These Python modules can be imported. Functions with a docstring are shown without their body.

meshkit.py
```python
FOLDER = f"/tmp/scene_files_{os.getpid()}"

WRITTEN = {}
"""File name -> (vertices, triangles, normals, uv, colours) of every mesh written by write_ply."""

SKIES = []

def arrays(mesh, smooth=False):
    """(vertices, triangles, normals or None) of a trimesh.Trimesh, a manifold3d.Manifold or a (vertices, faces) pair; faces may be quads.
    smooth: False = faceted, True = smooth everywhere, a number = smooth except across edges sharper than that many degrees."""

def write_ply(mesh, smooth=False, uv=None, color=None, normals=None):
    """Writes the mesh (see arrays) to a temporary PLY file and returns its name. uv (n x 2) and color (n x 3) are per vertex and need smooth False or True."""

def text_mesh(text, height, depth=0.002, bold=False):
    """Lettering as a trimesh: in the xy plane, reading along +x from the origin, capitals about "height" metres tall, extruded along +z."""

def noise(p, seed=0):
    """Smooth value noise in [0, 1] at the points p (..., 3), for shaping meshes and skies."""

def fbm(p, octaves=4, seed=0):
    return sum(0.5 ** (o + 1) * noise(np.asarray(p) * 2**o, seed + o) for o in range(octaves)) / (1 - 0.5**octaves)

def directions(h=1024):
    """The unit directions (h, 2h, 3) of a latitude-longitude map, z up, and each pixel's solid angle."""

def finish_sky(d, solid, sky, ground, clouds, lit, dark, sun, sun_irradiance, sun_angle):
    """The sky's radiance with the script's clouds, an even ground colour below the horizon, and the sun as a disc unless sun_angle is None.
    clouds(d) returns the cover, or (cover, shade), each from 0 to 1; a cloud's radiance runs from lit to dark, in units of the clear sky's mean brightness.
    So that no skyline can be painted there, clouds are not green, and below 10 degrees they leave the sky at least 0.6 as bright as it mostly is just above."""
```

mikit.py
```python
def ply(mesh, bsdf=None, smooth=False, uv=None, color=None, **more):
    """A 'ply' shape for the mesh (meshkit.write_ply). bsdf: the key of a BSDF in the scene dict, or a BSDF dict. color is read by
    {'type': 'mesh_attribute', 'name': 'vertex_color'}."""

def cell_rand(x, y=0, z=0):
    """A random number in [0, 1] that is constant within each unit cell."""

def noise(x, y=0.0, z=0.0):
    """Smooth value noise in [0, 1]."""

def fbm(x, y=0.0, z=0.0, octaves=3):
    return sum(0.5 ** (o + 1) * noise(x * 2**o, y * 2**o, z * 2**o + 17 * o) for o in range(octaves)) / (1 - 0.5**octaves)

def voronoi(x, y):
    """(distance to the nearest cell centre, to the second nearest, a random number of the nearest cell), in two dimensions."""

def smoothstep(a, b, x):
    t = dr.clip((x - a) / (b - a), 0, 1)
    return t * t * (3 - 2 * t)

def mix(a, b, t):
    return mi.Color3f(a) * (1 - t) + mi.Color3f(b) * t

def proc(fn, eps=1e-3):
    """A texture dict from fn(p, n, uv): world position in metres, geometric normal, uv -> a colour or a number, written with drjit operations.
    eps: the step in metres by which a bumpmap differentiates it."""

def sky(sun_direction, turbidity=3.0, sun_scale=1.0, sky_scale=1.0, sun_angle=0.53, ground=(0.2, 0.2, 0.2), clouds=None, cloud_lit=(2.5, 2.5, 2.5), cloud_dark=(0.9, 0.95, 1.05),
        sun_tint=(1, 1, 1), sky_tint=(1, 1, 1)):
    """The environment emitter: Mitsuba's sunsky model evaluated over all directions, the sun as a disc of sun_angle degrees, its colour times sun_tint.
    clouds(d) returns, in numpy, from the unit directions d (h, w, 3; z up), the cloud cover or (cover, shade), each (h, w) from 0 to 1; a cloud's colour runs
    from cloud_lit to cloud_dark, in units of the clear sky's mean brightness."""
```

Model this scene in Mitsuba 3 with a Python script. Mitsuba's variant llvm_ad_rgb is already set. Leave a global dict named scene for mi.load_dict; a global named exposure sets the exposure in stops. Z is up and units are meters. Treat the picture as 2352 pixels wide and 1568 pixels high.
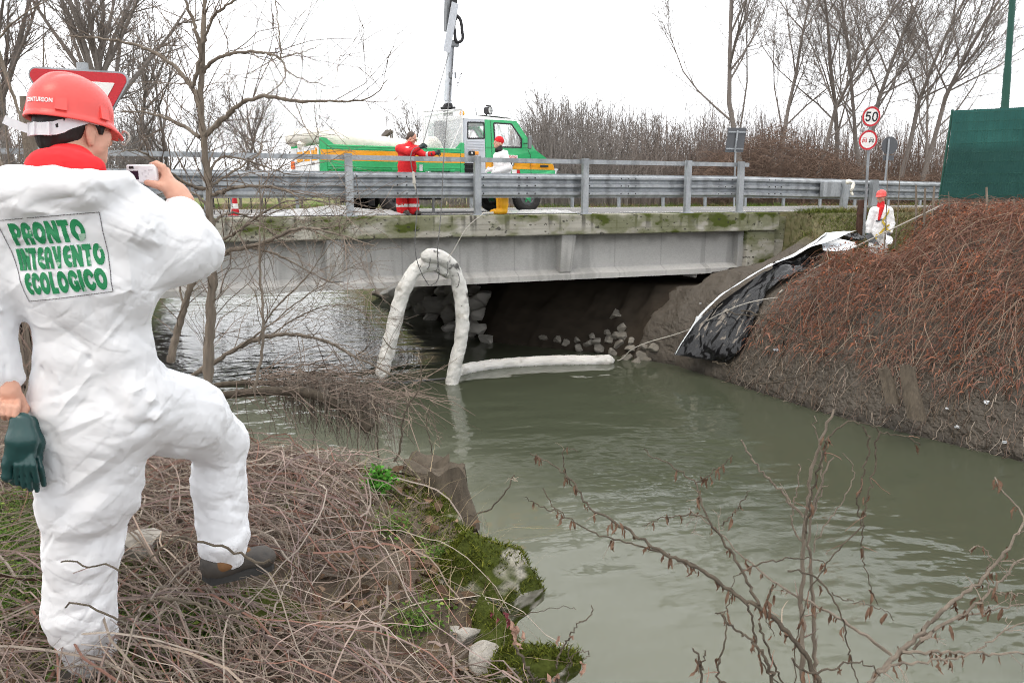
import math, random
import numpy as np, trimesh, drjit as dr, mitsuba as mi
import mikit, meshkit
from mikit import proc, noise, fbm, voronoi, smoothstep, mix, cell_rand
from shapely.geometry import Polygon, Point, LineString, box as _box
from shapely.ops import unary_union
from shapely import affinity, contains_xy
from scipy.spatial import cKDTree
import manifold3d as m3

# ---------------------------------------------------------------- camera, sky, exposure
scene, labels = {}, {}
T = mi.ScalarTransform4f


def sbox(x0, x1, y0, y1): return _box(x0, y0, x1, y1)

H = 3.75                                   # camera height above the water (water is z = 0)
PITCH = math.radians(10.35)
FOCAL = 1829.0                             # of a picture 2352 wide
scene['view'] = {'type': 'perspective', 'fov': math.degrees(2 * math.atan(1176 / FOCAL)), 'fov_axis': 'x', 'near_clip': 0.05, 'far_clip': 2000.0,
                   'to_world': T().look_at(origin=[0, 0, H], target=[0, math.cos(PITCH), H - math.sin(PITCH)], up=[0, 0, 1])}


def overcast(d):
    el = np.clip(d[..., 2], 0, 1)
    n = meshkit.fbm(np.stack([d[..., 0] / (el + .25) * 1.3, d[..., 1] / (el + .25) * 1.3, el * 2], -1), 4, 3)
    shade = np.clip(0.55 - 0.55 * el + (n - .5) * .5, 0, 1)      # an overcast sky is brighter overhead
    return np.ones_like(el), shade


scene['sky'] = mikit.sky([-0.25, -0.45, 0.86], turbidity=4, sun_scale=0.10, sun_angle=25, sky_scale=1.0, clouds=overcast,
                         cloud_lit=(2.5, 2.52, 2.55), cloud_dark=(1.7, 1.73, 1.77), ground=(.16, .15, .13))
exposure = 2.9

# ---------------------------------------------------------------- helpers


def rng(seed):
    return np.random.default_rng(seed)


def put(key, mesh, bsdf, smooth=False, **more):
    scene[key] = mikit.ply(mesh, bsdf, smooth, **more)
    return key


def lab(key, label, cat, group=None, kind=None):
    labels[key] = {'label': label, 'category': cat}
    if group: labels[key]['group'] = group
    if kind: labels[key]['kind'] = kind


def structure(key):
    labels[key] = {'kind': 'structure'}


def nrm(v):
    v = np.asarray(v, float)
    return v / max(np.linalg.norm(v), 1e-12)


FW = np.array([0, math.cos(PITCH), -math.sin(PITCH)]); UPV = np.array([0, math.sin(PITCH), math.cos(PITCH)])


def ray(x, y):
    return FW + np.array([1., 0, 0]) * (x - 1176) / FOCAL - UPV * (y - 784) / FOCAL


def at(x, y, Y):
    """the place at forward distance Y that was measured at the photograph's point x, y"""
    d = ray(x, y)
    return d * Y / d[1] + [0, 0, H]


# bridge frame: s along the bridge to the right, t across it away from the camera
BA = math.radians(23.25)
BU = np.array([math.cos(BA), math.sin(BA)]); BN = np.array([-BU[1], BU[0]])
BO = np.array([-3.147, 15.68])
DECK = 3.36


def W(s, t, z):
    q = BO + BU * s + BN * t
    return np.array([q[0], q[1], z])


def bridge_xyz(v):
    v = np.asarray(v, float)
    xy = BO + v[:, :1] * BU + v[:, 1:2] * BN
    return np.column_stack([xy, v[:, 2]])


def st_of(x, y):
    dx, dy = x - BO[0], y - BO[1]
    return dx * BU[0] + dy * BU[1], dx * BN[0] + dy * BN[1]


# truck frame: x along the truck to its front, y away from the camera, z from the road
TA = math.radians(31.25)
TD = np.array([math.cos(TA), math.sin(TA), 0]); TQ = np.array([-TD[1], TD[0], 0])
TC = np.array([-3.909, 16.659, DECK])


def truck_xyz(v):
    v = np.asarray(v, float)
    return TC + v[:, :1] * TD + v[:, 1:2] * TQ + v[:, 2:] * np.array([0, 0, 1.])


def moved(mesh, fn):
    v, f = (np.asarray(mesh.vertices), np.asarray(mesh.faces)) if hasattr(mesh, 'faces') else mesh
    return trimesh.Trimesh(fn(v), f, process=False)


def join(*ms):
    vs, fs, n = [], [], 0
    for m in ms:
        v, f = (np.asarray(m.vertices), np.asarray(m.faces)) if hasattr(m, 'faces') else m
        if len(v) == 0: continue
        f = np.asarray(f)
        if f.shape[1] == 4: f = np.vstack([f[:, [0, 1, 2]], f[:, [0, 2, 3]]])
        vs.append(v); fs.append(f + n); n += len(v)
    return trimesh.Trimesh(np.vstack(vs), np.vstack(fs), process=False)


def bx(x0, x1, y0, y1, z0, z1, bevel=0.0):
    """a box, with chamfered edges when bevel is given"""
    if not bevel:
        m = trimesh.creation.box([x1 - x0, y1 - y0, z1 - z0]); m.apply_translation([(x0 + x1) / 2, (y0 + y1) / 2, (z0 + z1) / 2]); return m
    pts = []
    for a, A in ((0, (x0, x1)), (1, (y0, y1)), (2, (z0, z1))):
        lim = [(x0 + bevel, x1 - bevel), (y0 + bevel, y1 - bevel), (z0 + bevel, z1 - bevel)]
        lim[a] = A
        pts += [(i, j, k) for i in lim[0] for j in lim[1] for k in lim[2]]
    return trimesh.convex.convex_hull(np.array(pts))


def hull(pts):
    return trimesh.convex.convex_hull(np.asarray(pts, float))


def extrude(poly, depth, axis='z', at0=0.0):
    """extrude a 2D polygon; axis 'y': polygon in xz, extruded along +y from at0"""
    gs = getattr(poly, 'geoms', [poly]); out = []
    for g in gs:
        if g.is_empty or g.area < 1e-9: continue
        m = trimesh.creation.extrude_polygon(g, depth, engine='earcut')
        v = np.array(m.vertices)
        if axis == 'y': v = np.column_stack([v[:, 0], at0 + depth - v[:, 2], v[:, 1]])
        elif axis == 'x': v = np.column_stack([at0 + v[:, 2], v[:, 0], v[:, 1]])
        else: v = v + [0, 0, at0]
        out.append(trimesh.Trimesh(v, m.faces, process=False))
    return join(*out)


def rot(axis, deg):
    return trimesh.transformations.rotation_matrix(math.radians(deg), axis)[:3, :3]


def tubes(pts, rad, sides=3, cap=False):
    """pts (k, n, 3), rad (k, n): k tubes of n points each as one (v, f)"""
    p = np.asarray(pts, float); k, n, _ = p.shape; rad = np.broadcast_to(rad, (k, n))
    t = np.gradient(p, axis=1); t /= np.linalg.norm(t, axis=2, keepdims=True) + 1e-12
    main = p[:, -1] - p[:, 0]; main /= np.linalg.norm(main, axis=1, keepdims=True) + 1e-12
    ref = np.where(np.abs(main[:, 2:]) < .8, [[0, 0, 1.]], [[1., 0, 0]])[:, None]
    a = np.cross(t, ref); a /= np.linalg.norm(a, axis=2, keepdims=True) + 1e-9
    b = np.cross(t, a)
    an = np.arange(sides) * 2 * np.pi / sides
    v = p[:, :, None] + rad[:, :, None, None] * (np.cos(an)[None, None, :, None] * a[:, :, None] + np.sin(an)[None, None, :, None] * b[:, :, None])
    i, j = np.meshgrid(np.arange(n - 1), np.arange(sides), indexing='ij')
    q = np.stack([i * sides + j, i * sides + (j + 1) % sides, (i + 1) * sides + (j + 1) % sides, (i + 1) * sides + j], -1).reshape(-1, 4)
    f = np.vstack([q[:, [0, 2, 1]], q[:, [0, 3, 2]]])
    if cap:
        e = np.array([[0, c, c + 1] for c in range(1, sides - 1)])
        f = np.vstack([f, e, (n - 1) * sides + e[:, ::-1]])
    F = (f[None] + (np.arange(k) * n * sides)[:, None, None]).reshape(-1, 3)
    return v.reshape(-1, 3), F


def tube(pts, r, sides=8, cap=True):
    p = np.asarray(pts, float)
    return trimesh.Trimesh(*tubes(p[None], np.broadcast_to(r, len(p))[None], sides, cap), process=False)


def cyl(a, b, r, sides=16, r2=None):
    return tube([a, b], [r, r if r2 is None else r2], sides)


def spline(pts, n):
    """smooth curve through the points"""
    from scipy.interpolate import PchipInterpolator, CubicSpline
    p = np.asarray(pts, float)
    s = np.r_[0, np.cumsum(np.linalg.norm(np.diff(p, axis=0), axis=1))]
    return CubicSpline(s, p)(np.linspace(0, s[-1], n))


class Bundle:
    """many tubes of different lengths, joined into one mesh with a colour per tube"""
    def __init__(self): self.by = {}
    def add(self, pts, r, sides=3, col=(1, 1, 1)):
        p = np.asarray(pts, float)
        self.by.setdefault((len(p), sides), []).append((p, np.broadcast_to(r, len(p)), col))
    def build(self, extra=()):
        vs, fs, cs, n = [], [], [], 0
        for (k, s), L in self.by.items():
            v, f = tubes(np.array([x[0] for x in L]), np.array([x[1] for x in L]), s)
            c = np.repeat(np.array([x[2] for x in L], float), k * s, axis=0)
            vs.append(v); fs.append(f + n); cs.append(c); n += len(v)
        for v, f, c in extra:
            vs.append(v); fs.append(f + n); cs.append(np.broadcast_to(c, (len(v), 3))); n += len(v)
        return trimesh.Trimesh(np.vstack(vs), np.vstack(fs), process=False), np.vstack(cs)


# ---- implicit surfaces: bodies are ONE surface round all their limbs
def sd_cone(p, a, b, ra, rb):
    a, b = np.asarray(a, np.float32), np.asarray(b, np.float32)
    ba = b - a; t = np.clip(((p - a) @ ba) / max(ba @ ba, 1e-9), 0, 1)
    return np.linalg.norm(p - a - t[..., None] * ba, axis=-1) - (ra + t * (rb - ra))


def sd_ell(p, c, r, R=None):
    q = p - np.asarray(c, np.float32)
    if R is not None: q = q @ np.asarray(R, np.float32)
    r = np.asarray(r, np.float32)
    k0 = np.linalg.norm(q / r, axis=-1); k1 = np.linalg.norm(q / (r * r), axis=-1)
    return np.where(k1 > 1e-9, k0 * (k0 - 1) / np.maximum(k1, 1e-9), -r.min())


def sd_flat(p, a, b, ra, rb, wide, k):
    """a tapered limb with an oval section: k times as wide along 'wide'"""
    a, b, w = np.asarray(a, np.float32), np.asarray(b, np.float32), nrm(wide).astype(np.float32)
    M = np.eye(3, dtype=np.float32) + (1 / k - 1) * np.outer(w, w)
    return sd_cone(p @ M.T, M @ a, M @ b, ra, rb)


def smin(a, b, k):
    h = np.maximum(k - np.abs(a - b), 0) / k
    return np.minimum(a, b) - h * h * k * .25


def body(prims, h, pad=.04, sub=0):
    """prims: ('cone', a, b, ra, rb, k) | ('ell', c, r, R, k) | ('flat', a, b, ra, rb, wide, stretch, k) | ('cut', ...) -> a closed trimesh (surface nets)"""
    lo, hi = np.full(3, 9e9), np.full(3, -9e9)
    for q in prims:
        if q[0].startswith('-'): continue
        if q[0] == 'ell': P, r = [q[1]], max(q[2])
        else: P, r = [q[1], q[2]], max(q[3], q[4]) * (q[6] if q[0] == 'flat' else 1)
        for c in P:
            lo = np.minimum(lo, np.asarray(c) - r); hi = np.maximum(hi, np.asarray(c) + r)
    lo, hi = lo - pad, hi + pad
    n = np.ceil((hi - lo) / h).astype(int) + 1
    ax = [(lo[i] + h * np.arange(n[i])).astype(np.float32) for i in range(3)]
    F = np.full(n, 9.0, np.float32)
    for q in prims:
        if q[0] in ('ell', '-ell'): P, r = [q[1]], max(q[2])
        else: P, r = [q[1], q[2]], max(q[3], q[4]) * (q[6] if q[0] == 'flat' else 1)
        k = q[-1]
        a = np.maximum(np.floor((np.min(P, axis=0) - r - k * 2 - .05 - lo) / h).astype(int), 0)
        b = np.minimum(np.ceil((np.max(P, axis=0) + r + k * 2 + .05 - lo) / h).astype(int) + 1, n)
        if (b <= a).any(): continue
        g = np.stack(np.meshgrid(*[ax[i][a[i]:b[i]] for i in range(3)], indexing='ij'), -1)
        kind = q[0].lstrip('-')
        d = sd_cone(g, *q[1:5]) if kind == 'cone' else sd_ell(g, q[1], q[2], q[3]) if kind == 'ell' else sd_flat(g, *q[1:7])
        sl = tuple(slice(a[i], b[i]) for i in range(3))
        F[sl] = -smin(-F[sl], d, k) if q[0][0] == '-' else smin(F[sl], d, k)
    m = nets(F, lo, h)
    for _ in range(sub): m = m.subdivide()
    return m


def nets(F, lo, h):
    S = F < 0
    n = np.array(F.shape)
    c = np.zeros(n - 1, np.int8)
    for o in np.ndindex(2, 2, 2): c += S[o[0]:n[0] - 1 + o[0], o[1]:n[1] - 1 + o[1], o[2]:n[2] - 1 + o[2]]
    act = np.argwhere((c > 0) & (c < 8))
    ident = np.full(n - 1, -1, np.int64); ident[tuple(act.T)] = np.arange(len(act))
    acc, cnt = np.zeros((len(act), 3)), np.zeros(len(act))
    for axis in range(3):
        for o in np.ndindex(2, 2):
            e = np.insert(np.array(o), axis, 0); e2 = e.copy(); e2[axis] = 1
            A, B = F[tuple((act + e).T)], F[tuple((act + e2).T)]
            x = (A < 0) != (B < 0)
            t = A[x] / (A[x] - B[x])
            pt = np.repeat(e[None].astype(float), x.sum(), 0); pt[:, axis] += t
            acc[x] += pt; cnt[x] += 1
    v = lo + h * (act + acc / cnt[:, None])
    fs = []
    for axis in range(3):
        sl0 = [slice(1, -1)] * 3; sl1 = [slice(1, -1)] * 3
        sl0[axis] = slice(0, -1); sl1[axis] = slice(1, None)
        A, B = S[tuple(sl0)], S[tuple(sl1)]
        idx = np.argwhere(A != B); flip = A[tuple(idx.T)]
        off = np.ones(3, int); off[axis] = 0
        g = idx + off
        u, w = [i for i in range(3) if i != axis]
        du = np.zeros(3, int); du[u] = 1; dw = np.zeros(3, int); dw[w] = 1
        q = np.stack([ident[tuple((g - du - dw).T)], ident[tuple((g - dw).T)], ident[tuple(g.T)], ident[tuple((g - du).T)]], 1)
        if axis == 1: flip = ~flip
        q = np.where(flip[:, None], q, q[:, ::-1])
        fs.append(q)
    q = np.vstack(fs)
    f = np.vstack([q[:, [0, 1, 2]], q[:, [0, 2, 3]]])
    return trimesh.Trimesh(v, f, process=False)


def smooth(m, n=4):
    import scipy.sparse as sp
    e = np.vstack([m.faces[:, [0, 1]], m.faces[:, [1, 2]], m.faces[:, [2, 0]]]); N = len(m.vertices)
    A = sp.coo_matrix((np.ones(2 * len(e)), (np.r_[e[:, 0], e[:, 1]], np.r_[e[:, 1], e[:, 0]])), (N, N)).tocsr(); A.data[:] = 1
    A = sp.diags(1 / np.maximum(np.asarray(A.sum(1)).ravel(), 1)) @ A; v = np.array(m.vertices)
    for _ in range(n):
        v = v + .5 * (A @ v - v); v = v - .52 * (A @ v - v)
    m.vertices = v
    return m


def vnormals(v, f):
    n = np.zeros_like(v); c = np.cross(v[f[:, 1]] - v[f[:, 0]], v[f[:, 2]] - v[f[:, 0]])
    for k in range(3): np.add.at(n, f[:, k], c)
    return n / (np.linalg.norm(n, axis=1, keepdims=True) + 1e-12)


def crumple(mesh, creases, clip=None):
    """push sharp folds into cloth. creases: (a, b, half width, height)"""
    v, f = np.array(mesh.vertices), np.array(mesh.faces); n = vnormals(v, f)
    d = np.zeros(len(v)); tree = cKDTree(v)
    for a, b, w, hgt in creases:
        L = np.linalg.norm(b - a); mid = (a + b) / 2
        i = np.array(tree.query_ball_point(mid, L / 2 + 3 * w))
        if len(i) == 0: continue
        ba = b - a; t = np.clip((v[i] - a) @ ba / (L * L), 0, 1)
        dist = np.linalg.norm(v[i] - a - t[:, None] * ba, axis=1)
        d[i] += hgt * np.exp(-(dist / w) ** 1.05) * np.sin(np.pi * np.clip(t * .96 + .02, 0, 1)) ** .6
    if clip: d = np.clip(d, -clip, clip)
    return trimesh.Trimesh(v + n * d[:, None], f, process=False)


def crinkle(mesh, seed, M, cell, amp, where=None):
    """crumpled-sheet relief: facets that meet in sharp creases. M stretches space along the folds"""
    v, f = np.array(mesh.vertices), np.array(mesh.faces); r = rng(seed)
    w = np.ones(len(v)) if where is None else where(v)
    q = (v + (np.stack([meshkit.noise(v * 6, seed + k) for k in range(3)], 1) - .5) * .06) @ np.asarray(M, float).T / cell
    lo, hi = q.min(0) - 1, q.max(0) + 1
    pts = r.uniform(lo, hi, (int(np.prod(hi - lo)) + 1, 3))
    d, _ = cKDTree(pts).query(q, k=2)
    return trimesh.Trimesh(v + vnormals(v, f) * ((np.minimum(d[:, 1] - d[:, 0], .9) - .3) * cell * amp * w)[:, None], f, process=False)


def stretch(along, k, across=1.0):
    a = nrm(along); return np.eye(3) * across + (1 / k - across) * np.outer(a, a)


def folds(mesh, seed, count, direction, length=(.05, .2), width=(.006, .016), height=(-.008, .009), where=None, jitter=.4):
    """random creases lying on the mesh, running along direction(p) projected on the surface"""
    r = rng(seed); v, f = np.array(mesh.vertices), np.array(mesh.faces); n = vnormals(v, f)
    idx = np.arange(len(v)) if where is None else np.nonzero(where(v))[0]
    tree = cKDTree(v); out = []
    if len(idx) == 0: return out
    for i in r.choice(idx, count):
        p, nn = v[i], n[i]
        d = np.asarray(direction(p) if callable(direction) else direction, float) + r.normal(0, jitter, 3)
        d -= nn * (d @ nn)
        if np.linalg.norm(d) < 1e-6: continue
        d = nrm(d); L = r.uniform(*length)
        a, b = p - d * L / 2, p + d * L / 2
        a, b = v[tree.query(a)[1]], v[tree.query(b)[1]]
        if np.linalg.norm(a - b) < .02: continue
        out.append((a, b, r.uniform(*width), r.uniform(*height)))
    return out
# ---------------------------------------------------------------- materials
def rgb(*c): return {'type': 'rgb', 'value': list(c)}


def mat(key, col, rough=.6, metal=0.0, spec=.4, **more):
    d = {'type': 'principled', 'base_color': col if isinstance(col, dict) else rgb(*col), 'roughness': rough, 'metallic': metal, 'specular': spec, **more}
    scene[key] = {'type': 'twosided', 'bsdf': d}
    return key


def bumped(key, col, fn, scale, rough=.6, eps=1e-3, **more):
    d = {'type': 'principled', 'base_color': col if isinstance(col, dict) else rgb(*col), 'roughness': rough, 'metallic': more.pop('metal', 0.0), 'specular': more.pop('spec', .4), **more}
    scene[key] = {'type': 'twosided', 'bsdf': {'type': 'bumpmap', 'arbitrary': proc(fn, eps), 'scale': scale, 'nested': d}}
    return key


VC = {'type': 'mesh_attribute', 'name': 'vertex_color'}
# twigs, leaves, fibres: the colour of each piece is a vertex colour
scene['twig_mat'] = {'type': 'twosided', 'bsdf': {'type': 'diffuse', 'reflectance': VC}}
mat('painted', VC, .45)
mat('glossy_leaf', VC, .5, spec=.3)


def suit_bump(p, n, uv):
    u = p.x + .6 * p.y + .03 * noise(p.x * 9, p.z * 9, p.y * 9); w = p.z + .03 * noise(p.x * 8 + 7, p.z * 8, p.y * 8)
    f1, f2, r = voronoi((u * .80 + w * .60) * 4.0, (w * .80 - u * .60) * 14.0)
    g1, g2, q = voronoi((u * .90 - w * .43) * 7.0 + 40, (w * .90 + u * .43) * 26.0)
    a = fbm(p.x * 38, p.y * 38, p.z * 52, 3)
    return smoothstep(0, .22, f2 - f1) * (.15 + .9 * r * r) + smoothstep(0, .30, g2 - g1) * (.12 + .5 * q * q) + a * .30


def old_bump(p, n, uv):
    a = fbm(p.x * 38, p.y * 38, p.z * 52, 3)
    b = noise(p.x * 17 + p.z * 9, p.y * 17, p.z * 24 - p.x * 6)
    return a * .55 + dr.abs(b - .5) * 1.3


bumped('white_suit', (.70, .71, .735), suit_bump, .0024, .55, spec=.25, eps=2e-3)
mat('white_suit_far', (.80, .80, .82), .6)
mat('red_cloth', proc(lambda p, n, uv: mix((.52, .012, .018), (.66, .022, .026), fbm(p.x * 60, p.y * 60, p.z * 60, 2))), .85, sheen=.5)
mat('red_cloth_dark', (.40, .012, .02), .85)
mat('skin', proc(lambda p, n, uv: mix((.52, .27, .19), (.62, .36, .27), fbm(p.x * 45, p.y * 45, p.z * 45, 3))), .5, spec=.35)
mat('hair', (.012, .009, .009), .5)
mat('hair_brown', (.07, .05, .04), .6)
mat('helmet_red', (.72, .075, .065), .33, spec=.5, clearcoat=.2, clearcoat_gloss=.6)
mat('print_white', (.80, .80, .80), .5)
mat('print_green', proc(lambda p, n, uv: mix((.012, .20, .075), (.55, .66, .60), smoothstep(.70, .74, fbm(p.x * 22 + p.z * 55, p.y * 20, p.z * 22 - p.x * 40, 3)) * .55)), .5)
mat('print_black', (.015, .015, .017), .5)
mat('strap_plastic', (.62, .63, .66), .35)
mat('glove_green', (.010, .050, .050), .33, spec=.55)
mat('glove_dark', (.020, .035, .035), .6)
mat('boot_leather', proc(lambda p, n, uv: mix((.035, .032, .03), (.075, .065, .055), fbm(p.x * 40, p.y * 40, p.z * 40, 3))), .65)
mat('boot_tan', (.17, .085, .035), .8)
mat('rubber_yellow', (.72, .36, .01), .45)
mat('strap_yellow', (.55, .40, .05), .7)
mat('grey_cloth', (.10, .10, .11), .9)
mat('dark_plastic', (.02, .02, .022), .4)
mat('camera_shell', (.74, .75, .78), .28, spec=.6)
mat('camera_screen', (.02, .02, .035), .08, spec=.6)

mat('paint_green', (.035, .40, .145), .30, spec=.5)
mat('paint_amber', (.78, .34, .012), .32, spec=.5)
mat('paint_silver', (.52, .55, .60), .32, spec=.5)
mat('paint_white', proc(lambda p, n, uv: mix((.66, .67, .67), (.80, .81, .81), fbm(p.x * 5, p.y * 5, p.z * 9, 3))), .35, spec=.5)
mat('lamp_amber', (.85, .30, .01), .15, spec=.6)
mat('lamp_red', (.55, .02, .02), .2)
mat('sign_orange', (.85, .16, .02), .5)
mat('chrome', (.75, .76, .78), .2, metal=1.0)
mat('reflective_tape', (.62, .63, .62), .4)
mat('tyre', proc(lambda p, n, uv: mix((.018, .018, .019), (.05, .048, .045), fbm(p.x * 12, p.y * 12, p.z * 12, 3))), .85)
mat('chassis', (.025, .025, .028), .7)
mat('steel_grey', (.22, .23, .24), .45, metal=.6)
mat('boom_cream', proc(lambda p, n, uv: mix((.70, .67, .58), (.82, .80, .74), fbm(p.x * 6, p.y * 6, p.z * 6, 3))), .75)
scene['cab_glass'] = {'type': 'thindielectric', 'int_ior': 1.5}


def galv(p, n, uv):
    f1, f2, r = voronoi(p.x * 28 + p.y * 20, p.z * 28)
    d = fbm(p.x * 2.2, p.y * 2.2, p.z * 1.2, 3)
    return mix((.27, .295, .32), (.40, .42, .44), r * .5 + d * .5) * (0.72 + .28 * smoothstep(.32, .55, fbm(p.x * 7, p.y * 7, p.z * 2, 2)))


mat('galvanised', proc(galv), .42, metal=.35, spec=.5)


def concrete_old(p, n, uv):
    s = p.x * BU[0] + p.y * BU[1]
    g = fbm(s * 3, p.y * .5, p.z * 4, 4)
    col = mix((.25, .235, .195), (.44, .43, .385), g)
    board = smoothstep(.04, .0, dr.abs(p.z * 9 - dr.floor(p.z * 9) - .5) * .18) * noise(s * 2, dr.floor(p.z * 9))
    col = col * (1 - .35 * board)
    streak = fbm(s * 9, 0, p.z * .9, 3)
    col = mix(col, (.055, .052, .045), smoothstep(.55, .74, streak) * smoothstep(2.85, 3.3, p.z) * .85)
    moss = fbm(s * 2.1, p.y * 2, p.z * 3.2, 4) + .10 * smoothstep(3.0, 3.36, p.z) + .07 * smoothstep(9.0 - 1.7, 10.6 - 1.7, s)
    col = mix(col, (.105, .115, .042), smoothstep(.43, .62, moss) * .70)
    col = mix(col, (.06, .075, .015), smoothstep(.66, .76, moss))
    spots = smoothstep(.70, .76, fbm(s * 14, p.y * 3, p.z * 14, 2))
    return mix(col, (.03, .03, .025), spots * .8)


def concrete_girder(p, n, uv):
    s = p.x * BU[0] + p.y * BU[1]
    g = fbm(s * 1.1, p.y * .4, p.z * 1.6, 4)
    col = mix((.34, .335, .325), (.47, .465, .45), g)
    col = mix(col, (.21, .21, .20), smoothstep(.5, .75, fbm(s * 5, 0, p.z * .5, 3)) * .45)
    joint = smoothstep(.018, .006, dr.abs(s * .8 - dr.floor(s * .8) - .5))
    col = col * (1 - .18 * joint)
    grain = fbm(s * 40, p.y * 40, p.z * 40, 2)
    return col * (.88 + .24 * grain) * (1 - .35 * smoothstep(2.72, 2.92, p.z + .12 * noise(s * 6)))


bumped('concrete_old', proc(concrete_old), lambda p, n, uv: fbm(p.x * 18 + p.y * 9, p.y * 18, p.z * 22, 4), .02, .9, spec=.2)
mat('concrete_girder', proc(concrete_girder), .9, spec=.2)
mat('concrete_wall', proc(lambda p, n, uv: mix((.20, .19, .17), (.38, .37, .34), fbm(p.x * 2, p.y * 2, p.z * 3, 4))), .95, spec=.2)
mat('concrete_shaded', proc(lambda p, n, uv: mix((.035, .03, .025), (.09, .08, .07), fbm(p.x * 1.5, p.y * 1.5, p.z * 2, 4))), .95, spec=.1)  # shaded copy of the concrete: darkness below the deck put into the colour


def asphalt(p, n, uv):
    a = fbm(p.x * .6, p.y * .6, 0, 3); b = fbm(p.x * 45, p.y * 45, 0, 2)
    return mix((.10, .10, .102), (.17, .168, .165), a * .6 + b * .4)


mat('asphalt', proc(asphalt), .85, spec=.3)
mat('road_white', proc(lambda p, n, uv: mix((.30, .30, .29), (.74, .74, .72), smoothstep(.25, .5, fbm(p.x * 8, p.y * 8, 0, 3)))), .7)


def soil(p, n, uv):
    a = fbm(p.x * 1.7, p.y * 1.7, p.z * 2, 4); b = fbm(p.x * 17, p.y * 17, p.z * 17, 3)
    col = mix((.045, .034, .025), (.14, .112, .085), a * .5 + b * .5)
    return mix(col, (.22, .17, .12), smoothstep(.64, .72, fbm(p.x * 11, p.y * 11, p.z * 5, 3)) * .6)


bumped('soil', proc(soil), lambda p, n, uv: fbm(p.x * 14, p.y * 14, p.z * 14, 4), .05, .95, spec=.15)


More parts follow.
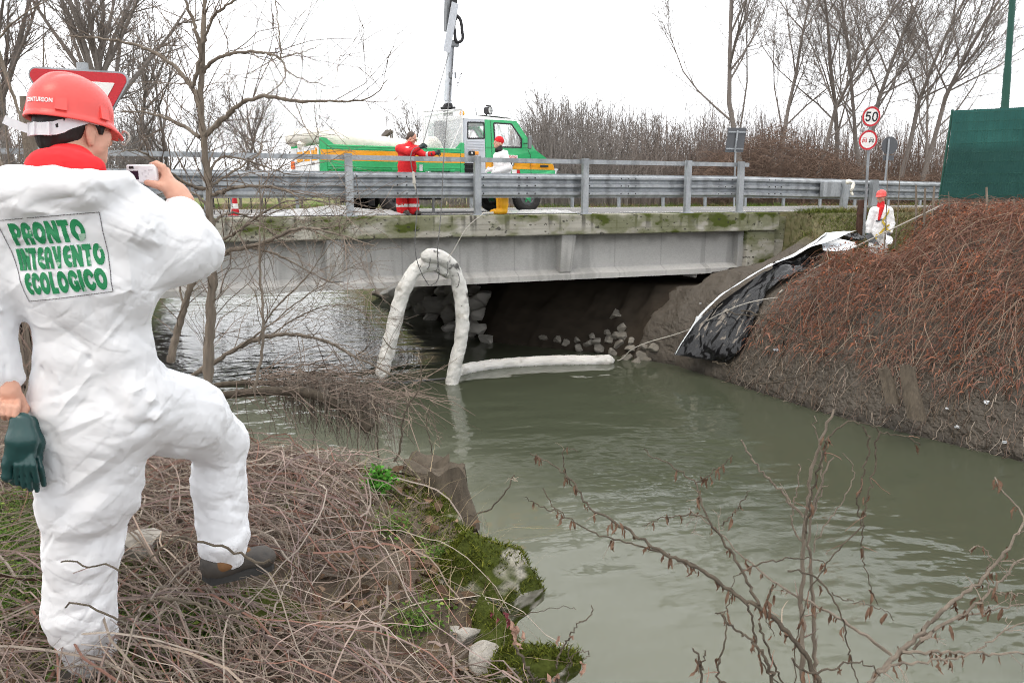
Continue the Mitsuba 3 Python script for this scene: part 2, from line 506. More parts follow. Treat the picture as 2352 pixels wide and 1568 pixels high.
def mud(p, n, uv):
    a = fbm(p.x * 1.3, p.y * 1.3, p.z * 3.2, 4); b = fbm(p.x * 9, p.y * 9, p.z * 12, 3)
    col = mix((.058, .049, .039), (.118, .102, .084), a * .6 + b * .4)
    s = (p.x - BO[0]) * BU[0] + (p.y - BO[1]) * BU[1]; t = (p.x - BO[0]) * BN[0] + (p.y - BO[1]) * BN[1]
    turf = smoothstep(10.3, 10.9, s + .6 * noise(p.x * 3, p.y * 3)) * smoothstep(-4.2, -3.2, t) * smoothstep(.35, .5, fbm(p.x * 1.7, p.y * 1.7, p.z * 2, 3) + .12)
    col = mix(col, mix((.085, .105, .030), (.20, .165, .095), b), turf * .9)
    return col * (.45 + .55 * smoothstep(.02, .22, p.z + .1 * noise(p.x * 4, p.y * 4)))


bumped('mud', proc(mud), lambda p, n, uv: fbm(p.x * 6, p.y * 6, p.z * 9, 4) + .4 * fbm(p.x * 25, p.y * 25, p.z * 25, 2), .10, .6, spec=.35)


def verge(p, n, uv):
    a = fbm(p.x * .9, p.y * .9, p.z, 4); b = fbm(p.x * 12, p.y * 12, p.z * 5, 3)
    col = mix((.12, .095, .06), (.20, .165, .105), b)
    return mix(col, (.075, .115, .03), smoothstep(.42, .6, a))


mat('verge_ground', proc(verge), .95, spec=.1)


def rock(p, n, uv):
    a = fbm(p.x * 4, p.y * 4, p.z * 5, 4); b = fbm(p.x * 30, p.y * 30, p.z * 30, 3)
    return mix((.16, .145, .125), (.46, .44, .40), a * .55 + b * .45)


bumped('rock', proc(rock), lambda p, n, uv: fbm(p.x * 16, p.y * 16, p.z * 16, 4), .03, .9, spec=.2)


mat('lit_rock', proc(lambda p, n, uv: mix((.26, .25, .225), (.58, .56, .52), fbm(p.x * 3, p.y * 3, p.z * 4, 4))), .9, spec=.2)  # riprap stone lightened to stand in for side light falling on it
mat('shaded_rubble', proc(lambda p, n, uv: mix((.10, .09, .075), (.30, .28, .245), fbm(p.x * 6, p.y * 6, p.z * 7, 4))), .9, spec=.2)  # stone colour darkened to carry the shade under the bridge


def mossrock(p, n, uv):
    b = fbm(p.x * 34, p.y * 34, p.z * 34, 3); a = fbm(p.x * 5, p.y * 5, p.z * 5, 4)
    stone = mix((.15, .135, .11), (.52, .50, .44), b)
    moss = mix((.022, .030, .006), (.072, .088, .018), fbm(p.x * 60, p.y * 60, p.z * 60, 2) * .6 + a * .4)
    return mix(stone, moss, smoothstep(.40, .52, a + .22 * n.z))


bumped('moss_rock', proc(mossrock), lambda p, n, uv: fbm(p.x * 30, p.y * 30, p.z * 30, 4), .03, .95, spec=.12)


def bark(p, n, uv):
    a = fbm(p.x * 30, p.y * 30, p.z * 4, 3)
    return mix((.10, .085, .07), (.25, .21, .17), a)


bumped('bark', proc(bark), lambda p, n, uv: fbm(p.x * 60, p.y * 60, p.z * 8, 3), .012, .9, spec=.15)
mat('stump_wood', proc(lambda p, n, uv: mix((.04, .034, .028), (.13, .108, .082), fbm(p.x * 40, p.y * 40, p.z * 5, 4))), .9, spec=.15)
mat('far_bark', (.19, .167, .152), .95, spec=.1)


def boomskin(p, n, uv):
    a = fbm(p.x * 5, p.y * 5, p.z * 5, 4)
    col = mix((.50, .495, .47), (.70, .695, .67), fbm(p.x * 2.2, p.y * 2.2, p.z * 2.2, 3))
    col = mix(col, (.20, .17, .13), smoothstep(.58, .74, a) * .45)
    col = mix(col, (.03, .03, .03), smoothstep(.68, .80, fbm(p.x * 9 + 3, p.y * 9, p.z * 5, 4) + .14 * smoothstep(1.5, 2.2, p.z) * smoothstep(-1.75, -1.25, p.x) - .04) * .85)
    return col * (.88 + .2 * fbm(p.x * 90, p.y * 90, p.z * 90, 2))


bumped('boom_skin', proc(boomskin), lambda p, n, uv: fbm(p.x * 14, p.y * 14, p.z * 14, 3), .03, .75, spec=.25)
mat('rope', (.42, .40, .36), .9)
mat('cable', (.10, .10, .10), .6)
mat('black_sheet', (.007, .007, .008), .16, spec=.5)
mat('white_sheet', (.66, .69, .72), .4, spec=.4)
scene['clear_sheet'] = {'type': 'blendbsdf', 'weight': .55, 'a': {'type': 'thindielectric', 'int_ior': 1.45}, 'b': {'type': 'twosided', 'bsdf': {'type': 'principled', 'base_color': rgb(.8, .8, .8), 'roughness': .3}}}
mat('net_green', proc(lambda p, n, uv: mix((.006, .075, .065), (.014, .105, .09), fbm(p.x * 2, p.y * 2, p.z * 2, 3))), .7, spec=.25)
mat('pole_green', (.012, .075, .055), .45)
mat('sign_red', (.50, .018, .028), .4)
mat('sign_white', (.76, .76, .75), .4)
mat('sign_back', (.10, .105, .115), .55, metal=.3)
mat('rust', proc(lambda p, n, uv: mix((.045, .025, .02), (.10, .05, .035), fbm(p.x * 20, p.y * 20, p.z * 12, 3))), .9)


def ripple(p, n, uv):
    wx = p.x + .35 * noise(p.x * .6, p.y * .6); wy = p.y + .35 * noise(p.x * .6 + 9, p.y * .6)
    a = noise(wx * 1.1 + wy * .5, wy * 2.6 - wx * .6)
    b = noise(wx * 3.4 + wy * 1.2, wy * 7.5 - wx * 2.0)
    c = noise(wx * 11 + wy * 2, wy * 19 - wx * 4)
    rough = smoothstep(.3, .75, noise(p.x * .22 + 3.3, p.y * .17)) * .75 + .25
    fast = smoothstep(-1.5, -4.5, p.x) * smoothstep(11, 15, p.y)
    return (a * .55 + (b * .30 + c * .085) * rough + fast * (b * .22 + c * .07)) * (1 - .5 * smoothstep(13, 20, p.y))


def water_col(p, n, uv):
    milky_sheen = smoothstep(12.5, 6.5, p.y + 1.1 * (p.x - 1) + 1.2 * noise(p.x * .7, p.y * .7))  # milky water near the bank, lightened further in place of sky reflection
    return mix((.058, .066, .043), (.135, .142, .108), milky_sheen)


scene['water_mat'] = {'type': 'bumpmap', 'arbitrary': proc(ripple, .01), 'scale': .037,
                      'nested': {'type': 'plastic', 'int_ior': 1.33, 'diffuse_reflectance': proc(water_col), 'nonlinear': False}}

# ---------------------------------------------------------------- terrain and river
LEFT_BANK = np.array([(-26, 60), (-16, 40), (-12.5, 28), (-11.5, 20), (-10.5, 15), (-7.2, 9.6), (-4, 7.4), (-2.0, 5.7), (-1.35, 5.05), (-.75, 4.65), (-.26, 4.2), (.08, 3.5), (.20, 2.9), (.30, 2.2), (.6, .3), (1.1, -3), (1.5, -12)], float)
RIGHT_BANK = np.array([(15.5, -12), (14, -3), (12.3, 2), (9.6, 7), (7.35, 10.9), (5.5, 13.5), (3.65, 17.6), (2.2, 18.9), (-.64, 20.5), (-2.6, 25), (-5.3, 30.4), (-9, 40), (-16, 60)], float)
RIVER = Polygon(np.vstack([LEFT_BANK, RIGHT_BANK]))
_lb = LineString(LEFT_BANK); _lines = [np.array(_lb.segmentize(.4).coords), np.array(LineString(RIGHT_BANK).segmentize(.4).coords)]
_lt, _rt = cKDTree(_lines[0]), cKDTree(_lines[1])


def seg_dist(pts, line):
    best = np.full(len(pts), 1e9)
    for a, b in zip(line[:-1], line[1:]):
        ba = b - a; t = np.clip((pts - a) @ ba / (ba @ ba), 0, 1)
        best = np.minimum(best, np.linalg.norm(pts - a - t[:, None] * ba, axis=1))
    return best


def npss(a, b, x):
    t = np.clip((x - a) / (b - a), 0, 1); return t * t * (3 - 2 * t)


def height(x, y):
    """ground height above the water"""
    x, y = np.asarray(x, float).ravel(), np.asarray(y, float).ravel()
    pts = np.column_stack([x, y])
    inside = contains_xy(RIVER, x, y)
    dl, dr_ = seg_dist(pts, LEFT_BANK), seg_dist(pts, RIGHT_BANK)
    s, t = st_of(x, y)
    n1 = meshkit.fbm(np.column_stack([x * .9, y * .9, x * 0]), 4, 1) - .5
    n2 = meshkit.fbm(np.column_stack([x * 3.1, y * 3.1, x * 0]), 3, 2) - .5
    # left bank: a steep old revetment, then the trodden top
    topl = 2.27 + .28 * n1 + .10 * n2 + .9 * npss(3.5, 8.5, -x - .25 * y) - .42 * npss(3.9, 5.3, y) * npss(2.4, .6, dl)
    hl = topl * np.clip(npss(-.02, .27, dl + .12 * n2), 0, 1)
    # right bank: cut mud face, then the slope with dead brush
    P = 1.85 + (2.68 - 1.85) * npss(7.5, 8.7, x - .35 * (y - 16) - 6 * npss(17.2, 18.2, y))
    hr = np.interp(dr_, [0, .15, .4, 1.0, 1.9, 3.0, 4.5], [0, .45, .95, 1.65, 2.3, 2.9, 3.3])
    hr = np.minimum(hr, P + .25) + .30 * n1 * npss(0, 1, dr_) + .16 * n2
    hr = hr + .42 * (np.abs(meshkit.fbm(np.column_stack([x * 1.7, y * 1.7, x * 0 + 5]), 4, 17) - .5) * 2 - .28) * np.exp(-((dr_ - .55) / .45) ** 2) * npss(0, .15, dr_)
    hr = np.where(y > 19, np.minimum(hr, 1.9 + .5 * npss(0, 8, dr_)), hr)
    h = np.where(dl < dr_, hl, hr)
    road = npss(-2.5, -.7, t)                        # embankment of the road on the camera's side
    clear = npss(1.6, 4.6, np.minimum(dl, dr_))
    under = (s < 9.6) & (s > -9.5) & (t > -.3) & (t < 8.6)
    target = 3.35
    h = np.where(under, np.minimum(h, 1.65), h + (np.maximum(target, h) - h) * road * np.where((s > 10.7) | (s < -9.3), 1, clear * npss(-.35, -1.2, t)))
    h = np.where(t > -1.0, np.where(under | (h < 3.3) & (s < 10.7) & (s > -9.5), h, 3.352 + 0 * h), h)
    back = npss(9.5, 14, t)
    h = np.where(t > 9, np.where(np.minimum(dl, dr_) > 3, h * (1 - back) + 3.15 * back, h), h)
    depth = -1.1 * npss(0, 1.2, np.minimum(dl, dr_)) - .15
    return np.where(inside, depth, h)


def terrain(key, xs, ys, bsdf, keep=None):
    X, Y = np.meshgrid(xs, ys, indexing='ij')
    Z = height(X, Y).reshape(X.shape)
    n, m = X.shape
    i, j = np.meshgrid(np.arange(n - 1), np.arange(m - 1), indexing='ij')
    q = np.stack([i * m + j, (i + 1) * m + j, (i + 1) * m + j + 1, i * m + j + 1], -1).reshape(-1, 4)
    v = np.column_stack([X.ravel(), Y.ravel(), Z.ravel()])
    c = v[q].mean(1)
    k = v[q][:, :, 2].max(1) > -.6
    if keep is not None: k &= keep(c[:, 0], c[:, 1])
    q = q[k]
    f = np.vstack([q[:, [0, 1, 2]], q[:, [0, 2, 3]]])
    used, inv = np.unique(f, return_inverse=True)
    put(key, trimesh.Trimesh(v[used], inv.reshape(-1, 3), process=False), bsdf, True)
    structure(key)


def isleft(x, y): return seg_dist(np.column_stack([x, y]), LEFT_BANK) < seg_dist(np.column_stack([x, y]), RIGHT_BANK)


xs_l = np.r_[np.arange(-34, -7, .5), np.arange(-7, 2.6, .06)]; ys_l = np.r_[np.arange(-6, 1.0, .4), np.arange(1.0, 8.6, .06), np.arange(8.6, 62, .45)]
terrain('left_bank', xs_l, ys_l, 'soil', lambda x, y: isleft(x, y) & (st_of(x, y)[1] < 12))
xs_r = np.r_[np.arange(-18, 2, .3), np.arange(2, 15, .09), np.arange(15, 40, .6)]; ys_r = np.r_[np.arange(-6, 8, .35), np.arange(8, 22, .09), np.arange(22, 62, .4)]
def beneath(x, y):
    s, t = st_of(x, y); return (t > .05) & (t < 9.5) & (s < 10.5)


terrain('right_bank', xs_r, ys_r, 'mud', lambda x, y: ~isleft(x, y) & (st_of(x, y)[1] < 12) & ~beneath(x, y))
mat('shaded_soil', proc(lambda p, n, uv: mix((.022, .018, .014), (.055, .043, .032), fbm(p.x * 3, p.y * 3, p.z * 5, 4))), .9, spec=.15)  # bank soil with the shade below the deck painted into its colour
terrain('bank_under_bridge', xs_r, ys_r, 'shaded_soil', lambda x, y: ~isleft(x, y) & beneath(x, y))

# the plain beyond the road, to the horizon
v = []; g = []
SS = np.r_[-900, -300, np.arange(-90, 120, 1.5), 300, 900]; TT = np.r_[np.arange(11.5, 60, 1.2), 80, 150, 400, 1200]
SX, TX = np.meshgrid(SS, TT, indexing='ij'); P0 = BO + SX.reshape(-1, 1) * BU + TX.reshape(-1, 1) * BN
dd = np.minimum(seg_dist(P0, LEFT_BANK), seg_dist(P0, RIGHT_BANK)); ins = contains_xy(RIVER, P0[:, 0], P0[:, 1])
Z0 = np.where(ins, -.9, 3.15 * npss(0, 2.6, dd) + .25 * (meshkit.fbm(np.column_stack([P0 * .35, P0[:, :1] * 0]), 3, 5) - .5))
n_, m_ = SX.shape; i, j = np.meshgrid(np.arange(n_ - 1), np.arange(m_ - 1), indexing='ij')
q = np.stack([i * m_ + j, (i + 1) * m_ + j, (i + 1) * m_ + j + 1, i * m_ + j + 1], -1).reshape(-1, 4)
put('field', trimesh.Trimesh(np.column_stack([P0, Z0]), np.vstack([q[:, [0, 1, 2]], q[:, [0, 2, 3]]]), process=False), 'verge_ground', True); structure('field')

# water
wx = np.r_[np.arange(-30, -8, 2.), np.arange(-8, 9, .5), np.arange(9, 24, 2.)]; wy = np.r_[np.arange(-12, 2, 2.), np.arange(2, 24, .5), np.arange(24, 62, 2.)]
X, Y = np.meshgrid(wx, wy, indexing='ij'); n_, m_ = X.shape
i, j = np.meshgrid(np.arange(n_ - 1), np.arange(m_ - 1), indexing='ij')
q = np.stack([i * m_ + j, (i + 1) * m_ + j, (i + 1) * m_ + j + 1, i * m_ + j + 1], -1).reshape(-1, 4)
ctr = np.column_stack([X.ravel(), Y.ravel()])[q].mean(1)
q = q[contains_xy(RIVER.buffer(1.5), ctr[:, 0], ctr[:, 1])]
put('river_water', trimesh.Trimesh(np.column_stack([X.ravel(), Y.ravel(), X.ravel() * 0]), np.vstack([q[:, [0, 1, 2]], q[:, [0, 2, 3]]]), process=False), 'water_mat', True, uv=np.column_stack([X.ravel(), Y.ravel()]))
structure('river_water')

# road: asphalt and markings as sheets
def strip(key, s0, s1, t0, t1, z, bsdf, ns=2):
    s = np.linspace(s0, s1, ns); v = np.array([W(a, b, z) for a in s for b in (t0, t1)])
    f = np.array([[2 * k, 2 * k + 2, 2 * k + 3] for k in range(ns - 1)] + [[2 * k, 2 * k + 3, 2 * k + 1] for k in range(ns - 1)])
    put(key, trimesh.Trimesh(v, f, process=False), bsdf)


strip('road', -160, 220, .42, 8.9, DECK, 'asphalt'); structure('road')
for k, (t, w) in enumerate(((.95, .13), (7.9, .15))):
    key = 'road__edge_line' + ('' if k == 0 else f'_{k:03d}'); strip(key, -160, 220, t, t + w, DECK + .004, 'road_white')
for k in range(16):
    key = 'road__centre_dash' + ('' if k == 0 else f'_{k:03d}'); strip(key, -26 + 7.5 * k, -23 + 7.5 * k, 4.4, 4.52, DECK + .004, 'road_white')
strip('far_verge', -160, 220, 8.9, 12.2, 3.335, 'verge_ground'); structure('far_verge')
# ---------------------------------------------------------------- the bridge
def bput(key, mesh, bsdf, smooth=False): put(key, moved(mesh, bridge_xyz), bsdf, smooth)


def stbox(s0, s1, t0, t1, z0, z1, bev=0): return bx(s0, s1, t0, t1, z0, z1, bev)


def worn(mesh, amp, seed, step=.25):
    m = mesh.copy()
    v, f = trimesh.remesh.subdivide_to_size(m.vertices, m.faces, step)
    v = v + (np.stack([meshkit.noise(v * 4.3, seed + k) for k in range(3)], 1) - .5) * amp
    return trimesh.Trimesh(v, f, process=False)


lab('bridge', 'mossy concrete girder road bridge spanning the river', 'bridge')
slab = bx(-14, 10.46, -.17, 10.1, 2.92, DECK - .006, .015)
bput('bridge__deck_slab', worn(slab, .016, 3, .9), 'concrete_old', 30)
# girder: web, splayed bottom flange
sec = Polygon([(.22, 2.92), (.22, 2.16), (-.02, 2.05), (-.02, 1.93), (.62, 1.93), (.62, 2.05), (.42, 2.16), (.42, 2.92)])
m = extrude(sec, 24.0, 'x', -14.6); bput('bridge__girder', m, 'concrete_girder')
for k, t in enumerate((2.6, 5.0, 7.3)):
    bput(f'bridge__girder_{k + 1:03d}', extrude(affinity.translate(sec, t, 0), 24.0, 'x', -14.6), 'concrete_shaded')
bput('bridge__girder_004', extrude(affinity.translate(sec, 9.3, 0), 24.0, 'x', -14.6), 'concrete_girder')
for k, s in enumerate((-5.35, -.33, 4.72)):
    w = .17
    m = hull([(s - w, .22, 2.919), (s + w, .22, 2.919), (s - w, -.14, 2.919), (s + w, -.14, 2.919), (s - w * .8, .22, 2.10), (s + w * .8, .22, 2.10), (s - w * .8, .02, 2.10), (s + w * .8, .02, 2.10)])
    bput('bridge__bracket' + ('' if k == 0 else f'_{k:03d}'), m, 'concrete_girder')
bput('bridge__end_block', worn(bx(9.55, 10.40, -.12, .9, .6, 2.921, .02), .03, 8), 'concrete_old', 30)
bput('bridge__end_pier', worn(bx(9.395, 9.549, .02, .9, 1.2, 2.921), .02, 5), 'concrete_girder', 30)
# skewed abutment wall, wing wall
a, b = np.array([9.45, .32]), np.array([6.2, 7.4]); nn = np.array([(b - a)[1], -(b - a)[0]]); nn = nn / np.linalg.norm(nn) * .7
v = [(p[0], p[1], z) for p in (a, b, b + nn, a + nn) for z in (-.5, 2.92)]
bput('bridge__abutment', worn(hull(v), .05, 9, .5), 'concrete_shaded', 30)
bput('bridge__abutment_001', bx(-10.4, -9.4, .3, 8.6, -.5, 2.92), 'concrete_shaded')
v = [(10.402, 0, .5), (10.402, .35, .5), (11.0, -.12, 1.8), (11.0, .2, 1.8), (10.402, 0, 3.28), (10.402, .35, 3.28), (11.0, -.12, 3.20), (11.0, .2, 3.20)]
bput('bridge__wing_wall', worn(hull(v), .03, 6), 'concrete_old', 30)
bput('bridge__drain_pipe', cyl((8.35, .25, 1.86), (8.35, .7, 1.86), .055, 12), 'sign_white', 30)

# ---------------------------------------------------------------- guard rails
def beam_profile(waves, hgt, depth=.085):
    """front outline of a corrugated beam as (t, z) points"""
    z, t = [], []
    for k in range(waves):
        for a, b in ((0, 0), (.12, 0), (.36, 1), (.64, 1), (.88, 0)):
            z.append((k + a) / waves * hgt); t.append(b * depth)
    z.append(hgt); t.append(0)
    return np.array(t), np.array(z)


def beam(s0, s1, t0, zfn, waves, hgt, front=-1, flip=1):
    tt, zz = beam_profile(waves, hgt)
    n = max(2, int((s1 - s0) / .5) + 1); S = np.linspace(s0, s1, n)
    k = len(tt); v = []
    for th in (0, .005):
        for s in S:
            for a, b in zip(tt, zz): v.append((s, t0 + front * (a) + th, zfn(s) + b))
    f = []
    for i in range(n - 1):
        for j in range(k - 1):
            for o, sg in ((0, 1), (n * k, -1)):
                a, b, c, e = o + i * k + j, o + (i + 1) * k + j, o + (i + 1) * k + j + 1, o + i * k + j + 1
                f.append((a, b, c, e)[::sg])
    f = np.array(f)
    return trimesh.Trimesh(np.array(v), np.vstack([f[:, [0, 1, 2]], f[:, [0, 2, 3]]]), process=False)


def cpost(s, t, z0, z1, lean=0.0, w=.135, dpt=.10):
    """open C section post"""
    p = Polygon([(-w / 2, -dpt / 2), (w / 2, -dpt / 2), (w / 2, dpt / 2), (w / 2 - .03, dpt / 2), (w / 2 - .03, -dpt / 2 + .012), (-w / 2 + .012, -dpt / 2 + .012), (-w / 2 + .012, dpt / 2), (-w / 2, dpt / 2)])
    m = extrude(p, z1 - z0, 'z', z0)
    v = np.array(m.vertices); v[:, 0] += s + lean * (v[:, 2] - z0); v[:, 1] += t
    return trimesh.Trimesh(v, m.faces, process=False)


lab('guard_rail', 'galvanised three wave guard rail with handrail along the near edge of the bridge', 'guard rail')
POSTS = (-12.9, -10.4, -7.8, -5.2, -2.58, 0.0, 2.65, 5.16, 7.85, 9.36)
for k, s in enumerate(POSTS):
    key = 'guard_rail__post' + ('' if k == 0 else f'_{k:03d}')
    bput(key, join(cpost(s, 0, DECK - .02, 4.55), bx(s - .13, s + .13, -.10, .11, DECK - .006, DECK + .014), bx(s + .075, s + .105, .05, .13, 3.74, 4.20)), 'galvanised')
zb = lambda s: 3.71 - .010 * max(s - 9.4, 0) * 1.5
n = 0
for s0, s1 in ((-15, -10.35), (-10.5, -5.15), (-5.3, .05), (-.1, 5.2), (5.05, 9.45), (9.3, 13.6)):
    key = 'guard_rail__beam' + ('' if n == 0 else f'_{n:03d}'); n += 1
    bput(key, beam(s0, s1, .235 - .006 * (n % 2), zb, 3, .51), 'galvanised', 25)
n = 0
for s0, s1 in ((-15, -5.0), (-5.02, 2.5), (2.48, 9.66)):
    key = 'guard_rail__handrail' + ('' if n == 0 else f'_{n:03d}')
    o = .004 * n; n += 1
    bput(key, join(bx(s0, s1, .075 + o, .081 + o, 4.435, 4.525), bx(s0, s1, .081 + o, .135, 4.519, 4.525 + o / 4), bx(s0, s1, .081 + o, .135, 4.435, 4.441)), 'galvanised')
bolts = [cyl((s + ds, .142, z), (s + ds, .175, z), .016, 8) for s in POSTS[2:] for ds in (.19, 1.0, 1.19, 1.38) for z in (3.80, 3.965, 4.13)]
bput('guard_rail__bolts', join(*bolts), 'dark_plastic'); labels['guard_rail__bolts'] = {'kind': 'stuff'}

lab('end_rail', 'galvanised guard rail running on past the bridge behind the standing worker', 'guard rail')
zb2 = lambda s: 3.66 - .012 * (s - 13.4)
bput('end_rail__beam', beam(13.5, 24, .24, zb2, 3, .50), 'galvanised', 25)
bput('end_rail__post', cpost(12.55, -.06, 3.0, 4.13, .09, .17, .11), 'galvanised')
bput('end_rail__post_001', cpost(13.75, .08, 3.0, 4.16, .0, .20, .12), 'galvanised')
bput('end_rail__post_002', cpost(17.2, .08, 3.0, 4.0), 'galvanised')
bput('end_rail__spacer', bx(11.95, 12.52, -.02, .12, 3.72, 4.10, .01), 'galvanised')

lab('far_rail', 'galvanised guard rail along the far side of the road', 'guard rail')
bput('far_rail__beam', beam(-40, 60, 9.05, lambda s: 3.72, 2, .31, front=-1), 'galvanised', 25)
for k in range(44):
    bput('far_rail__post' + ('' if k == 0 else f'_{k:03d}'), cpost(-20 + 1.85 * k, 9.12, 3.3, 4.05, 0, .10, .08), 'galvanised')
# ---------------------------------------------------------------- the man with the camera
def near_vertex(mesh_tree, v, p): return v[mesh_tree.query(p)[1]]


def build_photographer():
    A = at
    lab('person', 'person in white hooded coverall and red hard hat photographing the bridge, back turned', 'person')
    L = []
    wx = (1, 0, 0)
    # trunk
    L += [('flat', A(178, 500, 2.22), A(195, 640, 2.22), .125, .132, wx, 1.60, .05),
          ('flat', A(193, 640, 2.22), A(220, 800, 2.23), .128, .112, wx, 1.34, .05),
          ('flat', A(222, 830, 2.24), A(240, 930, 2.24), .114, .128, wx, 1.36, .06),
          ('cone', A(62, 470, 2.2), A(272, 490, 2.22), .086, .080, .08),
          ('cone', A(150, 462, 2.24), A(175, 490, 2.23), .085, .12, .06)]
    # hood lying on the back
    L += [('cone', A(40, 438, 2.11), A(200, 432, 2.10), .050, .045, .035), ('cone', A(200, 432, 2.10), A(285, 414, 2.17), .045, .032, .03),
          ('cone', A(20, 420, 2.16), A(60, 470, 2.09), .04, .035, .03)]
    # right arm raised to the camera
    L += [('cone', A(300, 514, 2.23), A(412, 566, 2.33), .087, .098, .05), ('cone', A(412, 562, 2.33), A(438, 572, 2.37), .098, .086, .04),
          ('cone', A(438, 572, 2.38), A(424, 500, 2.48), .086, .060, .03), ('cone', A(424, 502, 2.48), A(414, 474, 2.53), .058, .046, .02),
          ('cone', A(300, 540, 2.21), A(380, 610, 2.28), .07, .055, .06)]
    # left arm hanging
    L += [('cone', A(40, 478, 2.19), A(-45, 660, 2.15), .092, .085, .05), ('cone', A(-45, 660, 2.15), A(-5, 860, 2.12), .08, .060, .03)]
    # standing leg
    L += [('cone', A(182, 930, 2.24), A(192, 1130, 2.24), .128, .124, .05), ('cone', A(192, 1130, 2.24), A(192, 1260, 2.24), .118, .104, .04),
          ('cone', A(192, 1260, 2.24), A(184, 1400, 2.24), .102, .098, .03), ('cone', A(184, 1400, 2.24), A(200, 1512, 2.24), .096, .064, .03),
          ('cone', A(250, 1000, 2.23), A(240, 1120, 2.24), .11, .10, .06)]
    # bent leg, foot up on the stone
    L += [('cone', A(300, 925, 2.26), A(420, 955, 2.44), .130, .126, .05), ('cone', A(420, 955, 2.44), A(506, 1015, 2.60), .122, .092, .04),
          ('cone', A(507, 1020, 2.60), A(505, 1120, 2.60), .090, .085, .03), ('cone', A(505, 1120, 2.60), A(514, 1240, 2.57), .083, .083, .03),
          ('cone', A(515, 1240, 2.57), A(517, 1275, 2.57), .080, .066, .02)]
    m = body(L, .0105)
    smooth(m, 4)
    m = m.subdivide()
    cr = []
    tz = lambda p: p[:, 2]
    low = A(186, 1180, 2.24)[2]; knee_r = A(512, 1040, 2.6)
    leftleg = lambda v: (v[:, 2] < low) & (v[:, 0] < A(320, 1200, 2.24)[0])
    rightshin = lambda v: (v[:, 2] < knee_r[2] - .01) & (v[:, 0] > A(420, 1100, 2.55)[0])
    trunk = lambda v: (v[:, 2] > A(200, 820, 2.2)[2])
    hips = lambda v: (v[:, 2] < A(200, 840, 2.2)[2]) & (v[:, 2] > low)
    cr += folds(m, 1, 64, (1, 0, -.25), (.12, .26), (.008, .015), (.006, .018), leftleg, .22)
    cr += folds(m, 2, 26, (1, .3, .35), (.08, .2), (.006, .011), (-.010, -.004), leftleg, .3)
    cr += folds(m, 3, 60, (1, 0, .12), (.08, .17), (.006, .012), (.004, .011), rightshin, .22)
    cr += folds(m, 4, 24, (1, 0, -.3), (.06, .12), (.006, .010), (-.009, -.003), rightshin, .3)
    cr += folds(m, 5, 46, (.6, 0, .6), (.08, .36), (.006, .013), (-.008, .010), trunk, .7)
    cr += folds(m, 6, 46, (.8, 0, -.5), (.08, .36), (.006, .013), (-.009, .011), trunk, .55)
    cr += folds(m, 7, 60, (.75, .3, -.45), (.10, .40), (.007, .014), (-.009, .011), hips, .4)
    cr += folds(m, 8, 26, (.7, 0, .6), (.06, .2), (.006, .012), (-.008, .008), hips, .4)
    waist = A(220, 845, 2.2)[2]
    cr += folds(m, 9, 60, (.12, 0, 1), (.03, .08), (.004, .007), (-.014, .006), lambda v: np.abs(v[:, 2] - waist) < .045, .15)
    v = np.array(m.vertices); tree = cKDTree(v)
    P = lambda x, y: near_vertex(tree, v, at(x, y, 2.05))
    manual = [((330, 1030), (215, 900), .016, -.014), ((345, 1035), (300, 880), .014, .013), ((230, 960), (90, 1010), .012, .012), ((425, 860), (300, 900), .014, .013), ((520, 930), (400, 985), .013, -.012),
              ((540, 965), (430, 1045), .014, .012), ((470, 880), (395, 930), .012, .012), ((300, 560), (420, 640), .016, -.016), ((290, 575), (340, 700), .013, .012), ((350, 480), (300, 570), .012, .010),
              ((400, 500), (340, 590), .012, .011), ((250, 400), (390, 470), .010, .008), ((230, 420), (340, 480), .010, -.008), ((60, 480), (230, 450), .012, -.016), ((10, 470), (120, 500), .012, .012), ((60, 700), (240, 705), .006, .006),
              ((250, 700), (350, 690), .006, .006), ((280, 640), (330, 780), .013, .010), ((90, 760), (200, 820), .012, -.010), ((330, 700), (270, 800), .012, -.010), ((450, 1050), (330, 1030), .016, -.015), ((190, 880), (100, 960), .013, .012),
              ((120, 1150), (270, 1090), .014, .010), ((100, 1210), (250, 1130), .013, -.010), ((110, 1260), (270, 1180), .013, .011), ((470, 600), (400, 560), .014, .010), ((480, 540), (420, 500), .012, .009)]
    for a, b, w, hgt in manual: cr.append((P(*a), P(*b), w, hgt))
    m = crumple(m, cr, .020)
    zw = A(200, 860, 2.2)[2]
    up_w = lambda q: npss(zw - .12, zw + .12, q[:, 2]); lo_w = lambda q: 1 - up_w(q)
    xs_ = A(375, 1100, 2.4)[0]
    m = crinkle(m, 21, stretch((.75, .2, -.65), 3.4), .13, .11, up_w); m = crinkle(m, 22, stretch((.8, .1, .6), 3.4), .060, .07, up_w)
    m = crinkle(m, 23, stretch((.85, .2, .30), 5), .115, .11, lo_w); m = crinkle(m, 24, stretch((.92, .2, -.30), 5), .055, .09, lo_w)
    v = np.array(m.vertices); n = vnormals(v, np.array(m.faces))
    v = v + n * ((meshkit.fbm(v * 26, 3, 4) - .5) * .002 + (np.abs(meshkit.fbm(v * np.array([14, 14, 20.]), 2, 8) - .5) - .12) * .003)[:, None]
    m = trimesh.Trimesh(v, m.faces, process=False)
    put('person__coverall', m, 'white_suit', True)

    # printed patch on the back, following the cloth
    n = vnormals(v, np.array(m.faces))
    k = (n[:, 1] < -.05) & (v[:, 2] > A(100, 740, 2.2)[2]) & (v[:, 2] < A(100, 470, 2.1)[2]) & (v[:, 0] > A(-60, 600, 2.1)[0]) & (v[:, 0] < A(300, 600, 2.1)[0]) & (v[:, 1] < 2.25)
    from scipy.interpolate import LinearNDInterpolator
    surf = LinearNDInterpolator(v[k][:, [0, 2]], v[k][:, 1])
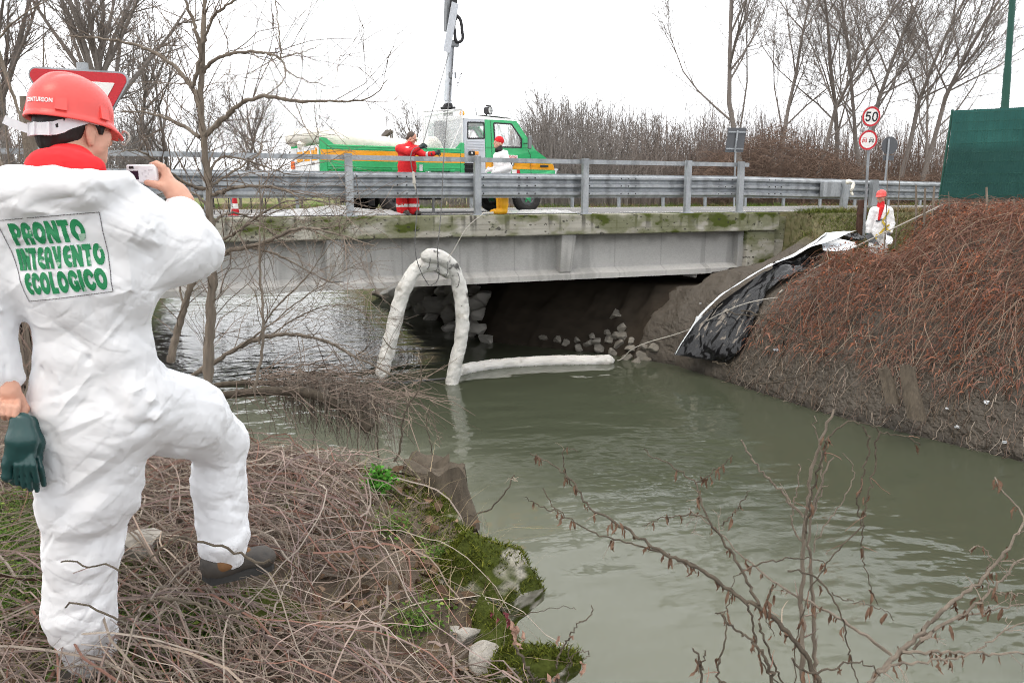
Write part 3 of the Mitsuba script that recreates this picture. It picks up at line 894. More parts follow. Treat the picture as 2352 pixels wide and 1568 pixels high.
    c0 = A(120, 590, 2.09); ang = math.radians(4.0); px = 1829 / (2.09 * math.cos(PITCH) + (H - c0[2]) * math.sin(PITCH))   # picture points per metre there

    def onback(mesh, off, step=.016):
        vv, ff = trimesh.remesh.subdivide_to_size(mesh.vertices, mesh.faces, step)
        x, z = vv[:, 0], vv[:, 2]
        X = c0[0] + x * math.cos(ang) - z * math.sin(ang); Z = c0[2] + x * math.sin(ang) + z * math.cos(ang)
        Y = surf(np.column_stack([X, Z]))
        Y = np.where(np.isnan(Y), np.nanmedian(Y), Y)
        return trimesh.Trimesh(np.column_stack([X, Y - off + vv[:, 1]]), ff, process=False) if False else trimesh.Trimesh(np.column_stack([X, Y - off + vv[:, 1], Z]), ff, process=False)

    def word(text, x0, x1, z0, z1, rag):
        """heavy round display letters"""
        out, x = [], 0.0
        for ch in text:
            g, w = GLYPH[ch]; out.append(affinity.translate(g, x, 0)); x += w + .07
        g = unary_union([o.buffer(0) for o in out]); sx = (x1 - x0) / (x - .07)
        g = affinity.scale(g, sx, z1 - z0, origin=(0, 0)); g = affinity.skew(g, xs=rag, origin=(0, 0))
        return affinity.translate(g, x0, z0)

    D = lambda x, y: ((x - 120) / px, (590 - y) / px)
    for i, (text, xa, xb, ya, yb) in enumerate((('PRONTO', 33, 200, 563, 505), ('INTERVENTO', 36, 233, 619, 562), ('ECOLOGICO', 52, 236, 676, 618))):
        a, b = D(xa, ya), D(xb, yb)
        r = ang
        un = lambda p: (p[0] * math.cos(r) + p[1] * math.sin(r), -p[0] * math.sin(r) + p[1] * math.cos(r))
        a0 = un(D(xa, (ya + yb) / 2)); b0 = un(D(xb, (ya + yb) / 2)); hh = (ya - yb) / px * .88
        zc = (a0[1] + b0[1]) / 2
        g = word(text, a0[0], b0[0], zc - hh / 2, zc + hh / 2, -5)
        mm = extrude(g, .0010, 'y', 0)
        put('person__lettering' + ('' if i == 0 else f'_{i:03d}'), onback(mm, .0028), 'print_green')
        labels['person__lettering' + ('' if i == 0 else f'_{i:03d}')] = {'label': f'green capital letters reading {text} on the back'}
    fr = Polygon([D(4, 508), D(233, 489), D(243, 672), D(50, 694)]); fr = affinity.rotate(fr, -math.degrees(ang), origin=(0, 0))
    fr = fr.buffer(.0008).difference(fr.buffer(-.0008))
    put('person__patch_outline', onback(extrude(fr, .0006, 'y', 0), .0026, .035), 'grey_cloth')

    # head, neck, ears, hair
    hf = nrm((.44, .89, -.10)); hs = nrm(np.cross(hf, (0, 0, 1))); hu = np.cross(hs, hf)      # forward, right, up of the head
    hc = A(172, 300, 2.38)
    HL = lambda f, s, u: hc + hf * f + hs * s + hu * u
    R = np.column_stack([hf, hs, hu])
    HL = lambda f, s, u: hc + (hf * f + hs * s + hu * u) * .95
    head = [('ell', HL(-.01, 0, .035), (.098, .077, .10), R, .03), ('ell', HL(.03, 0, -.035), (.066, .058, .075), R, .03), ('cone', HL(-.02, 0, -.07), A(165, 395, 2.29), .056, .064, .03),
            ('cone', HL(.093, 0, .005), HL(.112, 0, -.018), .008, .013, .012), ('cone', HL(.08, .03, .028), HL(.08, -.03, .028), .012, .012, .015),
            ('cone', HL(.085, .018, -.052), HL(.085, -.018, -.052), .008, .008, .008), ('ell', HL(.078, 0, -.078), (.02, .025, .02), R, .02), ('cone', HL(.06, .05, -.01), HL(.03, .062, -.05), .02, .016, .02),
            ('-ell', HL(.100, .031, .012), (.013, .015, .009), R, .008), ('-ell', HL(.100, -.031, .012), (.013, .015, .009), R, .008)]
    for s in (1, -1):
        head += [('ell', HL(-.008, .083 * s, -.012), (.017, .006, .030), R, .006), ('-ell', HL(-.002, .092 * s, -.008), (.009, .0045, .018), R, .004), ('ell', HL(-.004, .08 * s, -.040), (.010, .007, .010), R, .006)]
    mh = body(head, .005); smooth(mh, 6)
    put('person__head', mh, 'skin', True)
    for i, s in enumerate((1, -1)): put('person__head__eye' + ('' if i == 0 else '_001'), trimesh.creation.icosphere(2, .011).apply_translation(HL(.079, .031 * s, .012)), 'print_white', True)
    hair = [('ell', HL(-.020, 0, .040), (.095, .082, .10), R, .02), ('ell', HL(-.062, 0, -.020), (.045, .062, .068), R, .03), ('cone', HL(.035, .078, .03), HL(.030, .078, -.008), .012, .006, .012), ('cone', HL(.035, -.078, .03), HL(.030, -.078, -.008), .012, .006, .012),
            ('-ell', HL(.09, 0, -.03), (.075, .095, .085), R, .01), ('-ell', HL(.0, .1, -.028), (.027, .04, .042), R, .01), ('-ell', HL(.0, -.1, -.028), (.027, .04, .042), R, .01)]
    mm = body(hair, .005); vv = np.array(mm.vertices); vv += vnormals(vv, np.array(mm.faces)) * ((meshkit.fbm(vv * np.array([120, 120, 30.]), 3, 2) - .5) * .006)[:, None]
    put('person__hair', trimesh.Trimesh(vv, mm.faces, process=False), 'hair', True)
    # red collar pulled up round the neck
    col = [('flat', A(160, 386, 2.31), A(150, 410, 2.26), .070, .090, (1, 0, 0), 1.12, .03), ('cone', A(100, 378, 2.22), A(215, 385, 2.24), .035, .03, .03)]
    mm = body(col, .006); mm = mm.subdivide(); mm = crumple(mm, folds(mm, 4, 34, (1, .4, -.3), (.08, .2), (.005, .009), (-.010, .012), None, .15), .016)
    put('person__collar', mm, 'red_cloth', True)

    # hard hat
    hat_c = HL(-.012, 0, .050); up = nrm(hu + hf * .05); fw = nrm(hf - up * (hf @ up)); sd = np.cross(fw, up)
    nphi, prof = 96, []
    for a in np.linspace(0, math.pi / 2, 15): prof.append((math.sin(a) ** .92, .104 * math.cos(a) ** .86, 0))
    prof += [(1.005, -.010, 0), (1.012, -.017, .10), (1.04, -.022, .6), (1.055, -.027, 1), (1.06, -.032, 1), (1.04, -.034, .9), (1.0, -.030, 0), (.965, -.026, 0), (.95, .0, 0), (.70, .07, 0)]
    V = []
    for (r, z, bf) in prof:
        for j in range(nphi):
            ph = 2 * math.pi * j / nphi; c, s = math.cos(ph), math.sin(ph)
            ax_, by_ = .118, .096
            brim = 1 + bf * (.34 * max(c, 0) ** 5 * (1 if bf else 0))
            x, y = r * ax_ * c * brim, r * by_ * s * (1 + .0 * bf)
            zz = z - (.014 * max(c, 0) ** 4 * bf)
            if z > 0 and bf == 0 and r < .96:
                ridge = math.exp(-(y / .020) ** 4) * .0075 * min(1, max(0, (.10 - abs(x)) / .03)); zz += ridge
                zz += .0022 * math.exp(-((abs(y) - .042) / .010) ** 2) * min(1, max(0, (.09 - abs(x)) / .03))
            V.append(hat_c + fw * x + sd * y + up * zz)
    V = np.array(V); npf = len(prof)
    F = [(i * nphi + j, (i + 1) * nphi + j, (i + 1) * nphi + (j + 1) % nphi, i * nphi + (j + 1) % nphi) for i in range(npf - 1) for j in range(nphi)]
    put('person__hard_hat', trimesh.Trimesh(*trimesh.remesh.subdivide(V, np.vstack([np.array(F)[:, [0, 2, 1]], np.array(F)[:, [0, 3, 2]]])), process=False), 'helmet_red', 50)
    labels['person__hard_hat'] = {'label': 'salmon red hard hat with raised crown ridges'}

    def hatpt(ph, z, out=0.0):
        """a point on the shell at azimuth ph (0 front) and height z above the brim"""
        c, s = math.cos(ph), math.sin(ph); a = math.acos(min(1, max(0, (z / .104)) ) ** (1 / .86)) if z > 0 else math.pi / 2
        r = math.sin(a) ** .92
        return hat_c + fw * (r * .118 * c + out * c) + sd * (r * .096 * s + out * s) + up * z
    for i, ph in enumerate((math.radians(132), math.radians(-72), math.radians(72), math.radians(-132))):
        b = []
        for dp in (-.13, .13):
            for z, o in ((.020, .002), (-.014, .009), (.020, -.006), (-.014, -.01)): b.append(hatpt(ph + dp, z, o))
        put('person__hard_hat__lug' + ('' if i == 0 else f'_{i:03d}'), hull(b), 'helmet_red')
    tm = meshkit.text_mesh('CENTURION', .0112, .0008, True); vv, ff = trimesh.remesh.subdivide_to_size(np.array(tm.vertices), np.array(tm.faces), .006)
    wd = vv[:, 0].max()
    q = []
    for x, y, z in vv:
        ph = math.radians(167) - (x - wd / 2) / .112
        q.append(hatpt(ph, .003 + y, .0012 + z))
    put('person__hard_hat__lettering', trimesh.Trimesh(np.array(q), ff, process=False), 'print_white')
    # headband with its adjuster and loose tail
    def ribbon(pts, wide, th, updir):
        p = np.asarray(pts, float); tg = np.gradient(p, axis=0); tg /= np.linalg.norm(tg, axis=1, keepdims=True)
        u = np.asarray(updir, float) - tg * (tg @ np.asarray(updir, float))[:, None]; u /= np.linalg.norm(u, axis=1, keepdims=True)
        o = np.cross(tg, u); V = []
        for i in range(len(p)):
            w = wide if np.isscalar(wide) else wide[i]
            for a, b in ((-1, -1), (1, -1), (1, 1), (-1, 1)): V.append(p[i] + u[i] * a * w / 2 + o[i] * b * th / 2)
        n = len(p); F = [(4 * i + j, 4 * i + (j + 1) % 4, 4 * i + 4 + (j + 1) % 4, 4 * i + 4 + j) for i in range(n - 1) for j in range(4)] + [(3, 2, 1, 0), tuple(4 * (n - 1) + j for j in range(4))]
        F = np.array(F); return trimesh.Trimesh(np.array(V), np.vstack([F[:, [0, 1, 2]], F[:, [0, 2, 3]]]), process=False)
    ring = lambda deg, z, k=1.0: HL(-.012 + .107 * k * math.cos(math.radians(deg)), .090 * k * math.sin(math.radians(deg)), z)
    pts = [ring(a, z) for a, z in zip(np.linspace(75, 165, 10), np.r_[np.linspace(.030, .030, 3), np.linspace(.022, -.005, 4), [-.012, -.014, -.016]])]
    put('person__headband', ribbon(pts, np.r_[np.full(6, .030), np.full(4, .036)], .003, hu), 'strap_plastic', 30)
    pts = [ring(a, -.016, 1.03) for a in np.linspace(150, 205, 7)]
    put('person__headband__adjuster', join(ribbon(pts, .034, .008, hu), *[ribbon([ring(a - 2, -.016, 1.09), ring(a + 2, -.016, 1.09)], .036, .006, hu) for a in (152, 178, 203)]), 'strap_plastic', 30)
    b0 = ring(203, -.016, 1.04); dirn = nrm(ring(206, -.014, 1.04) - ring(196, -.016, 1.04))
    side = nrm(A(60, 285, 2.2) - A(110, 300, 2.2))
    pts = [b0 + side * d + hu * (d * d * 1.2) for d in np.linspace(-.01, .075, 6)]
    put('person__headband__tail', ribbon(pts, .024, .0025, hu), 'strap_plastic', 30)
    pts = [ring(a, z, k) for a, z, k in ((205, -.012, 1.0), (235, .005, 1.0), (265, .028, 1.0), (285, .035, 1.0))]
    put('person__headband__band', ribbon(pts, .026, .003, hu), 'strap_plastic', 30)
    # white cord wound round the front of the brim
    cpt = hat_c + fw * .150 + sd * .035 - up * .040
    cord = [cpt + sd * (.020 * math.cos(a)) + up * (.020 * math.sin(a)) + fw * (.003 * math.sin(a * 3.1)) for a in np.linspace(0, 6 * math.pi, 60)]
    put('person__cord', tube(cord, .0028, 6), 'rope', 40)

    # hands
    def finger(P, r0, r1, k=.006): return [('cone', P[i], P[i + 1], r0 + (r1 - r0) * i / (len(P) - 1), r0 + (r1 - r0) * (i + 1) / (len(P) - 1), k) for i in range(len(P) - 1)]
    cam_c = A(328, 400, 2.52)
    hand = [('cone', A(424, 462, 2.53), A(408, 446, 2.53), .029, .028, .02), ('cone', A(408, 446, 2.53), A(386, 412, 2.525), .027, .017, .02), ('cone', A(408, 446, 2.535), A(400, 424, 2.575), .026, .016, .02),
            ('cone', A(400, 440, 2.54), A(378, 424, 2.52), .024, .017, .02)]
    hand += finger([A(384, 408, 2.52), A(373, 384, 2.52), A(360, 377, 2.525), A(348, 379, 2.53)], .0118, .0085)
    hand += finger([A(390, 410, 2.54), A(382, 392, 2.56), A(362, 392, 2.575), A(348, 398, 2.567)], .0112, .0082)
    hand += finger([A(397, 417, 2.555), A(388, 404, 2.58), A(368, 406, 2.592), A(352, 410, 2.578)], .0108, .0080)
    hand += finger([A(402, 426, 2.57), A(390, 418, 2.595), A(374, 418, 2.60), A(360, 420, 2.588)], .0098, .0072)
    hand += finger([A(398, 438, 2.525), A(376, 430, 2.505), A(356, 424, 2.505), A(338, 420, 2.507)], .0145, .0095)
    mm = body(hand, .0032); smooth(mm, 4)
    put('person__hand', mm, 'skin', True)
    hand = [('cone', A(12, 868, 2.11), A(18, 900, 2.105), .027, .028, .02), ('cone', A(18, 900, 2.105), A(34, 928, 2.11), .029, .017, .015), ('cone', A(14, 902, 2.105), A(2, 928, 2.10), .026, .017, .015)]
    for k in range(4):
        x = 40 - 14.0 * k; y = 930 - 2.0 * k - (3 if k == 3 else 0)
        hand += finger([A(x, y - 8, 2.10), A(x - 1, y + 6, 2.055), A(x - 4, y + 24, 2.05), A(x - 1, y + 33, 2.07), A(x + 3, y + 22, 2.10)], .0088, .0074, .0015)
    hand += finger([A(44, 912, 2.12), A(56, 938, 2.125), A(50, 958, 2.105), A(44, 962, 2.09)], .0135, .0100)
    mm = body(hand, .0032); smooth(mm, 3)
    put('person__hand_001', mm, 'skin', True)

    # boots
    def boot(key, heel, toe, ank, wide):
        heel, toe, ank = map(np.asarray, (heel, toe, ank)); d = toe - heel; up_ = np.array([0, 0, 1.])
        P = lambda f, u, s=0: heel + d * f + up_ * u + nrm(np.cross(d, up_)) * s
        up1 = [('cone', P(.12, .055), P(.32, .062), .045, .045, .03), ('cone', P(.32, .062), P(.88, .045), .044, .036, .03), ('cone', P(.16, .07), ank, .045, .050, .03), ('ell', P(.86, .045), (.055, .05, .036), None, .02)]
        mm = body(up1, .006); mm = crumple(mm, folds(mm, 3, 20, np.cross(d, up_), (.03, .07), (.003, .006), (-.004, .003), None, .3), .006)
        put(key, mm, 'boot_leather', True)
        sole = [P(f, u, s * w) for f, w in ((-.02, .030), (.1, .036), (.45, .034), (.75, .044), (.95, .038), (1.04, .018)) for s in (-1, 1) for u in (.0, .028)]
        put(key + '__sole', hull(sole), 'tyre')
        tongue = [('cone', P(.36, .100), P(.62, .070), .034, .026, .01), ('cone', P(.16, .070, .030), P(.34, .075, .034), .030, .028, .01), ('cone', P(.16, .070, -.030), P(.34, .075, -.034), .030, .028, .01)]
        put(key + '__tongue', body(tongue, .005), 'boot_tan', True)
    boot('person__boot', A(478, 1338, 2.52), A(618, 1302, 2.70), A(517, 1275, 2.57), .05)
    boot('person__boot_001', A(175, 1600, 2.20), A(225, 1560, 2.40), A(200, 1520, 2.24), .05)

    # compact camera in the hand
    lab('camera', 'white compact camera held up in a bare hand', 'camera')
    cx = nrm((1, .10, .0)); cz = nrm((-.02, -.05, 1)); cy = np.cross(cz, cx)
    def C(v): v = np.asarray(v, float); return cam_c + v[:, :1] * cx + v[:, 1:2] * cy + v[:, 2:] * cz
    put('camera', moved(bx(-.045, .045, -.011, .011, -.029, .029, .005), C), 'camera_shell', 35)
    put('camera__screen', moved(bx(-.038, -.009, -.0125, -.0109, -.016, .010), C), 'camera_screen')
    put('camera__viewfinder', moved(bx(-.034, -.021, -.0135, -.0109, .016, .0235), C), 'dark_plastic')
    put('camera__lens_barrel', moved(cyl((-.01, .011, 0), (-.01, .03, 0), .021, 24), C), 'camera_shell', 30)
    for k, (x, z, a, b) in enumerate(((.012, .010, .004, .0025), (.003, .002, .0025, .004), (.021, .002, .0025, .004), (.012, -.006, .004, .0025), (.028, .014, .007, .0025), (.006, -.018, .004, .002), (.018, -.018, .004, .002))):
        put('camera__button' + ('' if k == 0 else f'_{k:03d}'), moved(bx(x - a, x + a, -.0125, -.0109, z - b, z + b, .0006), C), 'strap_plastic')
    put('camera__shutter_button', moved(cyl((.028, 0, .0289), (.028, 0, .0325), .006, 16), C), 'chrome', 30)

    # pair of rubber gloves hanging from the left fist
    for gi, (dx, dY, key) in enumerate(((-2, 0, 'rubber_glove'), (14, .055, 'rubber_glove_001'))):
        B = lambda x, y, Y: A(x + dx, y + (6 if gi else 0), Y + dY)
        G = [('flat', B(50, 965, 2.06), B(52, 1010, 2.05), .022, .030, (1, 0, 0), 1.3, .02), ('flat', B(52, 1010, 2.05), B(56, 1046, 2.05), .025, .024, (1, 0, 0), 1.35, .02), ('cone', B(36, 1040, 2.045), B(28, 1052, 2.04), .022, .017, .015)]
        G += finger([B(30, 1045, 2.04), B(20, 1065, 2.035), B(17, 1094, 2.035), B(19, 1099, 2.04)], .0135, .0115, .006)
        for k, (x, y) in enumerate(((42, 1110), (57, 1117), (71, 1119), (87, 1106))):
            G += finger([B(40 + 11 * k, 1046, 2.04), B(40 + 13 * k, 1068, 2.03), B(x, y, 2.045)], .0080, .0075, .001)
        mm = body(G, .0042); mm = crumple(mm, folds(mm, gi + 5, 26, (.5, 0, 1), (.03, .08), (.003, .006), (-.004, .004), None, .5), .006)
        put(key, mm, 'glove_green', True)
    lab('rubber_glove', 'dark green rubber glove hanging fingers down from the fist', 'glove')
    lab('rubber_glove_001', 'dark green rubber glove behind the first one, against the coverall', 'glove')


def _glyphs():
    rect = lambda a, b, c, d: sbox(a, b, c, d)
    def disc(x, y, r, ry=None):
        c = Point(0, 0).buffer(1, 24); return affinity.translate(affinity.scale(c, r, ry or r, origin=(0, 0)), x, y)
    G = {}
    O = disc(.42, .5, .42, .5).difference(disc(.44, .5, .15, .2))
    G['O'] = (O, .84)
    G['I'] = (rect(0, .30, 0, 1), .30)
    G['T'] = (unary_union([rect(0, .68, .74, 1), rect(.20, .50, 0, 1)]), .68)
    G['N'] = (unary_union([rect(0, .26, 0, 1), rect(.52, .78, 0, 1), Polygon([(0, 1), (.28, 1), (.78, 0), (.50, 0)])]), .78)
    G['P'] = (unary_union([rect(0, .28, 0, 1), disc(.34, .66, .36, .34)]).difference(disc(.36, .64, .10, .11)), .70)
    G['R'] = (unary_union([rect(0, .28, 0, .75), disc(.36, .64, .36, .36), rect(.44, .72, 0, .62)]).difference(rect(.28, .44, 0, .30)).difference(disc(.36, .62, .09, .12)), .72)
    C = disc(.42, .5, .42, .5).difference(disc(.46, .5, .15, .22)).difference(Polygon([(.5, .5), (.95, .80), (.95, .20)]))
    G['C'] = (C, .74)
    E = disc(.42, .5, .42, .5).difference(disc(.50, .5, .18, .24)).difference(rect(.50, .9, .24, .76)); E = unary_union([E.intersection(rect(0, .62, 0, 1)), rect(.15, .58, .42, .58)])
    G['E'] = (E, .62)
    G['V'] = (Polygon([(0, 1), (.30, 1), (.41, .45), (.52, 1), (.80, 1), (.54, 0), (.28, 0)]), .80)
    G['L'] = (unary_union([rect(0, .28, 0, 1), rect(0, .56, 0, .27)]), .56)
    G['G'] = (unary_union([C, rect(.46, .80, .10, .52).difference(rect(.46, .54, .1, .36))]), .80)
    return G


GLYPH = _glyphs()
build_photographer()
# ---------------------------------------------------------------- people on the bridge and the bank
def limb(P, R, k=.03): return [('cone', P[i], P[i + 1], R[i], R[i + 1], k) for i in range(len(P) - 1)]


def head_parts(key, c, f, skin_key='skin', size=1.0):
    """a head at c looking along f: face, ears, nose, mouth; returns the local frame"""
    f = nrm(f); s = nrm(np.cross(f, (0, 0, 1))); u = np.cross(s, f); R = np.column_stack([f, s, u])
    L = lambda a, b, d: np.asarray(c) + size * (f * a + s * b + u * d)
    pr = [('ell', L(-.01, 0, .03), (.098, .077, .10), R, .03), ('ell', L(.028, 0, -.038), (.066, .056, .074), R, .03), ('cone', L(-.02, 0, -.06), L(-.03, 0, -.16), .054, .058, .03),
          ('cone', L(.092, 0, .008), L(.114, 0, -.018), .008, .013, .012), ('cone', L(.08, .03, .028), L(.08, -.03, .028), .012, .012, .015), ('cone', L(.086, .02, -.050), L(.086, -.02, -.050), .008, .008, .008),
          ('ell', L(.076, 0, -.082), (.02, .026, .02), R, .02), ('-ell', L(.102, .031, .010), (.014, .015, .010), R, .008), ('-ell', L(.102, -.031, .010), (.014, .015, .010), R, .008)]
    for b in (1, -1): pr += [('ell', L(-.008, .080 * b, -.012), (.018, .008, .030), R, .008), ('cone', L(.055, .05 * b, -.012), L(.03, .06 * b, -.05), .02, .016, .02)]
    put(key + '__head', smooth(body(pr, .007), 3), skin_key, True)
    for i, b in enumerate((1, -1)): put(key + '__head__eye' + ('' if i == 0 else '_001'), trimesh.creation.icosphere(1, .010).apply_translation(L(.080, .031 * b, .010)), 'grey_cloth', True)
    put(key + '__head__mouth', cyl(L(.090, .018, -.050), L(.090, -.018, -.050), .0035, 6), 'red_cloth_dark')
    return L, R


def glove(key, wrist, knuck, side, spread=.02, bsdf='glove_dark', curl=(0, 0, 0)):
    """a gloved hand: palm, four fingers, thumb leaving the side"""
    w, k = np.asarray(wrist, float), np.asarray(knuck, float); d = nrm(k - w); s = nrm(side); cu = np.asarray(curl, float)
    pr = [('flat', w, k, .032, .028, s, 1.35, .02), ('cone', w - d * .05, w, .040, .036, .02)]
    for i, o in enumerate((-.033, -.011, .011, .033)):
        b = k + s * o; L = (.062, .078, .072, .055)[i]
        pr += limb([b, b + d * L * .5 + cu * .35 + s * o * spread, b + d * L * .85 + cu + s * o * spread * 2], [.0125, .0115, .010], .004)
    t0 = w + d * .03 + s * .035
    pr += limb([t0, t0 + d * .03 + s * .028 + cu * .3, t0 + d * .062 + s * .030 + cu * .8], [.0155, .0135, .011], .008)
    put(key, smooth(body(pr, .006), 2), bsdf, True)


def cloth(key, prims, h, bsdf, seed, along=(1, 0, -.4), amp=.16, cell=.09, count=40, sub=True):
    m = smooth(body(prims, h), 3)
    if sub: m = m.subdivide()
    m = crumple(m, folds(m, seed, count, along, (.08, .26), (.008, .016), (-.012, .014), None, .5), .02)
    m = crinkle(m, seed + 50, stretch(along, 3), cell, amp)
    put(key, m, bsdf, True)


def hatshape(key, c, f, bsdf='helmet_red', lift=.05):
    f = nrm(f); s = nrm(np.cross(f, (0, 0, 1))); u = np.cross(s, f)
    nphi, prof = 48, [(math.sin(a) ** .92, .110 * math.cos(a) ** .86, 0) for a in np.linspace(0, math.pi / 2, 10)] + [(1.03, -.018, .6), (1.06, -.028, 1), (1.03, -.034, .9), (.95, -.01, 0), (.7, .06, 0)]
    V = []
    for r, z, bf in prof:
        for j in range(nphi):
            ph = 2 * math.pi * j / nphi; cc, ss = math.cos(ph), math.sin(ph); x = r * .128 * cc * (1 + bf * .42 * max(cc, 0) ** 4); y = r * .106 * ss
            V.append(np.asarray(c) + f * (x - .01) + s * y + u * (z + lift + (.007 * math.exp(-(y / .02) ** 4) * min(1, max(0, (.1 - abs(x)) / .03)) if not bf and r < .96 and z > 0 else 0)))
    n = len(prof); F = np.array([(i * nphi + j, i * nphi + (j + 1) % nphi, (i + 1) * nphi + (j + 1) % nphi, (i + 1) * nphi + j) for i in range(n - 1) for j in range(nphi)])
    put(key, (np.array(V), F), bsdf, 40)


def bframe(s0, t0, z0):
    """local frame of a person on the bridge: x right along the road, y away, z up"""
    o = W(s0, t0, z0); X = np.array([BU[0], BU[1], 0]); Y = np.array([BN[0], BN[1], 0])
    return lambda x, y, z: o + X * x + Y * y + np.array([0, 0, z])


def red_worker():
    B = bframe(1.34, .62, DECK); K = 'person_001'
    lab(K, 'person in red work suit with reflective bands guiding the crane rope at the handrail', 'person')
    X = BU.tolist() + [0]; Yv = BN.tolist() + [0]
    L, R = head_parts(K, B(.10, -.03, 1.545), np.array(X) * .80 - np.array(Yv) * .42 + np.array([0, 0, -.42]))
    hair = [('ell', L(-.025, 0, .045), (.094, .083, .092), R, .02), ('ell', L(-.065, 0, -.015), (.045, .062, .06), R, .03), ('-ell', L(.085, 0, -.03), (.075, .10, .085), R, .01), ('-ell', L(.03, 0, -.06), (.07, .1, .06), R, .01)]
    put(K + '__hair', body(hair, .008), 'hair_brown', True)
    put(K + '__glasses', join(bx(0, .001, 0, .001, 0, .001).apply_translation(L(.1, 0, .012)), *[cyl(L(.106, .033 * b, .012), L(.110, .033 * b, .012), .020, 14) for b in (1, -1)], *[cyl(L(.10, .055 * b, .015), L(.0, .078 * b, .012), .003, 5) for b in (1, -1)], cyl(L(.108, .015, .014), L(.108, -.015, .014), .003, 5)), 'camera_screen')
    sh = [('flat', B(.0, 0, 1.30), B(.0, .0, .98), .145, .150, X, 1.22, .05), ('flat', B(.0, 0, .98), B(-.01, .0, .62), .150, .165, X, 1.2, .05), ('cone', B(-.15, .02, 1.34), B(.16, -.02, 1.34), .085, .085, .05), ('cone', B(.05, 0, 1.40), B(.07, -.02, 1.46), .075, .068, .03)]
    sh += limb([B(-.14, -.05, 1.33), B(-.02, -.27, 1.26), B(.13, -.40, 1.335)], [.085, .072, .055]) + limb([B(.20, -.02, 1.32), B(.32, -.20, 1.19), B(.45, -.40, 1.235)], [.085, .070, .052])
    cloth(K + '__jacket', sh, .014, 'red_cloth', 5, (1, 0, -.3), .12, .08, 34, False)
    tr = [('flat', B(-.01, 0, .86), B(-.01, 0, .74), .155, .155, X, 1.15, .05)]
    for i, x in enumerate((-.13, .12)): tr += limb([B(x, .0, .76), B(x - .01, .02 if i else -.02, .45), B(x, .0, .12)], [.135, .115, .118], .03)
    cloth(K + '__trousers', tr, .014, 'red_cloth', 6, (1, 0, -.2), .15, .09, 30, False)
    for i, x in enumerate((-.13, .12)):
        put(K + '__reflective_band' + (f'_{i:03d}' if i else ''), tube([B(x, .0, .165), B(x, .0, .225)], [.124, .124], 24, False), 'reflective_tape', 40)
        put(K + '__boot' + (f'_{i:03d}' if i else ''), smooth(body(limb([B(x, .03, .06), B(x + .05, -.08, .05), B(x + .07, -.18, .04)], [.055, .05, .042]) + limb([B(x, .02, .06), B(x, .01, .16)], [.058, .06]), .010), 2), 'boot_leather', True)
    for i, (a, b, r) in enumerate(((B(-.05, -.17, 1.295), B(-.01, -.225, 1.282), .084), (B(.365, -.27, 1.206), B(.395, -.315, 1.216), .070))):
        put(K + f'__reflective_band_{i + 2:03d}', tube([a, b], [r, r - .003], 24, False), 'reflective_tape', 40)
    glove(K + '__glove', B(.15, -.41, 1.345), B(.22, -.44, 1.375), (0, 0, 1), .02, 'glove_dark', np.array(X) * .02 + np.array([0, 0, -.03]))
    glove(K + '__glove_001', B(.47, -.41, 1.24), B(.52, -.43, 1.25), (.3, 0, 1), .03, 'glove_dark', np.array([0, 0, -.045]))
    put(K + '__badge', moved(bx(-.035, .035, -.004, 0, -.07, .06), lambda v: B(.24, -.19, .96) + v[:, :1] * np.array(X) + v[:, 1:2] * np.array(Yv) + v[:, 2:] * np.array([0, 0, 1.])), 'print_white')


def beanie_worker():
    B = bframe(3.43, .66, DECK); K = 'person_002'; X = np.array(BU.tolist() + [0]); Yv = np.array(BN.tolist() + [0])
    lab(K, 'person in white coverall and red beanie with yellow boots beside the truck cab', 'person')
    L, R = head_parts(K, B(-.04, .0, 1.50), -X * .97 - Yv * .1 + np.array([0, 0, .10]))
    hat = [('ell', L(-.018, 0, .060), (.106, .088, .098), R, .02), ('cone', L(.06, .05, .040), L(.06, -.05, .040), .018, .018, .02), ('-ell', L(.11, 0, -.03), (.075, .12, .07), R, .015), ('-ell', L(.0, 0, -.09), (.2, .2, .085), R, .01)]
    put(K + '__beanie', smooth(body(hat, .008), 2), 'red_cloth', True)
    put(K + '__scarf', body([('cone', B(-.03, 0, 1.36), B(-.02, 0, 1.41), .085, .075, .03)], .010), 'hair', True)
    sh = [('flat', B(.02, 0, 1.20), B(.05, 0, .92), .150, .155, X, 1.2, .05), ('flat', B(.05, 0, .92), B(.05, 0, .66), .155, .165, X, 1.15, .05), ('cone', B(.02, -.15, 1.24), B(.04, .15, 1.24), .085, .085, .05), ('cone', B(.05, 0, 1.30), B(.12, .0, 1.30), .07, .062, .04)]
    sh += limb([B(.03, -.17, 1.22), B(.10, -.24, .98), B(-.16, -.26, .90)], [.085, .078, .058]) + limb([B(.02, .16, 1.22), B(.06, .22, .98), B(-.14, .14, .95)], [.085, .075, .055])
    for i, y in enumerate((-.10, .12)): sh += limb([B(.05, y, .72), B(.03 if i else .07, y, .48), B(.05, y, .30)], [.125, .108, .085], .03)
    cloth(K + '__coverall', sh, .013, 'white_suit_far', 8, (1, 0, -.35), .18, .10, 40, False)
    for i, y in enumerate((-.10, .12)):
        put(K + '__boot' + (f'_{i:03d}' if i else ''), smooth(body(limb([B(.05, y, .44), B(.05, y, .20), B(.05, y, .08)], [.105, .088, .075]) + limb([B(.05, y, .06), B(-.07, y, .05), B(-.15, y, .045)], [.065, .058, .048]), .010), 2), 'rubber_yellow', True)
    glove(K + '__glove', B(-.18, -.265, .895), B(-.25, -.27, .885), (0, 0, 1), .02, 'white_suit_far', -X * .01 + np.array([0, 0, -.025]))
    glove(K + '__glove_001', B(-.16, .135, .945), B(-.23, .12, .94), (0, 0, 1), .02, 'white_suit_far', -X * .01 + np.array([0, 0, -.025]))


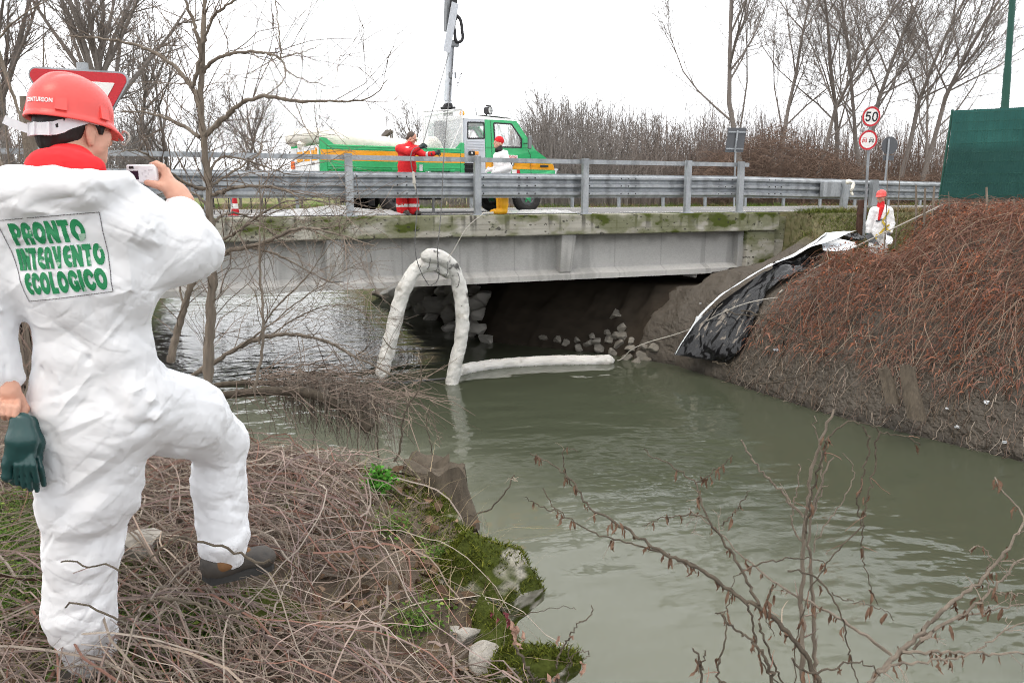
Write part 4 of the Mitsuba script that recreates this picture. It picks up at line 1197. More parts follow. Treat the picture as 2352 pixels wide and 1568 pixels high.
def bank_worker():
    c = at(2026, 440, 18.3); z0 = c[2] - 1.70; K = 'person_003'
    B = lambda x, y, z: np.array([c[0] + x, c[1] + y, z0 + z])
    lab(K, 'person in white coverall with red hard hat and yellow harness standing on the grassy bank', 'person')
    fdir = np.array([-.75, -.62, -.28])
    L, R = head_parts(K, B(-.02, -.02, 1.57), fdir)
    hatshape(K + '__hard_hat', B(-.02, -.02, 1.57), fdir * np.array([1, 1, .4]), lift=.058)
    put(K + '__hair', body([('ell', L(-.05, 0, .0), (.055, .076, .08), R, .02), ('-ell', L(.09, 0, -.03), (.08, .1, .085), R, .01)], .008), 'hair_brown', True)
    put(K + '__scarf', smooth(body([('cone', B(-.01, -.01, 1.37), B(0, 0, 1.44), .085, .075, .03), ('flat', B(-.03, -.12, 1.34), B(-.09, -.155, 1.08), .04, .02, (1, 0, 0), 1.3, .03)], .009), 2), 'red_cloth', True)
    X = (1, 0, 0)
    sh = [('flat', B(.02, 0, 1.22), B(.02, 0, .98), .145, .150, X, 1.30, .05), ('flat', B(.02, 0, .98), B(.0, 0, .76), .150, .155, X, 1.22, .05), ('cone', B(-.15, -.02, 1.28), B(.19, .02, 1.28), .085, .085, .05), ('cone', B(.06, .07, 1.36), B(.12, .06, 1.34), .07, .06, .04)]
    sh += limb([B(-.18, -.02, 1.26), B(-.24, -.02, .98), B(-.26, -.05, .80)], [.085, .075, .06]) + limb([B(.21, .02, 1.26), B(.27, .0, .98), B(.20, -.10, .80)], [.088, .080, .065])
    for i, x in enumerate((-.09, .10)): sh += limb([B(x, .0, .80), B(x * 1.1, -.02, .48), B(x, .0, .12)], [.130, .105, .090], .03)
    cloth(K + '__coverall', sh, .013, 'white_suit_far', 12, (1, 0, -.3), .18, .10, 44, False)
    glove(K + '__glove', B(-.265, -.055, .76), B(-.27, -.07, .69), (0, 1, 0), .02, 'glove_green', np.array([.01, -.01, -.01]))
    glove(K + '__glove_001', B(.17, -.13, .76), B(.13, -.16, .71), (.6, .6, 0), .02, 'grey_cloth', np.array([-.02, -.01, -.02]))
    for i, x in enumerate((-.09, .10)):
        put(K + '__boot' + (f'_{i:03d}' if i else ''), smooth(body(limb([B(x, .0, .20), B(x, 0, .07)], [.08, .065]) + limb([B(x, 0, .06), B(x - .08, -.07, .05), B(x - .14, -.11, .045)], [.06, .055, .045]), .010), 2), 'boot_leather', True)
    v = np.array(scene[K + '__coverall'] and meshkit.WRITTEN[scene[K + '__coverall']['filename']][0], float); tr = cKDTree(v)
    def strap(key, pts, w, bsdf):
        p = spline(np.array(pts), 14); q = []
        for a in p:
            near = v[tr.query(a, k=12)[1]].mean(0); q.append(near + nrm(a - np.array([c[0], c[1] + .02, a[2]])) * .018)
        p = np.array(q); V = []
        tg = np.gradient(p, axis=0); out = p - np.array([c[0], c[1] + .02, 0]) * [1, 1, 0] - p * [0, 0, 1]
        for i in range(len(p)):
            o = nrm(out[i]); sd_ = nrm(np.cross(tg[i], o))
            for a, b in ((-1, 0), (1, 0), (1, 1), (-1, 1)): V.append(p[i] + sd_ * a * w / 2 + o * (b * .006))
        n = len(p); F = np.array([(4 * i + j, 4 * i + (j + 1) % 4, 4 * i + 4 + (j + 1) % 4, 4 * i + 4 + j) for i in range(n - 1) for j in range(4)])
        put(key, (np.array(V), F), bsdf)
    strap(K + '__harness_strap', [B(.14, -.06, 1.34), B(.06, -.2, 1.15), B(-.02, -.2, 1.06)], .04, 'strap_yellow')
    strap(K + '__harness_strap_001', [B(-.16, -.14, 1.05), B(-.04, -.22, 1.08), B(.02, -.2, 1.07)], .035, 'grey_cloth')
    strap(K + '__harness_strap_002', [B(-.03, -.2, 1.05), B(.08, -.22, .92), B(.17, -.16, .82)], .045, 'strap_yellow')
    strap(K + '__harness_strap_003', [B(.18, -.16, .96), B(.08, -.22, .90), B(-.06, -.2, .76)], .045, 'strap_yellow')
    strap(K + '__harness_strap_004', [B(-.10, -.18, .74), B(-.13, -.16, .60), B(-.10, -.12, .50)], .045, 'strap_yellow')


red_worker(); beanie_worker(); bank_worker()
# ---------------------------------------------------------------- the truck with its loading crane
def wheel(key, c, R=.365, wdt=.20, side=-1, hub='paint_green', hub2='steel_grey'):
    """c: centre of the outer face in truck coordinates; axis along y"""
    prof = [(.56 * R, .02), (.60 * R, .0), (.80 * R, -.012), (.93 * R, .005), (R, .04), (R, wdt - .04), (.93 * R, wdt), (.56 * R, wdt)]
    n = 40; V = [(r * math.cos(a), y, r * math.sin(a)) for r, y in prof for a in np.arange(n) * 2 * math.pi / n]
    V = np.array(V); V[:, 1] *= -side; F = np.array([(i * n + j, i * n + (j + 1) % n, (i + 1) * n + (j + 1) % n, (i + 1) * n + j) for i in range(len(prof) - 1) for j in range(n)])
    put(key, moved((V + c, F), truck_xyz), 'tyre', 35)
    tr = [bx(-.03, .03, .02 * 0, wdt - .05, -.006, .010) for _ in range(1)]
    blocks = []
    for k in range(34):
        a = 2 * math.pi * k / 34
        for y in (.045, .105):
            m = bx(-.022, .022, y, y + .05, -.005, .009); m.apply_transform(trimesh.transformations.rotation_matrix(a, (0, 1, 0), (0, 0, 0)) @ trimesh.transformations.translation_matrix((0, 0, R))); blocks.append(m)
    m = join(*blocks); m.vertices[:, 1] *= -side; m.vertices += c
    put(key + '__tread', moved(m, truck_xyz), 'tyre')
    prof = [(.001, .02), (.10, .015), (.11, .05), (.15, .055), (.17, .03), (.57 * R + .01, .05), (.58 * R, .015)]
    V = np.array([(r * math.cos(a), y, r * math.sin(a)) for r, y in prof for a in np.arange(n) * 2 * math.pi / n]); V[:, 1] *= -side
    F = np.array([(i * n + j, i * n + (j + 1) % n, (i + 1) * n + (j + 1) % n, (i + 1) * n + j) for i in range(len(prof) - 1) for j in range(n)])
    put(key + '__rim', moved((V + c, F), truck_xyz), hub2, 35)
    hubs = [cyl((0, -side * .0, 0), (0, -side * .05, 0), .075, 20)] + [cyl((.105 * math.cos(a), -side * .015, .105 * math.sin(a)), (.105 * math.cos(a), -side * .06, .105 * math.sin(a)), .026, 10) for a in np.arange(6) * math.pi / 3]
    m = join(*hubs); m.vertices += c
    put(key + '__hub', moved(m, truck_xyz), hub, 30)


def tput(key, mesh, bsdf, sm=False, **k): put(key, moved(mesh, truck_xyz), bsdf, sm, **k)


def truck():
    K = 'crane_truck'; lab(K, 'green amber and white flatbed truck with a loading crane, parked on the bridge', 'truck')
    WD = 2.05
    # chassis
    tput(K + '__chassis', join(bx(.0, 5.4, .55, .68, .52, .72), bx(.0, 5.4, 1.37, 1.50, .52, .72), *[bx(x, x + .08, .6, 1.45, .54, .68) for x in (.2, 1.2, 2.2, 3.2, 4.2)], bx(.05, .5, .2, 1.85, .48, .56), bx(2.2, 2.8, .22, .55, .45, .80), bx(.2, 3.3, .1, 1.95, .72, .82)), 'chassis')
    # bed: floor, drop sides with corner posts
    tput(K + '__bed_floor', bx(0, 3.32, .03, WD, .83, .90), 'paint_green')
    def side(y0, y1, key):
        tput(key, bx(.145, 3.215, y0, y1, .93, 1.40, .008), 'paint_green')
        tput(key + '__top_edge', hull([(.145, y0 - .012, 1.402), (3.215, y0 - .012, 1.402), (.145, y1 + .012, 1.402), (3.215, y1 + .012, 1.402), (.145, y0, 1.43), (3.215, y0, 1.425), (.145, y1, 1.43), (3.215, y1, 1.425)]), 'paint_green')
        out = -1 if y0 < 1 else 1; yf = y0 if out < 0 else y1
        tput(key + '__stripe', bx(.150, 3.21, min(yf, yf + out * .003), max(yf, yf + out * .003), 1.11, 1.325), 'paint_amber')
        tput(key + '__rib', bx(.150, 3.21, min(yf, yf + out * .012), max(yf, yf + out * .012), 1.345, 1.362, .003), 'paint_green')
        tput(key + '__rib_001', bx(.150, 3.21, min(yf, yf + out * .012), max(yf, yf + out * .012), .985, 1.003, .003), 'paint_green')
        for k, x in enumerate((.75, 1.55, 2.3, 2.95)):
            tput(key + f'__hinge' + (f'_{k:03d}' if k else ''), bx(x, x + .12, min(yf + out * .001, yf + out * .03), max(yf + out * .001, yf + out * .03), .915, .975, .008), 'paint_green')
    side(.0, .03, K + '__side_panel'); side(WD - .03, WD, K + '__side_panel_001')
    for k, (x, y) in enumerate(((.0, -.005), (3.22, -.005), (.0, WD - .04), (3.22, WD - .04))):
        w = .14 if x == 0 else .10
        tput(K + '__corner_post' + (f'_{k:03d}' if k else ''), bx(x, x + w, y, y + .05, .85, 1.56, .006), 'paint_green')
        tput(K + '__corner_post' + (f'_{k:03d}' if k else '') + '__stripe', bx(x + .004, x + w - .004, y - .0035 if y < 1 else y + .0505, y - .0005 if y < 1 else y + .0535, 1.11, 1.325), 'paint_amber')
        xa, xb = (x + w, x + w + .16) if x == 0 else (x, x - .12)
        tput(K + '__gusset' + (f'_{k:03d}' if k else ''), hull([(xa, y + .01, 1.431), (xb, y + .01, 1.431), (xa, y + .03, 1.431), (xb, y + .03, 1.431), (xa, y + .01, 1.55), (xa, y + .03, 1.55)]), 'paint_green')
    tput(K + '__tailboard', bx(-.035, -.002, .05, WD - .05, .86, 1.42, .006), 'paint_white')
    for k, y in enumerate((.50, 1.02, 1.54)): tput(K + '__tailboard__rib' + (f'_{k:03d}' if k else ''), bx(-.050, -.0355, y - .02, y + .02, .93, 1.40, .004), 'paint_white')
    tput(K + '__tailboard__stripe', bx(-.038, -.0355, .08, .47, 1.11, 1.325), 'paint_amber'); tput(K + '__tailboard__stripe_001', bx(-.038, -.0355, .55, .98, 1.11, 1.325), 'paint_amber'); tput(K + '__tailboard__stripe_002', bx(-.038, -.0355, 1.08, 1.5, 1.11, 1.325), 'paint_amber')
    tm = meshkit.text_mesh('1048', .065, .002, True); v = np.array(tm.vertices); tput(K + '__tailboard__number', (np.column_stack([-.0360 - v[:, 2], .52 - v[:, 0], 1.02 + v[:, 1]]), tm.faces), 'print_black')
    tput(K + '__tailboard__reflector', bx(-.058, -.0505, WD - .36, WD - .12, .98, 1.14), 'sign_orange')
    tput(K + '__rear_lamp', bx(-.06, .06, .14, .44, .62, .74, .01), 'lamp_red'); tput(K + '__rear_lamp_001', bx(-.06, .06, 1.62, 1.92, .62, .74, .01), 'lamp_red')
    tput(K + '__underrun_bar', bx(-.02, .06, .1, WD - .1, .42, .50, .01), 'chassis')
    tput(K + '__marker_lamp', cyl((-.038, .13, 1.33), (-.055, .13, 1.33), .035, 12), 'lamp_amber', 30)
    # wheels
    wheel(K + '__wheel', (5.10, .10, .365)); wheel(K + '__wheel_001', (5.10, WD - .10, .365), side=1)
    wheel(K + '__wheel_002', (1.66, .02, .365), hub='chassis'); wheel(K + '__wheel_003', (1.66, WD - .02, .365), side=1, hub='chassis')
    n = 36; prof = [(.20, .0), (.34, .0), (.365, .04), (.365, .16), (.34, .20), (.20, .20)]
    V = np.array([(2.66 + 1.15 * r * math.cos(a), .75 + r * math.sin(a), .30 + z) for r, z in prof for a in np.arange(n) * 2 * math.pi / n]); F = np.array([(i * n + j, i * n + (j + 1) % n, (i + 1) * n + (j + 1) % n, (i + 1) * n + j) for i in range(len(prof) - 1) for j in range(n)])
    tput(K + '__spare_wheel', (V, F), 'tyre', 35); tput(K + '__spare_wheel__rim', cyl((2.66, .75, .33), (2.66, .75, .45), .2, 24), 'chassis', 30)
    # outrigger leg standing on the road, mud flaps
    tput(K + '__outrigger', join(bx(2.55, 2.65, .08, .22, .42, .75, .01), cyl((2.60, .15, .0), (2.60, .15, .42), .03, 12), cyl((2.60, .15, 0), (2.60, .15, .02), .07, 16)), 'steel_grey')
    for k, x in enumerate((1.15, 2.12)): tput(K + '__mudflap' + (f'_{k:03d}' if k else ''), bx(x, x + .012, .03, .38, .18, .70), 'chassis')
    tput(K + '__mudguard', join(bx(.55, 1.22, .10, .50, .55, .72, .02), bx(.55, .60, .10, .50, .25, .6)), 'chassis'); tput(K + '__tool_box', bx(2.95, 3.35, .08, .6, .42, .80, .02), 'chassis')
    # cab: a side outline with real openings, swept across the width
    out = Polygon([(3.38, .66), (3.36, 2.06), (3.40, 2.11), (4.70, 2.11), (4.98, 1.76), (5.29, 1.45), (5.58, 1.29), (5.83, 1.13), (5.90, .95), (5.88, .62), (5.52, .62)] +
                  [(5.10 + .41 * math.cos(a), .365 + .41 * math.sin(a)) for a in np.linspace(.05, math.pi - .05, 12)] + [(4.66, .45), (4.2, .45), (4.2, .66)]).buffer(0)
    w1 = Polygon([(3.455, 1.665), (3.885, 1.685), (3.885, 2.03), (3.47, 2.02)]).buffer(-.02).buffer(.02); w2 = Polygon([(4.155, 1.50), (4.87, 1.51), (4.885, 1.70), (4.62, 2.03), (4.145, 2.035)]).buffer(-.03).buffer(.03)
    skin = out.difference(w1).difference(w2)
    def taper(v):   # the cab narrows a little towards the roof and the nose
        k = (.055 * np.clip((v[:, 2] - 1.4) / .7, 0, 1) + .10 * np.clip((v[:, 0] - 5.1) / .8, 0, 1) ** 2); v = v.copy(); y = v[:, 1]
        v[:, 1] = 1.025 + (y - 1.025) * (1 - k); return v
    rear = sbox(3, 3.905, 0, 3); up = sbox(3, 6.2, 1.155, 3); mid = sbox(3, 6.2, 1.01, 1.150); low = sbox(3, 6.2, 0, 1.005); fr = sbox(3.910, 6.2, 0, 3)
    for k, (y0, y1) in enumerate(((.06, .085), (WD - .085, WD - .06))):
        sfx = f'_{k:03d}' if k else ''
        tput(K + '__cab_panel' + sfx, moved(extrude(skin.intersection(rear), y1 - y0, 'y', y0), taper), 'paint_silver'); labels[K + '__cab_panel' + sfx] = {'label': 'silver rear side panel of the cab'}
        tput(K + '__cab_door' + sfx, moved(extrude(skin.intersection(fr).intersection(up), y1 - y0, 'y', y0), taper), 'paint_green')
        tput(K + '__cab_door' + sfx + '__stripe', moved(extrude(skin.intersection(fr).intersection(mid), y1 - y0, 'y', y0), taper), 'paint_amber')
        tput(K + '__cab_sill' + sfx, moved(extrude(skin.intersection(fr).intersection(low), y1 - y0, 'y', y0), taper), 'paint_green')
        o = y0 + .010
        for j, (w, nm) in enumerate(((w1, 'window'), (w2, 'window_001'))):
            tput(K + f'__cab_door{sfx}__{nm}', moved(extrude(w.buffer(.004), .004, 'y', o), taper), 'cab_glass')
            yy = y0 - .006 if k == 0 else y1
            tput(K + f'__cab_door{sfx}__{nm}_seal', moved(extrude(w.buffer(.018).difference(w.buffer(-.016)), .006, 'y', yy), taper), 'dark_plastic')
        yy = y0 - .002 if k == 0 else y1
        gaps = unary_union([LineString([(4.065, 2.09), (4.075, .66)]).buffer(.005), LineString([(5.05, 1.45), (5.12, 1.35), (5.14, .90)]).buffer(.005), LineString([(3.92, 1.48), (5.05, 1.50)]).buffer(.003)])
        tput(K + '__cab_door' + sfx + '__gap', moved(extrude(gaps, .002, 'y', yy), taper), 'dark_plastic')
        for j, z in enumerate((1.60, 1.54, 1.48, 1.42)): tput(K + '__cab_panel' + sfx + '__rib' + (f'_{j:03d}' if j else ''), moved(bx(3.42, 3.88, y0 - .008 if k == 0 else y1 - .002, y0 + .002 if k == 0 else y1 + .008, z, z + .022, .004), taper), 'paint_silver')
    # roof cap, windscreen frame, bonnet, nose, back wall
    roof = hull([(x, y, z) for x, ya, z in ((3.33, .10, 2.10), (4.74, .12, 2.105), (3.35, .16, 2.17), (4.60, .2, 2.185), (3.95, .25, 2.215)) for y in (ya, WD - ya)]); tput(K + '__roof', roof, 'paint_white', 40)
    tput(K + '__cab_back', bx(3.355, 3.379, .10, WD - .10, .70, 2.09), 'paint_silver')
    ws = [(4.735, 2.10), (5.27, 1.46)]
    def slab(pts, y0, y1, th): return moved(extrude(LineString(pts).buffer(th / 2, cap_style=2), y1 - y0, 'y', y0), lambda v: v)
    tput(K + '__windscreen', slab([(4.745, 2.09), (5.265, 1.475)], .16, WD - .16, .006), 'cab_glass')
    for k, y in enumerate((.115, WD - .165)): tput(K + '__windscreen_pillar' + (f'_{k:03d}' if k else ''), slab(ws, y, y + .05, .05), 'paint_green')
    tput(K + '__bonnet', hull([(x, y, z) for x, ya, z in ((5.28, .11, 1.455), (5.30, .11, 1.42), (5.60, .14, 1.30), (5.84, .17, 1.145), (5.60, .14, 1.25), (5.82, .17, 1.08)) for y in (ya, WD - ya)]), 'paint_white', 30)
    tput(K + '__grille', hull([(x, y, z) for x, ya, z in ((5.85, .17, 1.12), (5.915, .19, .95), (5.895, .19, .64), (5.80, .17, .64), (5.78, .17, 1.08)) for y in (ya, WD - ya)]), 'paint_white', 30)
    tput(K + '__bumper', bx(5.84, 5.99, .10, WD - .10, .46, .66, .03), 'dark_plastic', 30)
    tput(K + '__bull_bar', join(cyl((5.94, .3, .66), (6.03, .3, 1.02), .022, 10), cyl((5.94, WD - .3, .66), (6.03, WD - .3, 1.02), .022, 10), cyl((6.03, .25, 1.02), (6.03, WD - .25, 1.02), .022, 10), cyl((6.0, .25, .85), (6.0, WD - .25, .85), .022, 10)), 'chrome', 30)
    for k, y in enumerate((.30, WD - .52)):
        tput(K + '__headlight' + (f'_{k:03d}' if k else ''), bx(5.88, 5.93, y, y + .22, .98, 1.10, .015), 'reflective_tape'); tput(K + '__indicator' + (f'_{k:03d}' if k else ''), bx(5.16, 5.25, .052 if k == 0 else WD - .06, .06 if k == 0 else WD - .052, 1.10, 1.135, .006), 'lamp_amber')
    tput(K + '__air_vent', moved(bx(5.40, 5.66, .048, .058, 1.065, 1.115, .004), taper), 'dark_plastic')
    for k in (0, 1): tput(K + '__door_handle' + (f'_{k:03d}' if k else ''), bx(4.16, 4.30, .045 if k == 0 else WD - .06, .06 if k == 0 else WD - .045, 1.37, 1.40, .006), 'dark_plastic')
    for k, y in enumerate((-.14, WD + .06)):
        tput(K + '__mirror' + (f'_{k:03d}' if k else ''), bx(4.96, 5.04, y, y + .10, 1.47, 1.77, .02), 'steel_grey', 30); tput(K + '__mirror' + (f'_{k:03d}' if k else '') + '__arm', cyl((4.93, .06 if k == 0 else WD - .06, 1.60), (4.99, y + .05, 1.60), .012, 8), 'dark_plastic')
    for k, y in enumerate((.35, 1.15)):
        tput(K + '__seat' + (f'_{k:03d}' if k else ''), join(bx(4.10, 4.60, y, y + .5, .95, 1.15, .04), hull([(4.12, y, 1.1), (4.22, y, 1.1), (4.0, y, 1.72), (4.08, y, 1.72), (4.12, y + .5, 1.1), (4.22, y + .5, 1.1), (4.0, y + .5, 1.72), (4.08, y + .5, 1.72)])), 'grey_cloth')
    tput(K + '__dashboard', bx(4.95, 5.28, .14, WD - .14, 1.10, 1.45, .03), 'dark_plastic')
    n = 20; tput(K + '__steering_wheel', tube([(4.86 + .07 * math.sin(a), 1.45 + .2 * math.cos(a), 1.42 + .18 * math.sin(a)) for a in np.linspace(0, 2 * math.pi, 25)], .015, 6), 'dark_plastic', 30)
    # plates on the door
    tput(K + '__door_plate', bx(4.47, 4.76, .045, .0565, 1.20, 1.325, .002), 'sign_white')
    tm = meshkit.text_mesh('RIE', .085, .002, True); v = np.array(tm.vertices); tput(K + '__door_plate__lettering', (np.column_stack([4.50 + v[:, 0] * 1.25, .0448 - v[:, 2], 1.222 + v[:, 1]]), tm.faces), 'sign_red')
    tput(K + '__emblem', cyl((4.615, .0565, 1.125), (4.615, .050, 1.125), .055, 24), 'print_black', 30); tm = meshkit.text_mesh('E', .065, .002, True); v = np.array(tm.vertices); tput(K + '__emblem__lettering', (np.column_stack([4.595 + v[:, 0], .0495 - v[:, 2], 1.093 + v[:, 1]]), tm.faces), 'print_white')
    tput(K + '__reflector_plate', bx(4.60, 4.73, .048, .0565, .905, .995), 'sign_white'); tput(K + '__reflector_plate_001', bx(4.734, 4.82, .048, .0565, .905, .995), 'sign_red')
    # roof gear
    tput(K + '__beacon', trimesh.creation.icosphere(3, .062).apply_scale([1, 1, 1.15]).apply_translation([3.47, .38, 2.235]), 'lamp_amber', True); tput(K + '__beacon__base', cyl((3.47, .38, 2.12), (3.47, .38, 2.21), .055, 16), 'dark_plastic', 30)
    tput(K + '__spotlight', join(cyl((4.10, .40, 2.33), (4.16, .28, 2.33), .085, 20, .095)), 'dark_plastic', 30)
    tput(K + '__spotlight__glass', cyl((4.160, .279, 2.33), (4.162, .275, 2.33), .08, 20), 'reflective_tape', 30)
    tput(K + '__spotlight__guard', join(*[tube([(4.165 + .08 * math.cos(a) * .45, .27, 2.33 + .08 * math.sin(a)) for a in np.linspace(0, 2 * math.pi, 20)], .004, 5), cyl((4.17, .266, 2.25), (4.17, .266, 2.41), .004, 5), cyl((4.09, .29, 2.33), (4.23, .25, 2.33), .004, 5), bx(4.07, 4.19, .30, .34, 2.425, 2.445)]), 'dark_plastic')
    tput(K + '__spotlight__bracket', cyl((4.11, .38, 2.19), (4.11, .38, 2.26), .015, 8), 'dark_plastic')
    tput(K + '__roof_hatch', bx(4.42, 4.58, .5, 1.5, 2.17, 2.235, .02), 'steel_grey')
    a0 = np.array([3.93, .5, 2.2]); tput(K + '__aerial', tube([a0, a0 + [-.03, 0, .10], a0 + [-.12, 0, .5], a0 + [-.27, 0, 1.45]], [.012, .007, .004, .0025], 5), 'dark_plastic')
    # mesh bulkhead behind the cab
    fr_ = [cyl((3.30, y, .9), (3.30, y, 2.30), .02, 8) for y in (.06, 1.02, WD - .06)] + [cyl((3.30, .06, z), (3.30, WD - .06, z), .02, 8) for z in (2.29, 1.45)] + [cyl((2.34, .06, 1.42), (2.34, .06, 2.20), .016, 8), cyl((2.34, .06, 2.19), (3.30, .06, 2.29), .016, 8), cyl((3.0, .06, 1.42), (3.30, .06, 2.0), .014, 8)]
    tput(K + '__bulkhead_frame', join(*fr_), 'paint_white', 30)
    wires = []
    for k in np.arange(-1.0, 2.1, .030):
        for sg in (1, -1):
            p0, p1 = (k, 1.45), (k + .85, 2.29)
            a, b = max(.06, p0[0]), min(WD - .06, p1[0])
            if b > a: wires.append(((3.30, a if sg > 0 else WD - a, 1.45 + (a - k)), (3.30, b if sg > 0 else WD - b, 1.45 + (b - k))))
            a, b = max(2.34, k + 2.0), min(3.29, k + 2.85)
            if b > a: wires.append(((a if sg > 0 else 5.63 - a, .06, 1.40 + (a - k - 2.0) * .9), (b if sg > 0 else 5.63 - b, .06, 1.40 + (b - k - 2.0) * .9)))
    w = np.array(wires); v, f = tubes(w, np.full((len(w), 2), .0021), 3)
    tput(K + '__bulkhead_mesh', (v, f), 'paint_white'); labels[K + '__bulkhead_mesh'] = {'kind': 'stuff'}
    tput(K + '__control_box', bx(3.44, 3.56, -.06, .04, 1.29, 1.385, .008), 'dark_plastic'); tput(K + '__control_box__dial', cyl((3.48, -.061, 1.34), (3.48, -.068, 1.34), .022, 14), 'sign_white', 30); tput(K + '__control_box__lamp', bx(3.565, 3.66, -.06, .04, 1.30, 1.38, .01), 'lamp_amber')
    lv = [bx(3.32 + .05 * k, 3.345 + .05 * k, .0, .05, .82, 1.12) for k in range(5)] + [cyl((3.30, .0, z), (3.60, .0, z), .012, 6) for z in (.88, .98, 1.08)]
    tput(K + '__valve_bank', join(*lv), 'chassis')
    # crane: column, boom rising out of the picture, ram, hoses, guard plate
    yc = .95
    tput(K + '__crane_column', join(bx(3.02, 3.30, yc - .2, yc + .2, .7, 1.3, .02), bx(3.08, 3.26, yc - .12, yc + .12, 1.3, 2.1, .02)), 'steel_grey')
    b0, b1, b2 = np.array([3.40, yc, 2.42]), np.array([3.49, yc, 3.80]), np.array([3.60, yc, 5.10])
    X = np.array([1., 0, 0])
    def boxbeam(a, b, w, h): 
        d = nrm(b - a); yv = np.array([0, 1., 0]); xv = np.cross(yv, d); return hull([p + xv * sx * w / 2 + yv * sy * h / 2 for p in (a, b) for sx in (-1, 1) for sy in (-1, 1)])
    tput(K + '__crane_boom', boxbeam(b0, b1 + [0, 0, .1], .115, .13), 'paint_silver'); tput(K + '__crane_boom__sleeve', boxbeam(b0 + [.005, 0, .15], b0 + [.03, 0, .62], .135, .15), 'paint_silver')
    tput(K + '__crane_boom__ram', join(cyl(b0 + [.10, -.1, .70], b1 + [.06, -.1, -.05], .030, 12), cyl(b0 + [.07, -.1, .15], b0 + [.10, -.1, .72], .042, 12)), 'chrome', 30)
    tput(K + '__crane_boom__clevis', join(bx(3.32, 3.36, yc - .09, yc + .09, 2.22, 2.48, .01), bx(3.45, 3.49, yc - .09, yc + .09, 2.22, 2.48, .01), cyl((3.29, yc - .1, 2.40), (3.29, yc + .1, 2.40), .035, 10), cyl((3.52, yc - .1, 2.40), (3.52, yc + .1, 2.40), .035, 10), bx(3.34, 3.46, yc - .1, yc + .1, 2.42, 2.50)), 'chassis')
    tput(K + '__crane_boom__clamp', join(bx(3.41, 3.58, yc - .12, yc + .1, 3.06, 3.20, .015), bx(3.40, 3.50, yc - .1, yc + .1, 2.92, 2.98, .01)), 'steel_grey')
    tput(K + '__crane_boom__bracket', join(bx(3.42, 3.66, yc - .12, yc + .12, 3.76, 3.90, .02), bx(3.52, 3.64, yc - .10, yc + .10, 4.35, 4.62, .02)), 'steel_grey')
    tput(K + '__crane_boom__inner_boom', boxbeam(b1 + [.04, 0, .75], b2, .16, .16), 'chassis'); tput(K + '__crane_boom__outer_boom', boxbeam(b1 + [-.06, .02, .30], b2 + [-.12, .02, 0], .14, .14), 'steel_grey')
    tput(K + '__crane_boom__guard_plate', boxbeam(np.array([3.31, yc - .15, 3.62]), np.array([3.55, yc - .15, 4.70]), .17, .02), 'paint_silver')
    hose = spline([(3.56, yc - .12, 4.45), (3.66, yc - .14, 4.38), (3.72, yc - .15, 4.10), (3.70, yc - .15, 3.90), (3.60, yc - .14, 3.86), (3.54, yc - .13, 4.05), (3.50, yc - .12, 4.2)], 40)
    tput(K + '__crane_boom__hose', tube(hose, .035, 8), 'chassis', 40)
    links = [tube([(3.60 + .05 * k * .45 + .017 * math.cos(a), yc - .1 + (.017 * math.sin(a) if k % 2 else 0), 2.92 + .052 * k + .03 * math.sin(a) * (0.3 if k % 2 else 1)) for a in np.linspace(0, 2 * math.pi, 13)], .006, 5) for k in range(6)]
    tput(K + '__crane_boom__chain', join(*links), 'chassis')

    # absorbent booms heaped on the bed: each a long soft sausage
    soft = [[(-.10, 1.75, 1.60), (.05, 1.3, 1.66), (.35, .9, 1.62), (.9, .75, 1.54), (1.5, .6, 1.45)], [(-.10, .95, 1.60), (.06, .75, 1.64), (.4, .55, 1.60), (1.0, .4, 1.53), (1.7, .38, 1.47), (2.5, .4, 1.42)], [(-.1, 1.2, 1.47), (.8, 1.2, 1.45), (1.6, 1.1, 1.42), (2.4, 1.0, 1.42), (3.0, 1.0, 1.40)],
            [(.3, 1.6, 1.42), (1.2, 1.6, 1.42), (2.2, 1.5, 1.45), (2.7, 1.4, 1.60), (2.75, 1.3, 1.72)], [(2.1, .3, 1.36), (2.5, .35, 1.47), (2.75, .45, 1.58), (2.9, .6, 1.50), (3.05, .7, 1.38)], [(.2, .3, 1.22), (1.2, .3, 1.24), (2.2, .3, 1.22), (3.1, .3, 1.22)], [(.2, .75, 1.22), (1.2, .8, 1.24), (2.2, .75, 1.22), (3.1, .8, 1.22)], [(.2, 1.3, 1.2), (1.2, 1.3, 1.24), (3.1, 1.3, 1.2)], [(.2, 1.75, 1.2), (1.2, 1.75, 1.24), (3.1, 1.7, 1.2)]]
    where = ('end hanging over the tailboard behind', 'end hanging over the tailboard in front', 'running lengthwise over the middle of the load', 'rising to a hump near the cab', 'looped up behind the mesh bulkhead', 'low along the near side panel', None, None, None)
    for k, P in enumerate(soft[:6]):
        key = 'rolled_boom' + (f'_{k:03d}' if k else ''); p = spline(P, 60); r0 = .175 if k < 2 else .14
        s = np.linspace(0, 1, 60); r = r0 * (1 - .10 * np.abs(np.sin(s * 23 + k)) ** 6) * np.minimum(1, np.minimum(s, 1 - s) * 30 + .10) ** .5
        m = tube(p, r, 18); v = np.array(m.vertices); v += (np.stack([meshkit.noise(v * 7, 3 + k + j) for j in range(3)], 1) - .5) * .018
        tput(key, (v, m.faces), 'boom_cream', True); lab(key, 'cream absorbent boom on the truck bed, ' + where[k], 'absorbent boom')


truck()
def ground_hit(px, py, lo=1.0, hi=60):
    d = ray(px, py); ks = np.linspace(lo, hi, 4000) / d[1]; P = d[None] * ks[:, None] + [0, 0, H]; h = height(P[:, 0], P[:, 1]); i = np.nonzero(P[:, 2] <= np.maximum(h, 0))[0]
    return P[i[0]] if len(i) else P[-1]


